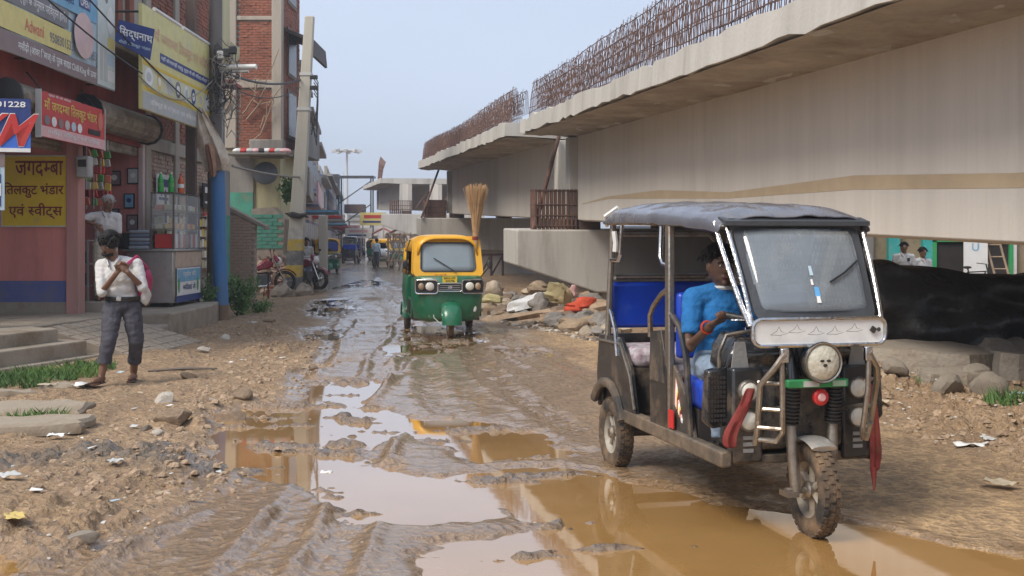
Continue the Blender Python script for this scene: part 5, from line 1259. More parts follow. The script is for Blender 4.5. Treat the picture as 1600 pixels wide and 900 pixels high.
# front bodywork
MB().loft([[(-.40, -1.60, .42), (.40, -1.60, .42), (.40, -1.60, 1.02), (-.40, -1.60, 1.02)], [(-.40, -1.86, .42), (.40, -1.86, .42), (.40, -1.84, .96), (-.40, -1.84, .96)], [(-.22, -1.95, .46), (.22, -1.95, .46), (.24, -1.93, .90), (-.24, -1.93, .90)]]).build('front_apron', SHRD, er, bevel=.02)
for s in (-1, 1):
    MB().loft([[(s*.12, -1.92, .90), (s*.44, -1.84, .84), (s*.44, -1.66, .90), (s*.12, -1.66, .98)], [(s*.12, -1.98, .98), (s*.40, -1.88, .97), (s*.42, -1.66, 1.02), (s*.12, -1.66, 1.05)], [(s*.16, -1.92, 1.05), (s*.34, -1.84, 1.06), (s*.36, -1.66, 1.09), (s*.14, -1.66, 1.09)]]).build('leg_shield', SHRD, er, bevel=.02)
    MB().tube([(s*.45, -1.84, .85), (s*.45, -1.84, .98), (s*.40, -1.82, 1.07), (s*.25, -1.86, 1.10), (s*.12, -1.92, 1.08)], .012, 8).build('shield_trim', BODY, er)
    MB().prism([(s*.30, .87), (s*.41, .87), (s*.385, 1.04), (s*.325, 1.04)], -1.905, -1.895, 'y').build('shield_inset', GREYM, er, smooth=0)
    MB().box(*sorted((s*.24, s*.42)), -1.95, -1.86, .38, .90).build('lamp_panel', BODY, er, bevel=.015)
    for z, rr, mt in ((.775, .056, LENS), (.615, .056, LENS)):
        l_ = MB().lathe([(rr*1.12, 0), (rr*1.12, .02), (rr, .03), (rr*.96, .022)], (s*.33, -1.948, z), (R(90), 0, 0), 20).build('indicator_lamp', CHRD, er)
        MB().lathe([(rr*.97, .018), (rr*.7, .032), (0, .038)], (s*.33, -1.948, z), (R(90), 0, 0), 18).build('lens', mt, l_)
    for k in range(3): MB().box(*sorted((s*.30, s*.36)), -1.958, -1.949, .44+.035*k, .46+.035*k).build('vent', GREYM, er)
    # mesh grill box at the corner
    g = MB().prism([(s*.395, .58), (s*.40, .87), (s*.435, .90), (s*.53, .88), (s*.545, .60), (s*.50, .56)], -1.87, -1.80, 'y').build('corner_grill', SHRD, er, bevel=.012)
    for i in range(7):
        for j in range(10): MB().box(s*.47-.055+.018*i-.006, s*.47-.055+.018*i+.006, -1.876, -1.869, .60+.026*j, .616+.026*j).build('grill_hole', DARK, g, smooth=0) if i < 6 else None
    # crash bars
    MB().tube([(s*.245, -2.215, 1.0), (s*.30, -2.20, .92), (s*.345, -2.13, .83), (s*.335, -2.08, .60), (s*.33, -2.04, .50)], .017, 8).build('crash_bar', CHRD, er)
    MB().tube([(s*.255, -2.20, .985), (s*.25, -2.20, .80), (s*.235, -2.17, .58), (s*.255, -2.14, .53), (s*.32, -2.06, .53)], .015, 8).build('crash_bar', CHRD, er)
    for z in (.60, .70, .84): MB().tube([(s*.245, -2.18, z), (s*.338, -2.09, z)], .011, 6).build('crash_rung', CHRD, er)
    MB().box(s*.245-.022, s*.245+.022, -2.225, -2.195, .955, 1.03).build('bar_clamp', CHR, er, bevel=.006)
    MB().tube([(s*.25, -2.2, .72), (s*.2, -1.95, .66)], .012, 6).build('bar_stay', CHRD, er)
# steering and suspension
for s in (-1, 1):
    k = [(.030, 0)]
    for i in range(11): k += [(.046, .02*i+.004), (.046, .02*i+.011), (.034, .02*i+.015), (.034, .02*i+.019)]
    MB().lathe(k+[(.028, .24)], (s*.125, -2.045, .60), (R(6), 0, 0), 14).build('fork_gaiter', BLKM, er, smooth=50)
    MB().tube([(s*.125, -2.045, .61), (s*.118, -2.055, .44), (s*.10, -2.06, .245)], [.028, .032, .030], 10).build('fork_leg', CHRD, er)
    MB().tube([(s*.125, -2.07, .84), (s*.12, -2.02, 1.0), (s*.10, -1.98, 1.08)], .03, 10).build('fork_tube', SHRD, er)
MB().tube([(-.16, -2.06, .245), (.16, -2.06, .245)], .018, 8).build('front_axle', CHRD, er); MB().box(-.17, -.10, -2.10, -2.0, .215, .245).build('axle_plate', CHRD, er)
MB().box(-.18, .18, -2.125, -2.085, .805, .85).build('fork_bridge', P('bridge_green', (.04, .30, .10), .5, dirt=(.3, .3, .25), damt=.4), er, bevel=.008); MB().box(-.09, .0, -2.131, -2.126, .812, .842).build('bridge_plate', SILV, er); MB().box(.08, .16, -2.131, -2.126, .812, .842).build('bridge_plate', P('plate_g', (.35, .5, .35)), er)
l_ = MB().lathe([(.045, 0), (.045, .02), (.035, .028)], (0.02, -2.095, .752), (R(90), 0, 0), 18).build('red_reflector', P('reflector_red', (.55, .03, .03), .3), er); MB().lathe([(.024, .0), (.018, .012), (0, .014)], (.02, -2.122, .752), (R(90), 0, 0), 12).build('reflector_eye', PNK, l_)
hl = MB().lathe([(.02, -.12), (.075, -.08), (.105, -.01), (.112, .03), (.104, .042), (.096, .030)], (0, -2.14, .945), (R(90), 0, 0), 28).build('headlight', SHRD, er)
MB().lathe([(.100, .030), (.090, .040), (.05, .052), (0, .056)], (0, -2.14, .945), (R(90), 0, 0), 28).build('lens', M('headlight_lens', (.55, .52, .42), .14, var=.15, scale=24, bump=.2, bscale=50, coat=.8, dirt=(.72, .70, .62), damt=.4, dscale=14), hl)
MB().lathe([(.100, .030), (.108, .036), (.106, .044), (.098, .040)], (0, -2.142, .945), (R(90), 0, 0), 28, cap=False).build('bezel', CHRD, hl)
for dx, dz in ((-.018, .012), (.02, .012), (0, -.012)): MB().ell((dx, -2.197, .945+dz), (.013, .004, .007 if dz > 0 else .009), n=8, k=5).build('sticker', DARK, hl)
MB().tube([(x*.065, -2.06-.275*math.cos(R(q)), .245+.275*math.sin(R(q))) for x in (0,) for q in range(62, 128, 8)], .075, 10, flat=(.22, 1.0)).build('front_mudguard', M('mudguard_silver', (.60, .60, .58), .25, metal=.5, dirt=(.3, .22, .15), damt=.3), er)
MB().tube([(-.33, -1.70, 1.17), (-.12, -1.86, 1.12), (.12, -1.86, 1.12), (.33, -1.70, 1.17)], .014, 8).build('handlebar', BLKM, er)
for s in (-1, 1): MB().tube([(s*.34, -1.69, 1.172), (s*.24, -1.77, 1.152)], .021, 10).build('grip', BLKM, er); MB().tube([(s*.24, -1.80, 1.15), (s*.34, -1.75, 1.15)], .006, 5).build('brake_lever', CHR, er)
MB().tube([(0, -1.86, 1.1), (0, -2.0, .86)], .03, 10).build('steering_column', BLKM, er)
# ribbons tied to the crash bars
def ribbon(pts, w, label):
    rows = [[(x-w*k, y+.02*math.sin(k*9+z*7), z) for k in (-.5, -.17, .17, .5)] for x, y, z in pts]
    o = MB().grid(rows).build('ribbon', RIBB, er, solid=.006, sub=1); return o
ribbon([(-.33, -1.99, .80), (-.37, -2.0, .70), (-.42, -2.0, .62), (-.46, -1.98, .53), (-.44, -1.97, .47)], .075, '')
ribbon([(.40, -1.98, .80), (.41, -1.99, .68), (.42, -1.98, .55), (.43, -1.98, .42), (.425, -1.97, .30)], .055, ''); MB().tube([(.42, -1.97, .33), (.425, -1.97, .20)], [.02, .006], 6).build('ribbon_tail', RIBB, er)
for k in range(10):                      # tassels by the seat corner
    MB().tube([(-.44+.004*k, -1.20-.012*(k % 4), .80-.012*k), (-.455, -1.22-.01*k, .70-.02*k), (-.45, -1.2-.012*k, .60-.01*k)], .010, 5).build('tassel', [PNK, LGT, GOLD, MAR][k % 4], er)

# ---------------------------------------------------------------- auto-rickshaw (forward is -Y)
AG = M('auto_green', (.009, .145, .07), .34, var=.1, bump=.02, dirt=(.20, .17, .10), damt=.34, dscale=3.5, coat=.4)
AY = M('auto_yellow', (.78, .40, .012), .35, var=.1, bump=.03, dirt=(.60, .36, .06), damt=.3, dscale=3, coat=.2)
AGL = M('auto_glass', (.30, .36, .40), .04, var=.05, bump=0, alpha=.70, spec=1.)
def auto_rickshaw(loc, rz, label, full=True, group=None, hood=AY):
    t = thing('auto_rickshaw', label, 'auto-rickshaw', loc, rz, group)
    for s in (-1, 1): wheel(t, (s*.56, 0, .2), .2, .10, tread=False, spokes=5)
    wheel(t, (0, -1.93, .2), .2, .09, tread=False, spokes=5)
    def sec(y, wt, wm, wb, zt, zb): # half section -> closed ring, front view
        h = [(wb*.72, zb), (wb, zb+.05), (wm, (zt+zb)/2), (wt, zt-.05), (wt-.03, zt)]
        return [(x, y, z) for x, z in h]+[(-x, y, z) for x, z in reversed(h)]
    MB().loft([sec(-1.86, .34, .36, .24, .88, .30), sec(-1.80, .47, .50, .36, .99, .26), sec(-1.66, .555, .57, .50, 1.01, .24), sec(-1.42, .60, .60, .56, 1.0, .24), sec(-1.36, .60, .60, .56, .98, .24)]).build('nose', AG, t, bevel=.02, smooth=60)
    MB().box(-.56, .56, -1.37, -.5, .24, .34).build('floor', BODYM, t)
    MB().loft([sec(-.62, .61, .63, .60, 1.0, .30), sec(-.2, .64, .66, .62, 1.02, .30), sec(.30, .62, .64, .60, 1.02, .34), sec(.46, .55, .57, .54, .98, .42)]).build('rear_body', AG, t, bevel=.02, smooth=60)
    for s in (-1, 1):
        MB().tube([(s*.60, .29*math.cos(R(q)), .2+.29*math.sin(R(q))) for q in range(175, 0, -12)], .07, 8, flat=(1.0, .3)).build('rear_fender', AG, t)
        MB().box(*sorted((s*.575, s*.60)), -1.36, -.62, .30, .62).build('side_panel', AG, t, bevel=.01)
        MB().tube([(s*.58, -1.40, 1.0), (s*.565, -1.30, 1.35), (s*.53, -1.16, 1.60)], .022, 8).build('side_post', AY, t)
        MB().tube([(s*.62, -.60, 1.0), (s*.60, -.58, 1.4), (s*.55, -.56, 1.60)], .02, 8).build('side_post', BLKM, t)
        MB().tube([(s*.57, -1.5, .98), (s*.70, -1.58, 1.15)], .010, 6).build('mirror_stem', BLKM, t); MB().ell((s*.71, -1.58, 1.19), (.05, .02, .08)).build('mirror', BLKM, t)
        MB().box(*sorted((s*.602, s*.612)), -1.20, -.72, .35, .58).build('door_vent', BLKM, t)
    # hood
    rows = []
    for y, dz, hw in ((-1.56, -.06, .50), (-1.50, -.015, .53), (-1.2, .0, .555), (-.6, .01, .60), (0, .0, .62), (.36, -.03, .60), (.46, -.09, .56)):
        rows.append([(hw*math.copysign(min(1, abs(u)**.75*1.0), u), y, 1.50+dz+.18*(1-abs(u)**3.4)-(.10 if abs(u) > .99 else 0)) for u in np.linspace(-1, 1, 17)])
    MB().grid(rows).build('hood', hood, t, smooth=70, solid=.02)
    for s in (-1, 1):
        MB().grid([[(s*.60, -.62, 1.0), (s*.635, -.1, 1.02), (s*.62, .42, 1.0)], [(s*.59, -.60, 1.25), (s*.63, -.1, 1.27), (s*.60, .44, 1.24)], [(s*.57, -.40, 1.46), (s*.62, -.1, 1.46), (s*.58, .44, 1.44)]]).build('side_curtain', hood, t, solid=.015)
    MB().grid([[(-.58, .45, .95), (.58, .45, .95)], [(-.58, .46, 1.45), (.58, .46, 1.45)]]).build('rear_curtain', BLKM, t, solid=.015)
    # windscreen frame
    def wp(x, z, off=0): return (x*(1-.10*(z-1.3)), -1.68+.34*(z-1.0)-off+.10*x*x, z)
    def lp(hw, z0, z1, rr, off): return [wp(x, zz+(z0+z1)/2, off) for x, zz in rrect(hw, (z1-z0)/2, rr, 5)]
    o1, i1, i2, o2 = lp(.575, .985, 1.665, .10, .02), lp(.455, 1.075, 1.555, .07, .012), lp(.455, 1.075, 1.555, .07, -.03), lp(.575, .985, 1.665, .10, -.05)
    MB().loft([o1, i1, i2, o2, o1], cap=False).build('windscreen_frame', AY, t, smooth=50)
    MB().tube(lp(.452, 1.078, 1.552, .07, .016), .012, 6, closed=True).build('windscreen_seal', RUB, t)
    gl = MB().grid([[wp(x, z, -.005) for x in np.linspace(-.46, .46, 9)] for z in np.linspace(1.07, 1.56, 6)]).build('windscreen_glass', AGL, t, solid=.005)
    MB().tube([wp(.13, 1.06, .035), wp(-.05, 1.18, .03), wp(-.24, 1.30, .03)], .009, 5).build('wiper', BLKM, t)
    text(t, 'जय माता दी', -.24, 1.005, .2, .035, RED, 1.735); 
    # face
    for s in (-1, 1):
        l_ = MB().loft([[(x, -1.89+.9*max(0, abs(x)-.3)**2, z) for x, z in rrect(.175, .105, .04, 4, s*.385, .83)], [(x, -1.72+.3*(abs(x)-.25)**2, z) for x, z in rrect(.165, .095, .04, 4, s*.385, .83)]]).build('headlight', BLKM, t)
        MB().tube([(x, -1.898+.9*max(0, abs(x)-.3)**2, z) for x, z in rrect(.182, .112, .045, 4, s*.385, .83)], .013, 6, closed=True).build('bezel', CHR, l_)
        MB().ell((s*.33, -1.88, .835), (.075, .03, .07)).build('lens', LENS, l_); MB().ell((s*.47, -1.862, .835), (.05, .03, .06)).build('lens', P('lens_amber', (.40, .28, .18), .2), l_)
    g = MB().box(-.185, .185, -1.91, -1.80, .755, .885).build('grille', BLKM, t, bevel=.01); MB().tube([(x, -1.913, z) for x, z in rrect(.19, .068, .02, 3, 0, .82)], .009, 6, closed=True).build('grille_trim', CHR, g)
    for k in range(3): MB().box(-.17, .17, -1.917, -1.911, .775+.035*k, .787+.035*k).build('grille_bar', GREYM, g)
    MB().obox((0, -1.92, .82), (.07, .01, .04)).build('badge', CHR, g)
    pl_ = MB().box(-.12, .12, -1.885, -1.86, .897, .995).build('number_plate', P('plate_yellow', (.78, .55, .03), .4), t)
    text(t, 'BR01 PP', -.095, .953, .19, .034, DARK, 1.888); text(t, '2078', -.075, .906, .15, .036, DARK, 1.888)
    # front wheel gear
    MB().tube([(0, -1.93-.27*math.cos(R(q)), .24+.27*math.sin(R(q))) for q in range(-5, 150, 12)], .165, 14, flat=(1.0, .45)).build('front_mudguard', AG, t)
    MB().tube([(-.155, -1.93-.275*math.cos(R(q)), .24+.275*math.sin(R(q))) for q in range(-5, 150, 12)], .008, 6).build('mudguard_trim', CHR, t)
    for s in (-1, 1): MB().tube([(s*.09, -1.93, .2), (s*.09, -1.86, .48)], .022, 8).build('fork', CHRD, t)
    MB().tube([(-.28, -1.82, .46), (-.26, -1.86, .32), (-.16, -1.94, .22)], .008, 5).build('brake_hose', SILV, t)
    MB().ell((.42, -1.80, .46), (.035, .01, .055)).build('sticker', LGT, t)
    # inside
    MB().box(-.5, .5, -.12, .36, .34, .58).build('seat', P('seat_red', (.30, .04, .03), .6), t, bevel=.03); MB().box(-.5, .5, .26, .38, .58, 1.05).build('backrest', P('seat_red', (.30, .04, .03), .6), t, bevel=.03)
    MB().box(-.22, .22, -1.05, -.72, .34, .60).build('driver_seat', BLKM, t, bevel=.03); MB().box(-.58, .58, -.62, -.60, 1.0, 1.05).build('partition_rail', BLKM, t)
    MB().tube([(-.25, -1.36, .98), (.25, -1.36, .98)], .014, 6).build('handlebar', BLKM, t)
    return t
au = auto_rickshaw((-1.335, 20.85, .0), R(9.5), 'green and yellow auto-rickshaw with a straw broom, driving up the wet road')
# straw broom stuck on its corner
STRAW = M('straw', (.48, .30, .15), .85, var=.3, scale=6)
t = thing('straw_broom', 'upright straw broom tied to the corner of the green auto-rickshaw', 'broom', (-.62, 19.45, 0))
rg = np.random.default_rng(2); m = MB()
for k in range(170):
    a = rg.random()*6.28; r0 = .035*math.sqrt(rg.random()); r1 = .20*math.sqrt(rg.random()); h = 2.48+.10*rg.random()-.18*abs(r1)
    m.tube([(r0*math.cos(a), r0*math.sin(a), 1.62), (.4*r1*math.cos(a)+.01, .4*r1*math.sin(a), 1.95), (r1*math.cos(a)+rg.normal(.02, .03), r1*math.sin(a), h)], [.0065, .006, .0035], 4)
m.build('bristles', STRAW, t, smooth=0)['kind'] = 'stuff'
MB().tube([(.01, 0, 1.28), (0, 0, 1.72)], [.034, .048], 12).build('handle', STRAW, t); MB().lathe([(.05, 1.60), (.054, 1.63), (.05, 1.66)], n=12).build('binding', RIBB, t)
# distant traffic
a2 = auto_rickshaw((-9.0, 55.5, 0), R(14), 'green and yellow auto-rickshaw with a blue windscreen banner, far down the street', group='distant auto-rickshaws')
pb = MB().box(-.45, .45, -1.70, -1.66, 1.12, 1.5).build('windscreen_banner', P('banner_deepblue', (.06, .10, .42), .4), a2)
a3 = copy_tree(a2); a3.location = (-10.9, 92, 0); a3.rotation_euler = (0, 0, R(150)); a3['label'] = 'green and yellow auto-rickshaw driving away beside the blue one'
a4 = copy_tree(a2); a4.location = (-8.3, 74, 0); a4.rotation_euler = (0, 0, R(40)); a4['label'] = 'green and yellow auto-rickshaw parked near the timber scaffold'
for o in list(bpy.data.objects):
    if o.parent in (a3, a4) and o.name.startswith('windscreen_banner'): bpy.data.objects.remove(o)
e2 = copy_tree(er); e2.location = (-11.0, 78, 0); e2.rotation_euler = (0, 0, R(170)); e2['label'] = 'dark blue electric rickshaw driving away far down the street'; e2['category'] = 'rickshaw'
# cycle cart by the scaffold
t = thing('cycle_cart', 'loaded cycle cart standing by the timber scaffold', 'cycle cart', (-7.35, 66, 0), R(30))
for p_ in ((-.45, .3), (.45, .3), (0, -1.1)): wheel(t, (p_[0], p_[1], .33), .33, .05, tread=False, spokes=10, tyre=TYRE)
MB().box(-.5, .5, -.4, .95, .52, .62).build('platform', WOOD, t); MB().tube([(0, -1.1, .33), (0, -.9, .95), (-.25, -.8, 1.0)], .02, 6).build('fork', BLKM, t); MB().tube([(0, -.95, .8), (0, -.3, .55)], .02, 6).build('frame', BLKM, t)
for k in range(3): MB().ell((-.25+.25*k, .3, .85), (.28, .35, .26), (0, 0, k)).build('sack', [LBLU, SILV, LGT][k], t)
# ================================================================== PEOPLE
SKIN = M('skin_brown', (.19, .10, .062), .5, var=.12, scale=12, bump=.03); SKIN2 = M('skin_dark', (.11, .058, .038), .5, var=.12, scale=12, bump=.03)
HAIRB = M('hair_black', (.008, .007, .007), .8, var=.3, scale=30, bump=.4, bscale=120); HAIRG = M('hair_grey', (.42, .41, .40), .7, var=.3, scale=30, bump=.3, bscale=120)
SHW = M('shirt_white', (.58, .57, .56), .85, var=.07, scale=8, bump=.35, bscale=16, dirt=(.5, .48, .45), damt=.25, bdist=.02)
SHB = M('tshirt_blue', (.012, .145, .40), .85, var=.15, scale=8, bump=.35, bscale=16, bdist=.02)
TRG = M('trousers_grey', (.062, .060, .075), .85, var=.2, scale=8, bump=.4, bscale=14, bdist=.02); JEAN = M('jeans', (.20, .26, .34), .85, var=.2, scale=10, bump=.3, bscale=20, bdist=.02)
LEATH = M('leather_black', (.015, .014, .013), .4)
V3 = Vector
def limb(m, pts, rs, n=10):
    m.tube(pts, rs, n)
    for p, r in zip(pts, rs): m.ell(p, (r, r, r), n=10, k=6)
def hand(m, wr, d, side, curl=.6, s=1.):
    """palm and five unequal curled fingers; d = direction from the wrist, side = thumb side"""
    d = V3(d).normalized(); side = V3(side); side = (side-d*side.dot(d)).normalized(); nrm = d.cross(side)
    c = V3(wr)+d*.045*s; rot = Matrix((side, nrm, d)).transposed()
    m.ell(c, (.041*s, .018*s, .055*s), rot, 10, 8)
    for i, L in enumerate((.062, .074, .078, .070)):
        o = c+d*.042*s+side*(-.032+.0215*i)*s; a = o+d*L*.45*s; b = a+(d*math.cos(curl)+nrm*math.sin(curl))*L*.35*s; e = b+(d*math.cos(2*curl)+nrm*math.sin(2*curl))*L*.3*s
        m.tube([o, a, b, e], [.0095*s, .009*s, .0085*s, .007*s], 7); m.ell(e, (.007*s,)*3, n=7, k=5)
    o = c-d*.02*s+side*.033*s; a = o+(side*.8+d*.6).normalized()*.035*s; e = a+(d+nrm*.4).normalized()*.035*s
    m.tube([o, a, e], [.012*s, .0105*s, .008*s], 7); m.ell(e, (.008*s,)*3, n=7, k=5)
def person(label, loc, rz, J, skin=SKIN, shirt=SHW, trouser=TRG, hair=HAIRB, sleeve=1., cuff=1., beard=False, fat=1., group=None, shoe=LEATH, hairsize=1., extra=None, vox=.010):
    t = thing('person', label, 'person', loc, rz, group)
    g = lambda k: V3(J[k])
    pel, ch, nk, hd = g('pel'), g('chest'), g('neck'), g('head'); up = (hd-nk).normalized(); tilt = J.get('tilt', (0, 0, 0)); hr = Euler(tilt).to_matrix()
    across = (g('shL')-g('shR')).normalized()
    m = MB()
    mid = pel.lerp(ch, .5)
    m.ell(pel, (.155*fat, .105*fat, .12)); m.ell(mid, (.135*fat, .095*fat, .16)); m.ell(ch, (.155*fat, .10*fat, .17))
    limb(m, [g('shR'), ch+V3((0, 0, .12)), g('shL')], [.05, .075, .05]); limb(m, [ch+V3((0, 0, .1)), nk, hd-up*.05], [.075, .054, .052])
    H = lambda x, y, z: hd+hr @ V3((x, y, z))
    m.ell(hd, (.074, .094, .108), hr, 16, 12); m.ell(H(0, -.028, -.052), (.054, .058, .060), hr, 12, 8); m.ell(H(0, -.098, -.012), (.013, .02, .026), hr, 8, 6); m.ell(H(0, -.088, .022), (.05, .014, .012), hr, 8, 6); m.ell(H(0, -.082, -.062), (.026, .014, .014), hr, 8, 6); m.ell(H(0, -.075, -.098), (.022, .018, .016), hr, 8, 6)
    for s in (-1, 1): m.ell(H(s*.076, .005, -.008), (.010, .02, .032), hr, 8, 6)
    for q in 'LR':
        limb(m, [g('sh'+q), g('el'+q), g('wr'+q)], [.050*fat, .040, .027]); hand(m, g('wr'+q), J['hd'+q], J['th'+q], J.get('curl', .6))
        limb(m, [g('hip'+q), g('kn'+q), g('an'+q)], [.085*fat, .058, .038]); f0 = g('an'+q)+V3((0, .03, -.045)); f1 = g('toe'+q); limb(m, [f0, f0.lerp(f1, .6), f1], [.036, .038, .026])
    m.build('body', skin, t, remesh=vox*.8, relax=2)
    # clothes
    m = MB(); e = .016
    m.ell(pel+V3((0, 0, .06)), (.165*fat, .122*fat, .12)); m.ell(mid, (.155*fat, .115*fat, .17)); m.ell(ch, (.175*fat, .122*fat, .185)); limb(m, [g('shR'), ch+V3((0, 0, .13)), g('shL')], [.068, .088, .068])
    for q in 'LR':
        end = g('sh'+q).lerp(g('el'+q), sleeve) if sleeve <= 1 else g('el'+q).lerp(g('wr'+q), sleeve-1)
        pts = [g('sh'+q), g('sh'+q).lerp(g('el'+q), .5)]+([g('el'+q)] if sleeve > 1 else [])+[end]; m.tube(pts, [.070, .064]+([.056] if sleeve > 1 else [])+[.058], 12); m.ell(g('sh'+q), (.07, .07, .07))
        if sleeve > 1: m.ell(g('el'+q), (.056,)*3)
    sh_ = m.build('shirt', shirt, t, remesh=vox, relax=3, wrinkle=.005)
    if J.get('collar', True):
        for s in (-1, 1):
            c = nk+across*(-s)*.0+V3((0, -.02, -.02)); MB().tube([c+across*s*.065+V3((0, .05, .035)), c+across*s*.072+V3((0, -.02, .02)), c+across*s*.03+V3((0, -.085, -.055))], [.018, .02, .016], 6, flat=(1.3, .5)).build('collar', shirt, sh_)
        for k in range(4): p = ch.lerp(pel, k*.3)+V3((0, -.130*fat, .05)); MB().tube([p, p+V3((0, -.004, 0))], .006, 6).build('button', SILV, sh_)
    m = MB(); m.ell(pel, (.168*fat, .122*fat, .115))
    for q in 'LR':
        end = g('kn'+q).lerp(g('an'+q), cuff); m.tube([g('hip'+q)+V3((0, 0, .03)), g('hip'+q).lerp(g('kn'+q), .5), g('kn'+q), end], [.105*fat, .098*fat, .080, .068], 12); m.ell(g('hip'+q), (.104*fat,)*3); m.ell(g('kn'+q), (.08,)*3)
    tr_ = m.build('trousers', trouser, t, remesh=vox, relax=3, wrinkle=.008)
    for q in 'LR':
        if cuff < 1: c = g('kn'+q).lerp(g('an'+q), cuff); u = (g('an'+q)-g('kn'+q)).normalized(); MB().tube([c-u*.035, c+u*.02], .074, 14).build('rolled_cuff', trouser, tr_)
        f0 = g('an'+q)+V3((0, .05, -.085)); f1 = g('toe'+q)+V3((0, -.03, -.032)); dv = f1-f0
        so = MB().tube([f0, f0+dv*.4, f0+dv*.8, f1], [.038, .040, .048, .030], 10, flat=(.30, 1.0)).build('sandal', shoe, t)
        MB().tube([f0+dv*.5+V3((-.045, 0, .01)), f0+dv*.55+V3((0, 0, .072)), f0+dv*.5+V3((.045, 0, .01))], .010, 6).build('strap', shoe, so)
    # hair, eyes, mouth
    m = MB(); rg = np.random.default_rng(int(abs(hd.x*991)+7)); k_ = hairsize
    m.ell(H(0, .022, .035), (.084*k_, .098*k_, .092*k_), hr, 12, 8)
    for i in range(44):
        a = rg.random()*6.28; b = rg.random()*1.25; p = H(.082*k_*math.sin(b)*math.cos(a), .02+.09*k_*math.sin(b)*math.sin(a), .04+.088*k_*math.cos(b))
        if (hr.inverted() @ (p-hd)).y < -.055 and (hr.inverted() @ (p-hd)).z < .055: continue
        m.ell(p, (.024*k_, .024*k_, .02*k_), n=6, k=4)
    hm_ = m; hb = hm_.build('hair', hair, t, remesh=.008, relax=1, wrinkle=.004); m = MB()
    for i in range(150):                 # loose strands
        a = rg.random()*6.28; b = .1+1.35*rg.random(); q = V3((.084*k_*math.sin(b)*math.cos(a), .02+.096*k_*math.sin(b)*math.sin(a), .04+.09*k_*math.cos(b)))
        if q.y < -.05 and q.z < .04: continue
        dn = (q-V3((0, .02, .03))).normalized(); e1 = q+dn*.018+V3((rg.normal(0, .012), rg.normal(0, .012), -.012)); e2 = e1+V3((rg.normal(0, .014), rg.normal(-.004, .012), -.024))
        m.tube([H(*q), H(*e1), H(*e2)], [.010*k_, .007, .002], 5)
    m.build('strands', hair, hb)['kind'] = 'stuff'
    for s in (-1, 1):
        y_ = MB().ell(H(s*.031, -.086, .006), (.012, .007, .007), hr, 8, 6).build('eye', M('eye_white', (.55, .52, .48), .3), t); MB().ell(H(s*.031, -.0915, .005), (.0055, .003, .0055), hr, 8, 6).build('pupil', LEATH, y_)
        MB().tube([H(s*.014, -.098, .022), H(s*.034, -.096, .028), H(s*.052, -.082, .022)], .0045, 5).build('eyebrow', hair, t)
    MB().ell(H(0, -.096, -.062), (.022, .005, .006), hr, 8, 6).build('mouth', M('lips', (.14, .05, .045), .5), t)
    if beard:
        m = MB(); m.ell(H(0, -.10, -.046), (.030, .008, .008), hr, 8, 6)
        for i in range(15): a = R(-80+160*i/14); m.ell(H(.058*math.sin(a), -.03-.052*math.cos(a), -.082), (.014, .014, .020), hr, 6, 4)
        m.build('beard', hair, t, remesh=.006, relax=1)
    return t
# the pedestrian
JP = dict(pel=(.01, 0, .86), chest=(-.02, -.03, 1.16), neck=(-.055, -.06, 1.335), head=(-.105, -.10, 1.48), tilt=(R(20), R(4), R(-12)),
 shL=(.165, -.02, 1.275), elL=(.255, -.10, 1.03), wrL=(.135, -.24, 1.20), hdL=(-.6, -.15, .7), thL=(-.4, 0, .8), shR=(-.20, -.03, 1.265), elR=(-.16, -.15, .985), wrR=(.03, -.24, 1.20), hdR=(.55, -.05, .75), thR=(.2, -.3, .8), curl=.95,
 hipL=(.10, .02, .82), knL=(.155, .0, .46), anL=(.07, .20, .10), toeL=(.075, .06, .05), hipR=(-.085, -.01, .82), knR=(-.075, -.20, .47), anR=(-.14, -.22, .125), toeR=(-.18, -.36, .07))
pd_x, pd_y = -4.17, 12.3
ped = person('bearded man in white shirt and rolled grey trousers walking with hands at his chest', (pd_x, pd_y, gz(pd_x, pd_y)-.01), R(2), JP, sleeve=1.05, cuff=.60, beard=True, hairsize=1.22, shoe=M('sandal_brown', (.10, .05, .035), .6))
MB().tube([(.01+.178*math.cos(a), .132*math.sin(a), .915) for a in np.linspace(0, 2*math.pi, 25)[:-1]], .022, 6, closed=True, flat=(1.1, .45)).build('belt', LEATH, ped); MB().box(-.01, .04, -.148, -.138, .895, .935).build('belt_buckle', CHR, ped)
MB().tube([(.03+.034*math.cos(a)-.01, -.235+.034*math.sin(a)*.6, 1.195+.018*math.cos(a)) for a in np.linspace(0, 6.28, 13)[:-1]], .006, 5, closed=True).build('thread_bracelet', RIBB, ped)
bag = thing('shoulder_bag', 'pink and white cloth bag slung behind the walking man', 'bag', (pd_x+.225, pd_y+.09, gz(pd_x, pd_y)))
PKB = M('bag_pink', (.38, .035, .11), .8, var=.15, bump=.2, bscale=18)
crumple(MB().ell((0, 0, 1.04), (.07, .11, .18), (0, R(8), 0), 14, 10), .006, 3).build('body', PKB, bag, sub=1); crumple(MB().ell((.02, -.05, .93), (.055, .07, .10), n=10, k=8), .008, 4).build('white_flap', SHW, bag, sub=1); MB().tube([(.02, 0, 1.22), (-.06, -.10, 1.35), (-.12, -.20, 1.27)], .022, 6).build('strap', PKB, bag); MB().ell((0, .02, .86), (.05, .07, .05)).build('base', LEATH, bag)
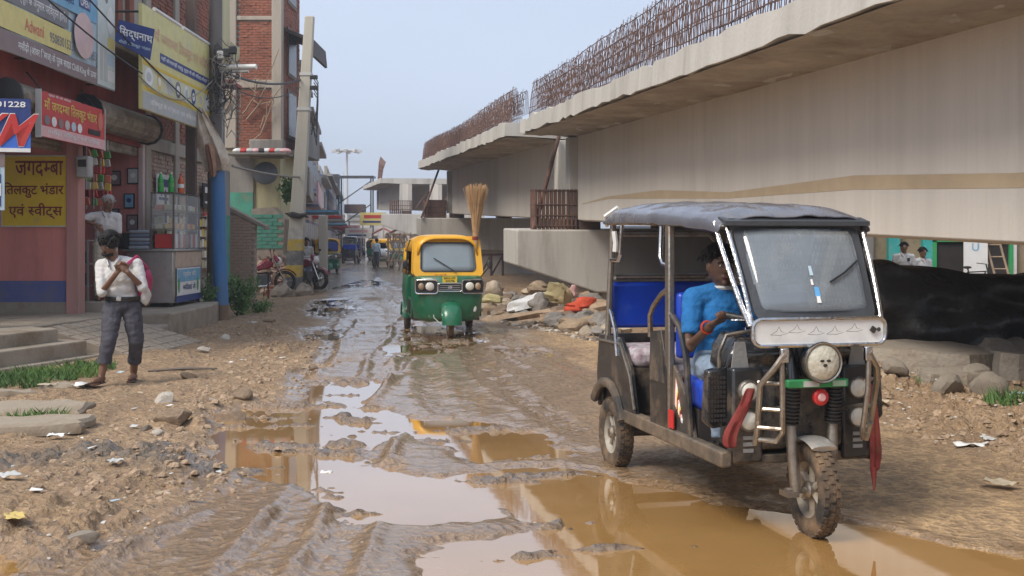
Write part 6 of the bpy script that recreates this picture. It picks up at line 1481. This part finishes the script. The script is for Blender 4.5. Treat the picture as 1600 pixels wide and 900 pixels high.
# the shopkeeper at his door
o = MB().box(-6.92, -6.25, 18.15, 18.75, .45, .63).build('threshold_stone', CEM, bevel=.02); tag(o, 'rough stone threshold the shopkeeper stands on', 'threshold')
JS = dict(pel=(0, 0, .92), chest=(0, 0, 1.24), neck=(.02, -.02, 1.42), head=(.05, -.05, 1.565), tilt=(R(5), 0, R(20)),
 shL=(.19, 0, 1.35), elL=(.20, -.03, 1.07), wrL=(.08, -.2, 1.10), hdL=(-.4, -.2, -.8), thL=(-1, 0, 0), shR=(-.18, 0, 1.36), elR=(-.38, -.10, 1.30), wrR=(-.14, -.20, 1.22), hdR=(.5, -.1, -.7), thR=(.5, -.3, .5), curl=.4,
 hipL=(.09, 0, .88), knL=(.10, -.02, .48), anL=(.10, .02, .10), toeL=(.11, -.13, .045), hipR=(-.09, 0, .88), knR=(-.10, -.02, .48), anR=(-.10, .02, .10), toeR=(-.11, -.13, .045))
person('grey haired shopkeeper in open white shirt leaning at the shop door', (-6.50, 18.4, .62), R(25), JS, hair=HAIRG, trouser=M('dhoti', (.42, .38, .30), .9, bump=.3, bscale=14), sleeve=.95)
# the driver
JD = dict(pel=(0, 0, .86), chest=(-.02, -.05, 1.16), neck=(-.01, -.07, 1.33), head=(-.03, -.08, 1.465), tilt=(R(2), 0, R(0)), collar=False,
 shL=(.17, -.05, 1.27), elL=(.30, -.16, 1.02), wrL=(.36, -.36, 1.14), hdL=(.1, -.6, .15), thL=(-1, 0, 0), shR=(-.19, -.06, 1.27), elR=(-.24, -.12, .99), wrR=(-.185, -.31, 1.13), hdR=(.1, -.6, .25), thR=(.9, 0, .2), curl=1.1,
 hipL=(.09, -.03, .84), knL=(.16, -.40, .86), anL=(.14, -.42, .50), toeL=(.14, -.56, .46), hipR=(-.09, -.03, .84), knR=(-.17, -.38, .87), anR=(-.16, -.42, .50), toeR=(-.16, -.56, .46))
ex, ey = -.20, -1.27; ca, sa = math.cos(R(13.5)), math.sin(R(13.5))
drv = person('driver in a bright blue t-shirt and jeans sitting in the electric rickshaw', (1.154+ex*ca-ey*sa, 8.263+ex*sa+ey*ca, -.02), R(13.5), JD, skin=SKIN2, shirt=SHB, trouser=JEAN, sleeve=.75)
MB().tube([(-.01+.062*math.cos(a), -.07+.058*math.sin(a), 1.335) for a in np.linspace(0, 6.28, 17)[:-1]], .014, 6, closed=True).build('white_collar', SHW, drv); MB().tube([(-.2+.036*math.cos(a), -.285, 1.115+.036*math.sin(a)) for a in np.linspace(0, 6.28, 13)[:-1]], .007, 5, closed=True).build('thread_bracelet', P('bracelet_red', (.5, .05, .02)), drv)
# standing onlookers
JO = dict(pel=(0, 0, .90), chest=(0, 0, 1.20), neck=(0, -.02, 1.38), head=(0, -.04, 1.52), tilt=(R(4), 0, 0), shL=(.19, 0, 1.31), elL=(.24, .02, 1.04), wrL=(.22, -.08, .82), hdL=(0, -.2, -1), thL=(-1, 0, 0), shR=(-.19, 0, 1.31), elR=(-.24, .02, 1.04), wrR=(-.22, -.08, .82), hdR=(0, -.2, -1), thR=(1, 0, 0),
 hipL=(.09, 0, .86), knL=(.10, -.02, .47), anL=(.10, .02, .10), toeL=(.11, -.13, .045), hipR=(-.09, 0, .86), knR=(-.10, -.02, .47), anR=(-.10, .02, .10), toeR=(-.11, -.13, .045))
w1 = person('man in a white shirt with a pocket badge standing behind the black tarpaulin', (9.25, 27.2, -.10), R(-10), JO, vox=.014); MB().box(.06, .12, -.13, -.12, 1.20, 1.28).build('badge', DARK, w1)
person('shorter person in a pale shirt beside the white shirted man behind the tarpaulin', (9.75, 27.4, -.22), R(15), JO, vox=.014)
person('person in a white shirt standing by the motorcycles near the stone post', (-6.45, 36.0, .02), R(30), JO, trouser=JEAN, vox=.016)
person('person in a pale blue shirt standing by the cycle cart', (-7.6, 64.6, .02), R(150), JO, shirt=M('shirt_paleblue', (.40, .50, .60), .85, bump=.2), vox=.02)
# ================================================================== RIGHT SIDE UNDER THE FLYOVER, RUBBLE, LITTER
TARP = M('black_tarp', (.040, .037, .034), .36, var=.3, scale=2, bump=.25, bscale=9, dirt=(.035, .03, .025), damt=.4, bdist=.04)
tp = thing('tarpaulin', 'big black tarpaulin sheet draped over a stack under the flyover', 'tarpaulin')
rg = np.random.default_rng(12); rows = []
us = np.linspace(0, 1, 44)
def tline(u): x = 4.55+5.2*u; return x, 14.4+.55*u+.12*math.sin(u*9)
for v in np.linspace(0, 1, 26):
    row = []
    for u in us:
        x, y = tline(u)
        ztop = 1.27+.05*math.sin(u*11)-.05*u-.10*math.sin(min(1, u/.55)*3.14)+.10*math.exp(-((u-.04)/.03)**2)-.28*max(0, u-.55)
        zb = .20+.05*math.sin(u*7)
        if v < .62:
            k = v/.62; z = zb+(ztop-zb)*k; yy = y-.25*(1-k)+.10*math.sin(u*40+k*3)*(1-k)+.09*math.sin(u*17+k*5)+.05*math.sin(u*63-k*4)*(1-k)-.10*math.sin(k*3.1)+.07*math.sin(u*23+k*9)+.05*math.sin(u*12-k*14)
        else:
            k = (v-.62)/.38; z = ztop+.03*math.sin(k*3)-.25*k*k; yy = y+2.6*k
        row.append((x+.03*math.sin(v*9+u*5), yy, z+.02*math.sin(u*31+v*13)))
    rows.append(row)
MB().grid(rows).build('sheet', TARP, tp, smooth=70, solid=.01, sub=1)
MB().box(4.9, 9.4, 14.75, 17.0, -.1, 1.02).build('covered_stack', DARK, tp)

def slab(name, pts, h, z, mat, label, seed, group=None, cat='slab', tilt=(0, 0)):
    n = len(pts); cx = sum(p[0] for p in pts)/n; cy = sum(p[1] for p in pts)/n
    rg = np.random.default_rng(seed); P2 = []
    for i in range(n):
        a, b = pts[i], pts[(i+1) % n]
        for k in range(4): f = k/4; P2.append((a[0]+(b[0]-a[0])*f+rg.normal(0, .02)-cx, a[1]+(b[1]-a[1])*f+rg.normal(0, .02)-cy))
    top = [(x*.97, y*.97, h+rg.normal(0, .01)) for x, y in P2]; bot = [(x, y, 0) for x, y in P2]; md = [(x*1.01, y*1.01, h*.6) for x, y in P2]
    o = MB().loft([bot, md, top]).build(name, mat, smooth=25); o.location = (cx, cy, z); o.rotation_euler = (tilt[0], tilt[1], 0); tag(o, label, cat, group); return o
RUB_ = M('broken_concrete', (.36, .31, .25), .9, var=.25, scale=3, bump=.35, bscale=22, dirt=(.22, .165, .115), damt=.5, bdist=.02)
def G(*q): return [gp(*p) for p in q]
slab('concrete_slab', [(4.05, 13.2), (5.0, 12.6), (5.75, 13.0), (5.4, 14.1), (4.2, 14.2)], .30, .06, RUB_, 'broad flat broken concrete slab in front of the black tarpaulin', 1, tilt=(.02, .03))
slab('concrete_slab', [(5.15, 12.2), (5.85, 12.0), (6.1, 12.9), (5.4, 13.0)], .30, .06, RUB_, 'cracked concrete slab beside the broad one, near the tarpaulin', 2, tilt=(-.04, .05))
slab('concrete_slab', [(4.3, 12.0), (4.9, 11.9), (4.95, 12.4), (4.4, 12.5)], .14, .08, RUB_, 'thin concrete slab lying on the earth heap', 3, tilt=(.05, -.03))
def rock(name, loc, s, mat, label, seed, group=None, cat='stone', flat=.7, rz=0):
    rg = np.random.default_rng(seed); bm = bmesh.new(); bmesh.ops.create_icosphere(bm, subdivisions=3, radius=1)
    d = [Vector(rg.normal(0, 1, 3)).normalized() for _ in range(11)]; cc = [.55+.4*rg.random() for _ in d]
    for v in bm.verts:
        c = v.co.normalized(); r_ = 1.
        for q, k in zip(d, cc): r_ = min(r_, k/max(.05, c.dot(q)) if c.dot(q) > .2 else r_)
        v.co = c*r_
        v.co += Vector(rg.normal(0, .012, 3))
    me_ = bpy.data.meshes.new(name); bm.to_mesh(me_); bm.free(); me_.materials.append(mat); me_.shade_smooth(); me_.set_sharp_from_angle(angle=R(24))
    o = bpy.data.objects.new(name, me_); col.objects.link(o); o.location = loc; o.scale = (s[0], s[1], s[2]*flat); o.rotation_euler = (rg.normal(0, .2), rg.normal(0, .2), rz or rg.random()*6); tag(o, label, cat, group); return o
for i, (px, py, s) in enumerate(((1560, 590, .36), (1590, 605, .30), (1520, 612, .26), (1480, 628, .2), (1545, 632, .22), (1400, 622, .16), (1580, 575, .34))):
    x, y = gp(px, py); rock('boulder', (x, y, gz(x, y)+.06), (s, s*.8, s), RUB_, 'pale rough boulder among the broken concrete under the flyover', 70+i, 'boulders under the flyover', 'boulder')
MUDM = M('mud_clod', (.40, .285, .19), .9, var=.3, scale=5, bump=.4, bscale=30, dirt=(.24, .165, .11), damt=.5, bdist=.02)

# heap of old sacks and rubble at the pale pier
SG = 'old sacks in the heap beside the pier'
def sack(loc, s, rz, mat, label, seed, group=None, cat='sack', name='old_sack'):
    rg = np.random.default_rng(seed); m = MB().ell((0, 0, 0), (1, 1, 1), n=18, k=12); V = []
    ph = rg.random(6)*6
    for x, y, z in m.v:
        q_ = .16*(abs(math.sin(5*x+ph[4]+3*y))-.6)+.12*(abs(math.sin(6*z+ph[5]+4*x))-.6)
        f = 1+q_+.13*math.sin(3.1*x+ph[0]+2*z)+.11*math.sin(4.3*y+ph[1]+x*2)+.09*math.sin(7*z+ph[2]+3*x)+.05*math.sin(11*x+9*y+ph[3])
        V.append((x*f*s[0], y*f*s[1], max(-.55, z*f)*s[2]))
    m.v = V; o = m.build(name, mat, smooth=50); o.location = loc; o.rotation_euler = (rg.normal(0, .12), rg.normal(0, .15), rz); tag(o, label, cat, group); return o
SM = [M('sack_tan', (.34, .25, .165), .9, var=.25, scale=7, bump=.35, bscale=30, dirt=(.2, .14, .09), damt=.45, bdist=.02), M('sack_grey', (.22, .20, .18), .9, var=.25, scale=7, bump=.35, bscale=30, bdist=.02), M('sack_brown', (.20, .145, .10), .9, var=.3, scale=7, bump=.4, bscale=30, bdist=.02), M('sack_pale', (.44, .36, .27), .9, var=.2, scale=7, bump=.3, bscale=30, dirt=(.25, .18, .12), damt=.4, bdist=.02)]
SL = ['tan cement sack lying in the heap beside the pale pier', 'grey cement sack lying in the heap beside the pale pier', 'dark brown sack lying in the heap beside the pale pier', 'pale dusty sack lying in the heap beside the pale pier']
rg = np.random.default_rng(31); spots = []
for k in range(62):
    px = 765+200*rg.random(); t_ = rg.random(); py = 462+.22*(px-765)+t_*34-6
    x, y = gp(px, py); zz = .04+.30*max(0, (1-t_))*math.exp(-((px-880)/85)**2)
    s = .12+.13*rg.random(); i = int(rg.integers(0, 4))
    sack((x, y, zz+.03), (s*1.3, s*.95, s*.62), rg.random()*6, SM[i], SL[i], 100+k, SG)
for i, (px, py, d, s, mt, lb) in enumerate(((832, 466, 23.2, (.50, .28, .20), M('sack_white', (.62, .63, .64), .7, var=.12, bump=.3, bscale=18, dirt=(.4, .36, .3), damt=.35, bdist=.02), 'long white plastic sack on the heap beside the pier'), (768, 462, 24.6, (.28, .2, .14), M('sack_yellow', (.48, .43, .22), .8, var=.15, bump=.3), 'small pale yellow bag at the road end of the heap'), (874, 455, 22.6, (.34, .25, .30), M('sack_olive', (.36, .30, .16), .85, var=.2, bump=.35, bscale=14, bdist=.02), 'crumpled olive yellow sack standing on the heap'), (908, 470, 22.0, (.42, .26, .14), M('sack_orange', (.58, .075, .03), .8, var=.2, bump=.3, bscale=16, bdist=.02), 'bright orange red cloth bundle on the heap by the pier'), (772, 447, 25.2, (.22, .2, .28), SM[3], 'upright tan sack at the road end of the heap'), (842, 446, 24.0, (.42, .3, .2), SM[0], 'large tan bundle high on the heap under the pier cap'), (845, 470, 22.6, (.3, .25, .22), SM[1], 'round dark grey bundle in the middle of the heap'), (895, 452, 22.9, (.16, .14, .2), M('sack_rose', (.52, .32, .30), .85, var=.2), 'small pinkish bag between the olive sack and the orange bundle'))):
    p = at(px, py+7, d); sack((p.x, p.y, max(.06, p.z)), tuple(.85*q for q in s), .3*i, mt, lb, 200+i)
sack((.72, 23.0, -.06), (2.2, 1.5, .26), .1, MUDM, 'low bank of earth carrying the heap of sacks', 300, cat='earth bank', name='earth_bank')
for i in range(64):
    rg = np.random.default_rng(400+i); px = 770+190*rg.random(); py = 470+.2*(px-765)+26*rg.random(); x, y = gp(px, py); s = .06+.10*rg.random()
    rock('rubble_stone', (x, y, gz(x, y)+s*.3), (s*1.3, s, s*.8), [RUB_, MUDM, SM[3]][i % 3], 'broken stone at the foot of the sack heap', 400+i, 'stones at the sack heap')
for i, (px, py, w, h, c) in enumerate(((800, 492, .5, .25, LGT), (866, 490, .7, .22, SILV), (905, 503, .6, .2, BRN), (840, 500, .5, .2, PNK), (930, 498, .6, .2, SILV))):
    x, y = gp(px, py); m = MB(); rg = np.random.default_rng(i+60)
    m.grid([[(u*w-w/2+rg.normal(0, .03), v*h+rg.normal(0, .03), .05*rg.random()+.04*math.sin(u*7)) for u in np.linspace(0, 1, 9)] for v in np.linspace(0, 1, 5)])
    o = m.build('plastic_scrap', c, solid=.006, sub=1); o.location = (x, y, gz(x, y)+.06); o.rotation_euler = (0, 0, i*.6); tag(o, ['white plastic scrap before the sack heap', 'silvery plastic scrap before the sack heap, under the olive sack', 'brown plastic scrap at the foot of the orange bundle', 'pink plastic scrap in front of the sack heap', 'grey plastic scrap at the rickshaw end of the sack heap'][i], 'scrap')

# shops on the far side, seen under the girder
GRN2 = M('shop_green', (.04, .36, .12), .6, var=.12, dirt=(.15, .3, .15), damt=.3); TURQ = M('shop_turquoise', (.05, .42, .40), .6, var=.15, dirt=(.2, .35, .32), damt=.35); TAN = M('shop_tan', (.36, .28, .18), .85, var=.2, dirt=(.22, .16, .1), damt=.4)
fs = thing('roadside_shops', 'row of low shops with green and turquoise door frames beyond the flyover', 'shop')
Y = 30.0
MB().box(5.0, 22, Y+.3, Y+6, -.1, 4.2).build('wall', TAN, fs)
MB().box(5.0, 22, Y-1.2, Y+6, 4.2, 4.4).build('roof', GREYP, fs)
for x0, x1, mt, nm, dz in ((9.0, 9.45, GREYP, 'pier_panel', 3.2), (9.85, 10.15, TURQ, 'door_leaf', 2.6), (10.75, 11.05, TURQ, 'door_leaf', 2.6), (13.05, 13.2, WHITE, 'pier_panel', 3.0), (7.2, 7.8, TURQ, 'door_leaf', 2.5), (15.0, 15.8, TURQ, 'door_leaf', 2.6)): MB().box(x0, x1, Y+.12, Y+.33, -.05, dz).build(nm, mt, fs)
for x0, x1 in ((11.1, 11.85), (12.25, 13.0), (16.5, 17.6), (6.0, 6.9)):
    d_ = MB().box(x0, x1, Y+.18, Y+.32, -.05, 1.75).build('doorway', DARK, fs); MB().box(x0-.1, x0, Y+.1, Y+.31, -.05, 1.85).build('jamb', GRN2, d_); MB().box(x1, x1+.1, Y+.1, Y+.31, -.05, 1.85).build('jamb', GRN2, d_); MB().box(x0-.1, x1+.1, Y+.1, Y+.31, 1.55, 1.88).build('lintel', GRN2, d_)
t = thing('white_poster_board', 'white board with a blue letter U leaning before the green doors', 'board', (11.75, 29.2, .2)); MB().box(-.3, .3, -.02, .02, 0, 1.55).build('board', WHITE, t); text(t, 'U', -.1, 1.12, .18, .2, SKYB, .024); MB().tube([(0, .02, 1.2), (0, .5, .0-.2)], .02, 6).build('prop', WOOD, t); 
for x in (-.25, .25): MB().box(x-.02, x+.02, -.02, .02, -.22, 0).build('leg', WOOD, t)
t = thing('wooden_ladder', 'short wooden ladder leaning beside the white board', 'ladder', (12.35, 29.0, 0))
for x in (0, .35): MB().tube([(x, 0, 0), (x-.3, .4, 1.7)], .03, 6).build('rail', WOOD, t)
for k in range(5): f = .15+.18*k; MB().tube([(-.3*f-.02, .4*f, 1.7*f), (.35-.3*f+.02, .4*f, 1.7*f)], .022, 6).build('rung', WOOD, t)
t = thing('parked_bicycle', 'dark bicycle standing in front of the green doors', 'bicycle', (11.45, 28.6, 0), R(10))
for x in (-.5, .5): 
    w = MB().lathe([(.30, -.015), (.33, 0), (.30, .015), (.285, 0), (.30, -.015)], (x, 0, .33), (R(90), 0, 0), 28, cap=False).build('wheel', TYRE, t)
    for k in range(8): a = k*math.pi/8; MB().tube([(x+.3*math.cos(a), 0, .33+.3*math.sin(a)), (x-.3*math.cos(a), 0, .33-.3*math.sin(a))], .004, 4).build('spoke', CHR, w)
for a, b in (((-.5, 0, .33), (-.15, 0, .80)), ((-.15, 0, .80), (.35, 0, .82)), ((.35, 0, .82), (0, 0, .30)), ((0, 0, .30), (-.5, 0, .33)), ((-.15, 0, .9), (0, 0, .3)), ((.5, 0, .33), (.35, 0, 1.0))): MB().tube([a, b], .018, 6).build('frame_tube', BLKM, t)
MB().ell((-.17, 0, .92), (.13, .07, .035)).build('saddle', BLKM, t); MB().tube([(.25, -.25, 1.02), (.36, 0, 1.0), (.25, .25, 1.02)], .013, 6).build('handlebar', CHR, t)
t = thing('stacked_stones', 'stack of grey stone blocks beside the white pier, beyond the tarpaulin', 'stones', (13.3, 28.8, 0))
for k in range(36): crumple(MB().obox((.25+.42*(k % 6)+.12*((k//6) % 2), .1*(k % 2), .14+.27*(k//6)), (.40, .5, .25), (0, 0, .1*math.sin(k*3))), .02, k).build('stone', [RUB_, SM[3], CEM][k % 3], t, smooth=0)
for i, (x, y, c) in enumerate(((17.2, 26.5, 0), (6.5, 40, 1))):
    pass

# market stalls and hoardings at the street end
for i, (px, py0, py1, d, w, mt, lb) in enumerate(((560, 356, 372, 105, 2.4, LGT, 'white and pink shop hoarding over the far stalls'), (583, 332, 352, 98, 2.2, LYEL, 'yellow hoarding on the far pier wall'), (546, 352, 366, 120, 2.2, PNK, 'pink hoarding at the street end'))):
    a, b = at(px, py1, d), at(px, py0, d); t = thing('street_hoarding', lb, 'hoarding', (a.x, d, a.z)); h = b.z-a.z; MB().box(-w/2, w/2, -.05, .05, 0, h).build('board', mt, t); panel(t, -w*.35, w*.35, h*.55, h*.8, RED if i else PNK, .06); panel(t, -w*.4, w*.3, h*.2, h*.35, NAVY, .06)
    for s in (-1, 1): MB().tube([(s*w*.4, 0, -a.z), (s*w*.4, 0, .05)], .06, 6).build('post', SILV, t)
for i, (x, d, c, lb) in enumerate(((-15.0, 108, 'tan', 'market stall with a tan canopy far down the street'), (-12.5, 112, 'orange', 'market stall with an orange canopy far down the street'), (-18.0, 118, 'white', 'market stall with a white canopy far down the street'), (-9.5, 100, 'red', 'market stall with a dull red canopy by the far pier'))):
    t = thing('market_stall', lb, 'stall', (x, d, 0)); cm = {'tan': SM[3], 'orange': ORG, 'white': LGT, 'red': RIBB}[c]
    for sx in (-1.1, 1.1):
        for sy in (-.8, .8): MB().tube([(sx, sy, 0), (sx, sy, 2.2)], .05, 6).build('post', WOOD, t)
    MB().prism([(-1.4, 2.0), (0, 2.7), (1.4, 2.0), (1.4, 2.08), (0, 2.8), (-1.4, 2.08)], -1, 1, 'y').build('canopy', cm, t); MB().box(-1.1, 1.1, -.7, .7, 0, .9).build('counter', WOOD, t)

# ---------------------------------------------------------------- clods, gravel and litter
def scatter(name, n, pick, smin, smax, mat, label, seed, flat=.6):
    rg = np.random.default_rng(seed); V = []; F = []
    base = [(0, 0, .8)]+[(math.cos(k*1.257)*.62, math.sin(k*1.257)*.62, .62) for k in range(5)]+[(math.cos(k*1.257+.6), math.sin(k*1.257+.6), 0) for k in range(5)]
    fc = [(0, 1+k, 1+(k+1) % 5) for k in range(5)]+[(1+k, 6+k, 1+(k+1) % 5) for k in range(5)]+[(1+(k+1) % 5, 6+k, 6+(k+1) % 5) for k in range(5)]
    pts = [pick(rg) for _ in range(n)]; hs = terrain(np.array([p[0] for p in pts]), np.array([p[1] for p in pts]))
    for (x, y), h in zip(pts, hs):
        if h < WATER_Z+.004: continue
        s = smin+(smax-smin)*rg.random()**2.6; a = rg.random()*6.28; o = len(V)
        for bx, by, bz in base:
            j = 1+rg.normal(0, .22); V.append((x+s*j*(bx*math.cos(a)-by*math.sin(a)), y+s*j*(bx*math.sin(a)+by*math.cos(a)), h+s*flat*(bz-.2)*j))
        F += [tuple(i+o for i in f) for f in fc]
    m = MB(); m.v = V; m.f = F; me_ = bpy.data.meshes.new(name); me_.from_pydata(V, [], F); me_.materials.append(mat)
    o = bpy.data.objects.new(name, me_); col.objects.link(o); tag(o, label, kind='stuff'); return o
def pick_left(rg):
    y = 5.6+14*rg.random()**1.6; xr = road_left(y); return (xr+.3-3.6*rg.random()**1.4, y)
def pick_edge(rg):
    y = 7+13*rg.random()**1.3; return (road_left(y)-.35+rg.normal(0, .42), y)
def pick_right(rg):
    y = 6.5+8*rg.random(); return (road_right(y)+.2+2.8*rg.random(), y)
def pick_road(rg):
    y = 6+24*rg.random()**1.7; return (road_left(y)+(road_right(y)-road_left(y))*rg.random(), y)
scatter('mud_clods', 700, pick_left, .005, .026, MUDM, 'small clods of dirt strewn over the left shoulder', 1)
scatter('mud_clods', 1700, pick_edge, .006, .05, MUDM, 'churned mud clods along the road edge', 2, .8)
scatter('mud_clods', 2000, pick_right, .008, .06, MUDM, 'dug up earth clods below the flyover', 3, .8)
scatter('gravel', 800, pick_left, .004, .018, M('gravel_pale', (.48, .44, .38), .9, var=.25), 'pale gravel on the left shoulder', 4)
scatter('gravel', 1300, pick_right, .005, .025, MATS['gravel_pale'], 'pale gravel on the earth heaps', 5)
scatter('gravel', 1200, pick_road, .004, .014, MUDM, 'grit lying on the wet road', 6, .5)
def scraps(n, pick, seed, label, mats):
    rg = np.random.default_rng(seed); ms = [MB() for _ in mats]
    for k in range(n):
        x, y = pick(rg); h = gz(x, y)
        if h < WATER_Z+.004: continue
        w, l_ = .008+.03*rg.random()**2, .01+.035*rg.random()**2; a = rg.random()*6.28; q = []
        for u, v in ((-1, -1), (1, -1), (1.1, 1), (-.9, 1)): q.append((x+w*u*math.cos(a)-l_*v*math.sin(a), y+w*u*math.sin(a)+l_*v*math.cos(a), h+.012+.018*rg.random()))
        ms[k % len(mats)].add(q, [(0, 1, 2), (0, 2, 3)])
    for m, mt in zip(ms, mats): o = m.build('litter', mt, smooth=0); tag(o, label, kind='stuff')
def pick_heap(rg):
    px = 762+205*rg.random(); py = 466+.2*(px-765)+38*rg.random(); return gp(px, py)
scatter('rubble', 500, pick_heap, .02, .11, M('rubble_dark', (.20, .155, .115), .9, var=.35, scale=6, bump=.3), 'dark broken rubble strewn round the sack heap', 11, .8)
scatter('rubble', 350, pick_heap, .02, .09, MATS['gravel_pale'], 'pale broken rubble strewn round the sack heap', 12, .7)
scraps(60, pick_heap, 13, 'plastic scraps between the old sacks', [LGT, RIBB, SILV, LBLU])
scraps(70, pick_left, 8, 'scraps of paper and plastic trodden into the dirt', [LGT, SILV, P('scrap_tan', (.5, .42, .3)), LBLU]); scraps(90, pick_right, 9, 'scraps of paper and plastic on the earth heaps', [LGT, SILV, MATS['scrap_tan']])
CHALK = M('chalky_plaster', (.56, .51, .44), .9, var=.2, scale=9, bump=.3, bscale=30, dirt=(.34, .26, .18), damt=.45, dscale=8)
# pieces large enough to pick out
for i, (px, py, pts, h, lb) in enumerate(((40, 655, [(-.75, -.42), (.62, -.35), (.55, .18), (.1, .26), (-.75, .25)], .07, 'broken cement slab half buried below the grass tuft'), (35, 690, [(-.7, -.35), (.5, -.1), (.42, .3), (-.7, .3)], .08, 'cracked cement slab next to the half buried one'), (105, 614, [(-.22, -.1), (.2, -.08), (.25, .1), (-.15, .13)], .04, 'flat cement chip in the dirt below the steps'), (20, 628, [(-.2, -.1), (.25, -.05), (.15, .12), (-.2, .1)], .035, 'flat pale chip near the grass edge'))):
    x, y = gp(px, py); slab('cement_chunk', [(x+a, y+b) for a, b in pts], h, gz(x, y)-.02, CEMS, lb, 20+i, cat='chunk', tilt=(.03, -.02))
for i, (px, py, s, mt, lb) in enumerate(((272, 674, .13, MUDM, 'brown stone lying alone beside the puddle'), (256, 640, .10, CHALK, 'white broken brick in the churned mud'), (246, 690, .05, CHALK, 'small white chip before the brown stone'), (228, 686, .05, CEM, 'small grey chip before the brown stone'), (318, 556, .09, CHALK, 'white plaster lump by the plinth corner'), (296, 602, .09, MUDM, 'round clod behind the walking man'), (380, 630, .10, MUDM, 'mud lump at the puddle edge'), (362, 656, .12, MUDM, 'mud lump standing in the brown puddle'), (490, 580, .06, MUDM, 'dark lump on the wet lane'), (130, 860, .06, CEM, 'pale chip in the foreground dirt'), (420, 515, .12, MUDM, 'clod on the shoulder before the pole'), (352, 535, .09, CHALK, 'white rubble piece beside the wheel rut'))):
    x, y = gp(px, py); rock('stone', (x, y, gz(x, y)+s*.3), (s*1.35, s, s*.9), mt, lb, 500+i)
def crumpled(px, py, w, mt, label, seed):
    x, y = gp(px, py); rg = np.random.default_rng(seed); m = MB()
    m.grid([[((u-.5)*w+rg.normal(0, w*.06), (v-.5)*w*.7+rg.normal(0, w*.06), .02+w*.22*rg.random()) for u in np.linspace(0, 1, 7)] for v in np.linspace(0, 1, 6)])
    o = m.build('litter_scrap', mt, solid=.004, sub=1); o.location = (x, y, gz(x, y)); o.rotation_euler = (0, 0, seed); tag(o, label, 'litter')
for i, (px, py, w, mt, lb) in enumerate(((1515, 712, .24, LGT, 'white crumpled paper on the earth heap'), (1370, 645, .2, MATS['scrap_tan'], 'tan torn card beside the rickshaw wheel'), (1545, 700, .14, SILV, 'grey scrap beside the white crumpled paper'), (1560, 770, .2, MATS['scrap_tan'], 'long torn grey plastic strip in the heap'), (75, 615, .22, MATS['scrap_tan'], 'tan paper by the grass at the steps'), (130, 616, .24, LGT, 'pale paper sheet behind the walking man'), (15, 770, .16, SILV, 'torn grey plastic in the sludge'), (1475, 622, .16, LGT, 'white plastic bag by the boulders'), (320, 552, .16, LGT, 'white paper near the blue post'), (395, 515, .18, SILV, 'dull plastic in the rutted shoulder'), (510, 738, .08, LGT, 'tiny white scrap in the big puddle'), (1590, 640, .18, LBLU, 'bluish plastic by the weeds'), (25, 845, .16, P('scrap_yellow', (.6, .45, .15)), 'yellowish wrapper in the near dirt'), (90, 700, .14, LGT, 'pale wrapper left of the sludge'), (180, 745, .12, SILV, 'grey wrapper in the sludge trail'))):
    crumpled(px, py, w, mt, lb, 700+i)
for i, (px, py, L, lb) in enumerate(((285, 590, .8, 'stick beside the walking man'),)):
    x, y = gp(px, py); o = MB().tube([(x-L/2, y, gz(x-L/2, y)+.02), (x, y+.04, max(.015, gz(x, y))+.03), (x+L/2, y+.02, max(.01, gz(x+L/2, y))+.015)], [.012, .018, .010], 6).build('stick', M('wet_wood', (.07, .05, .04), .5)); tag(o, lb, 'stick')
# thin haze of the humid air
hz = MB().box(-160, 160, -30, 320, -1.2, 24).build('haze', M('haze_tmp', (1, 1, 1), bump=0), smooth=0); hz.data.materials.clear()
hm = bpy.data.materials.new('haze_air'); hm.use_nodes = True; hn = hm.node_tree.nodes; hn.clear()
ho = hn.new('ShaderNodeOutputMaterial'); hv = hn.new('ShaderNodeVolumePrincipled'); hv.inputs['Color'].default_value = (.86, .91, 1, 1); hv.inputs['Density'].default_value = .0016; hv.inputs['Anisotropy'].default_value = .2
hm.node_tree.links.new(hv.outputs[0], ho.inputs['Volume']); hz.data.materials.append(hm); tag(hz, 'pale humid haze hanging over the street', kind='stuff')
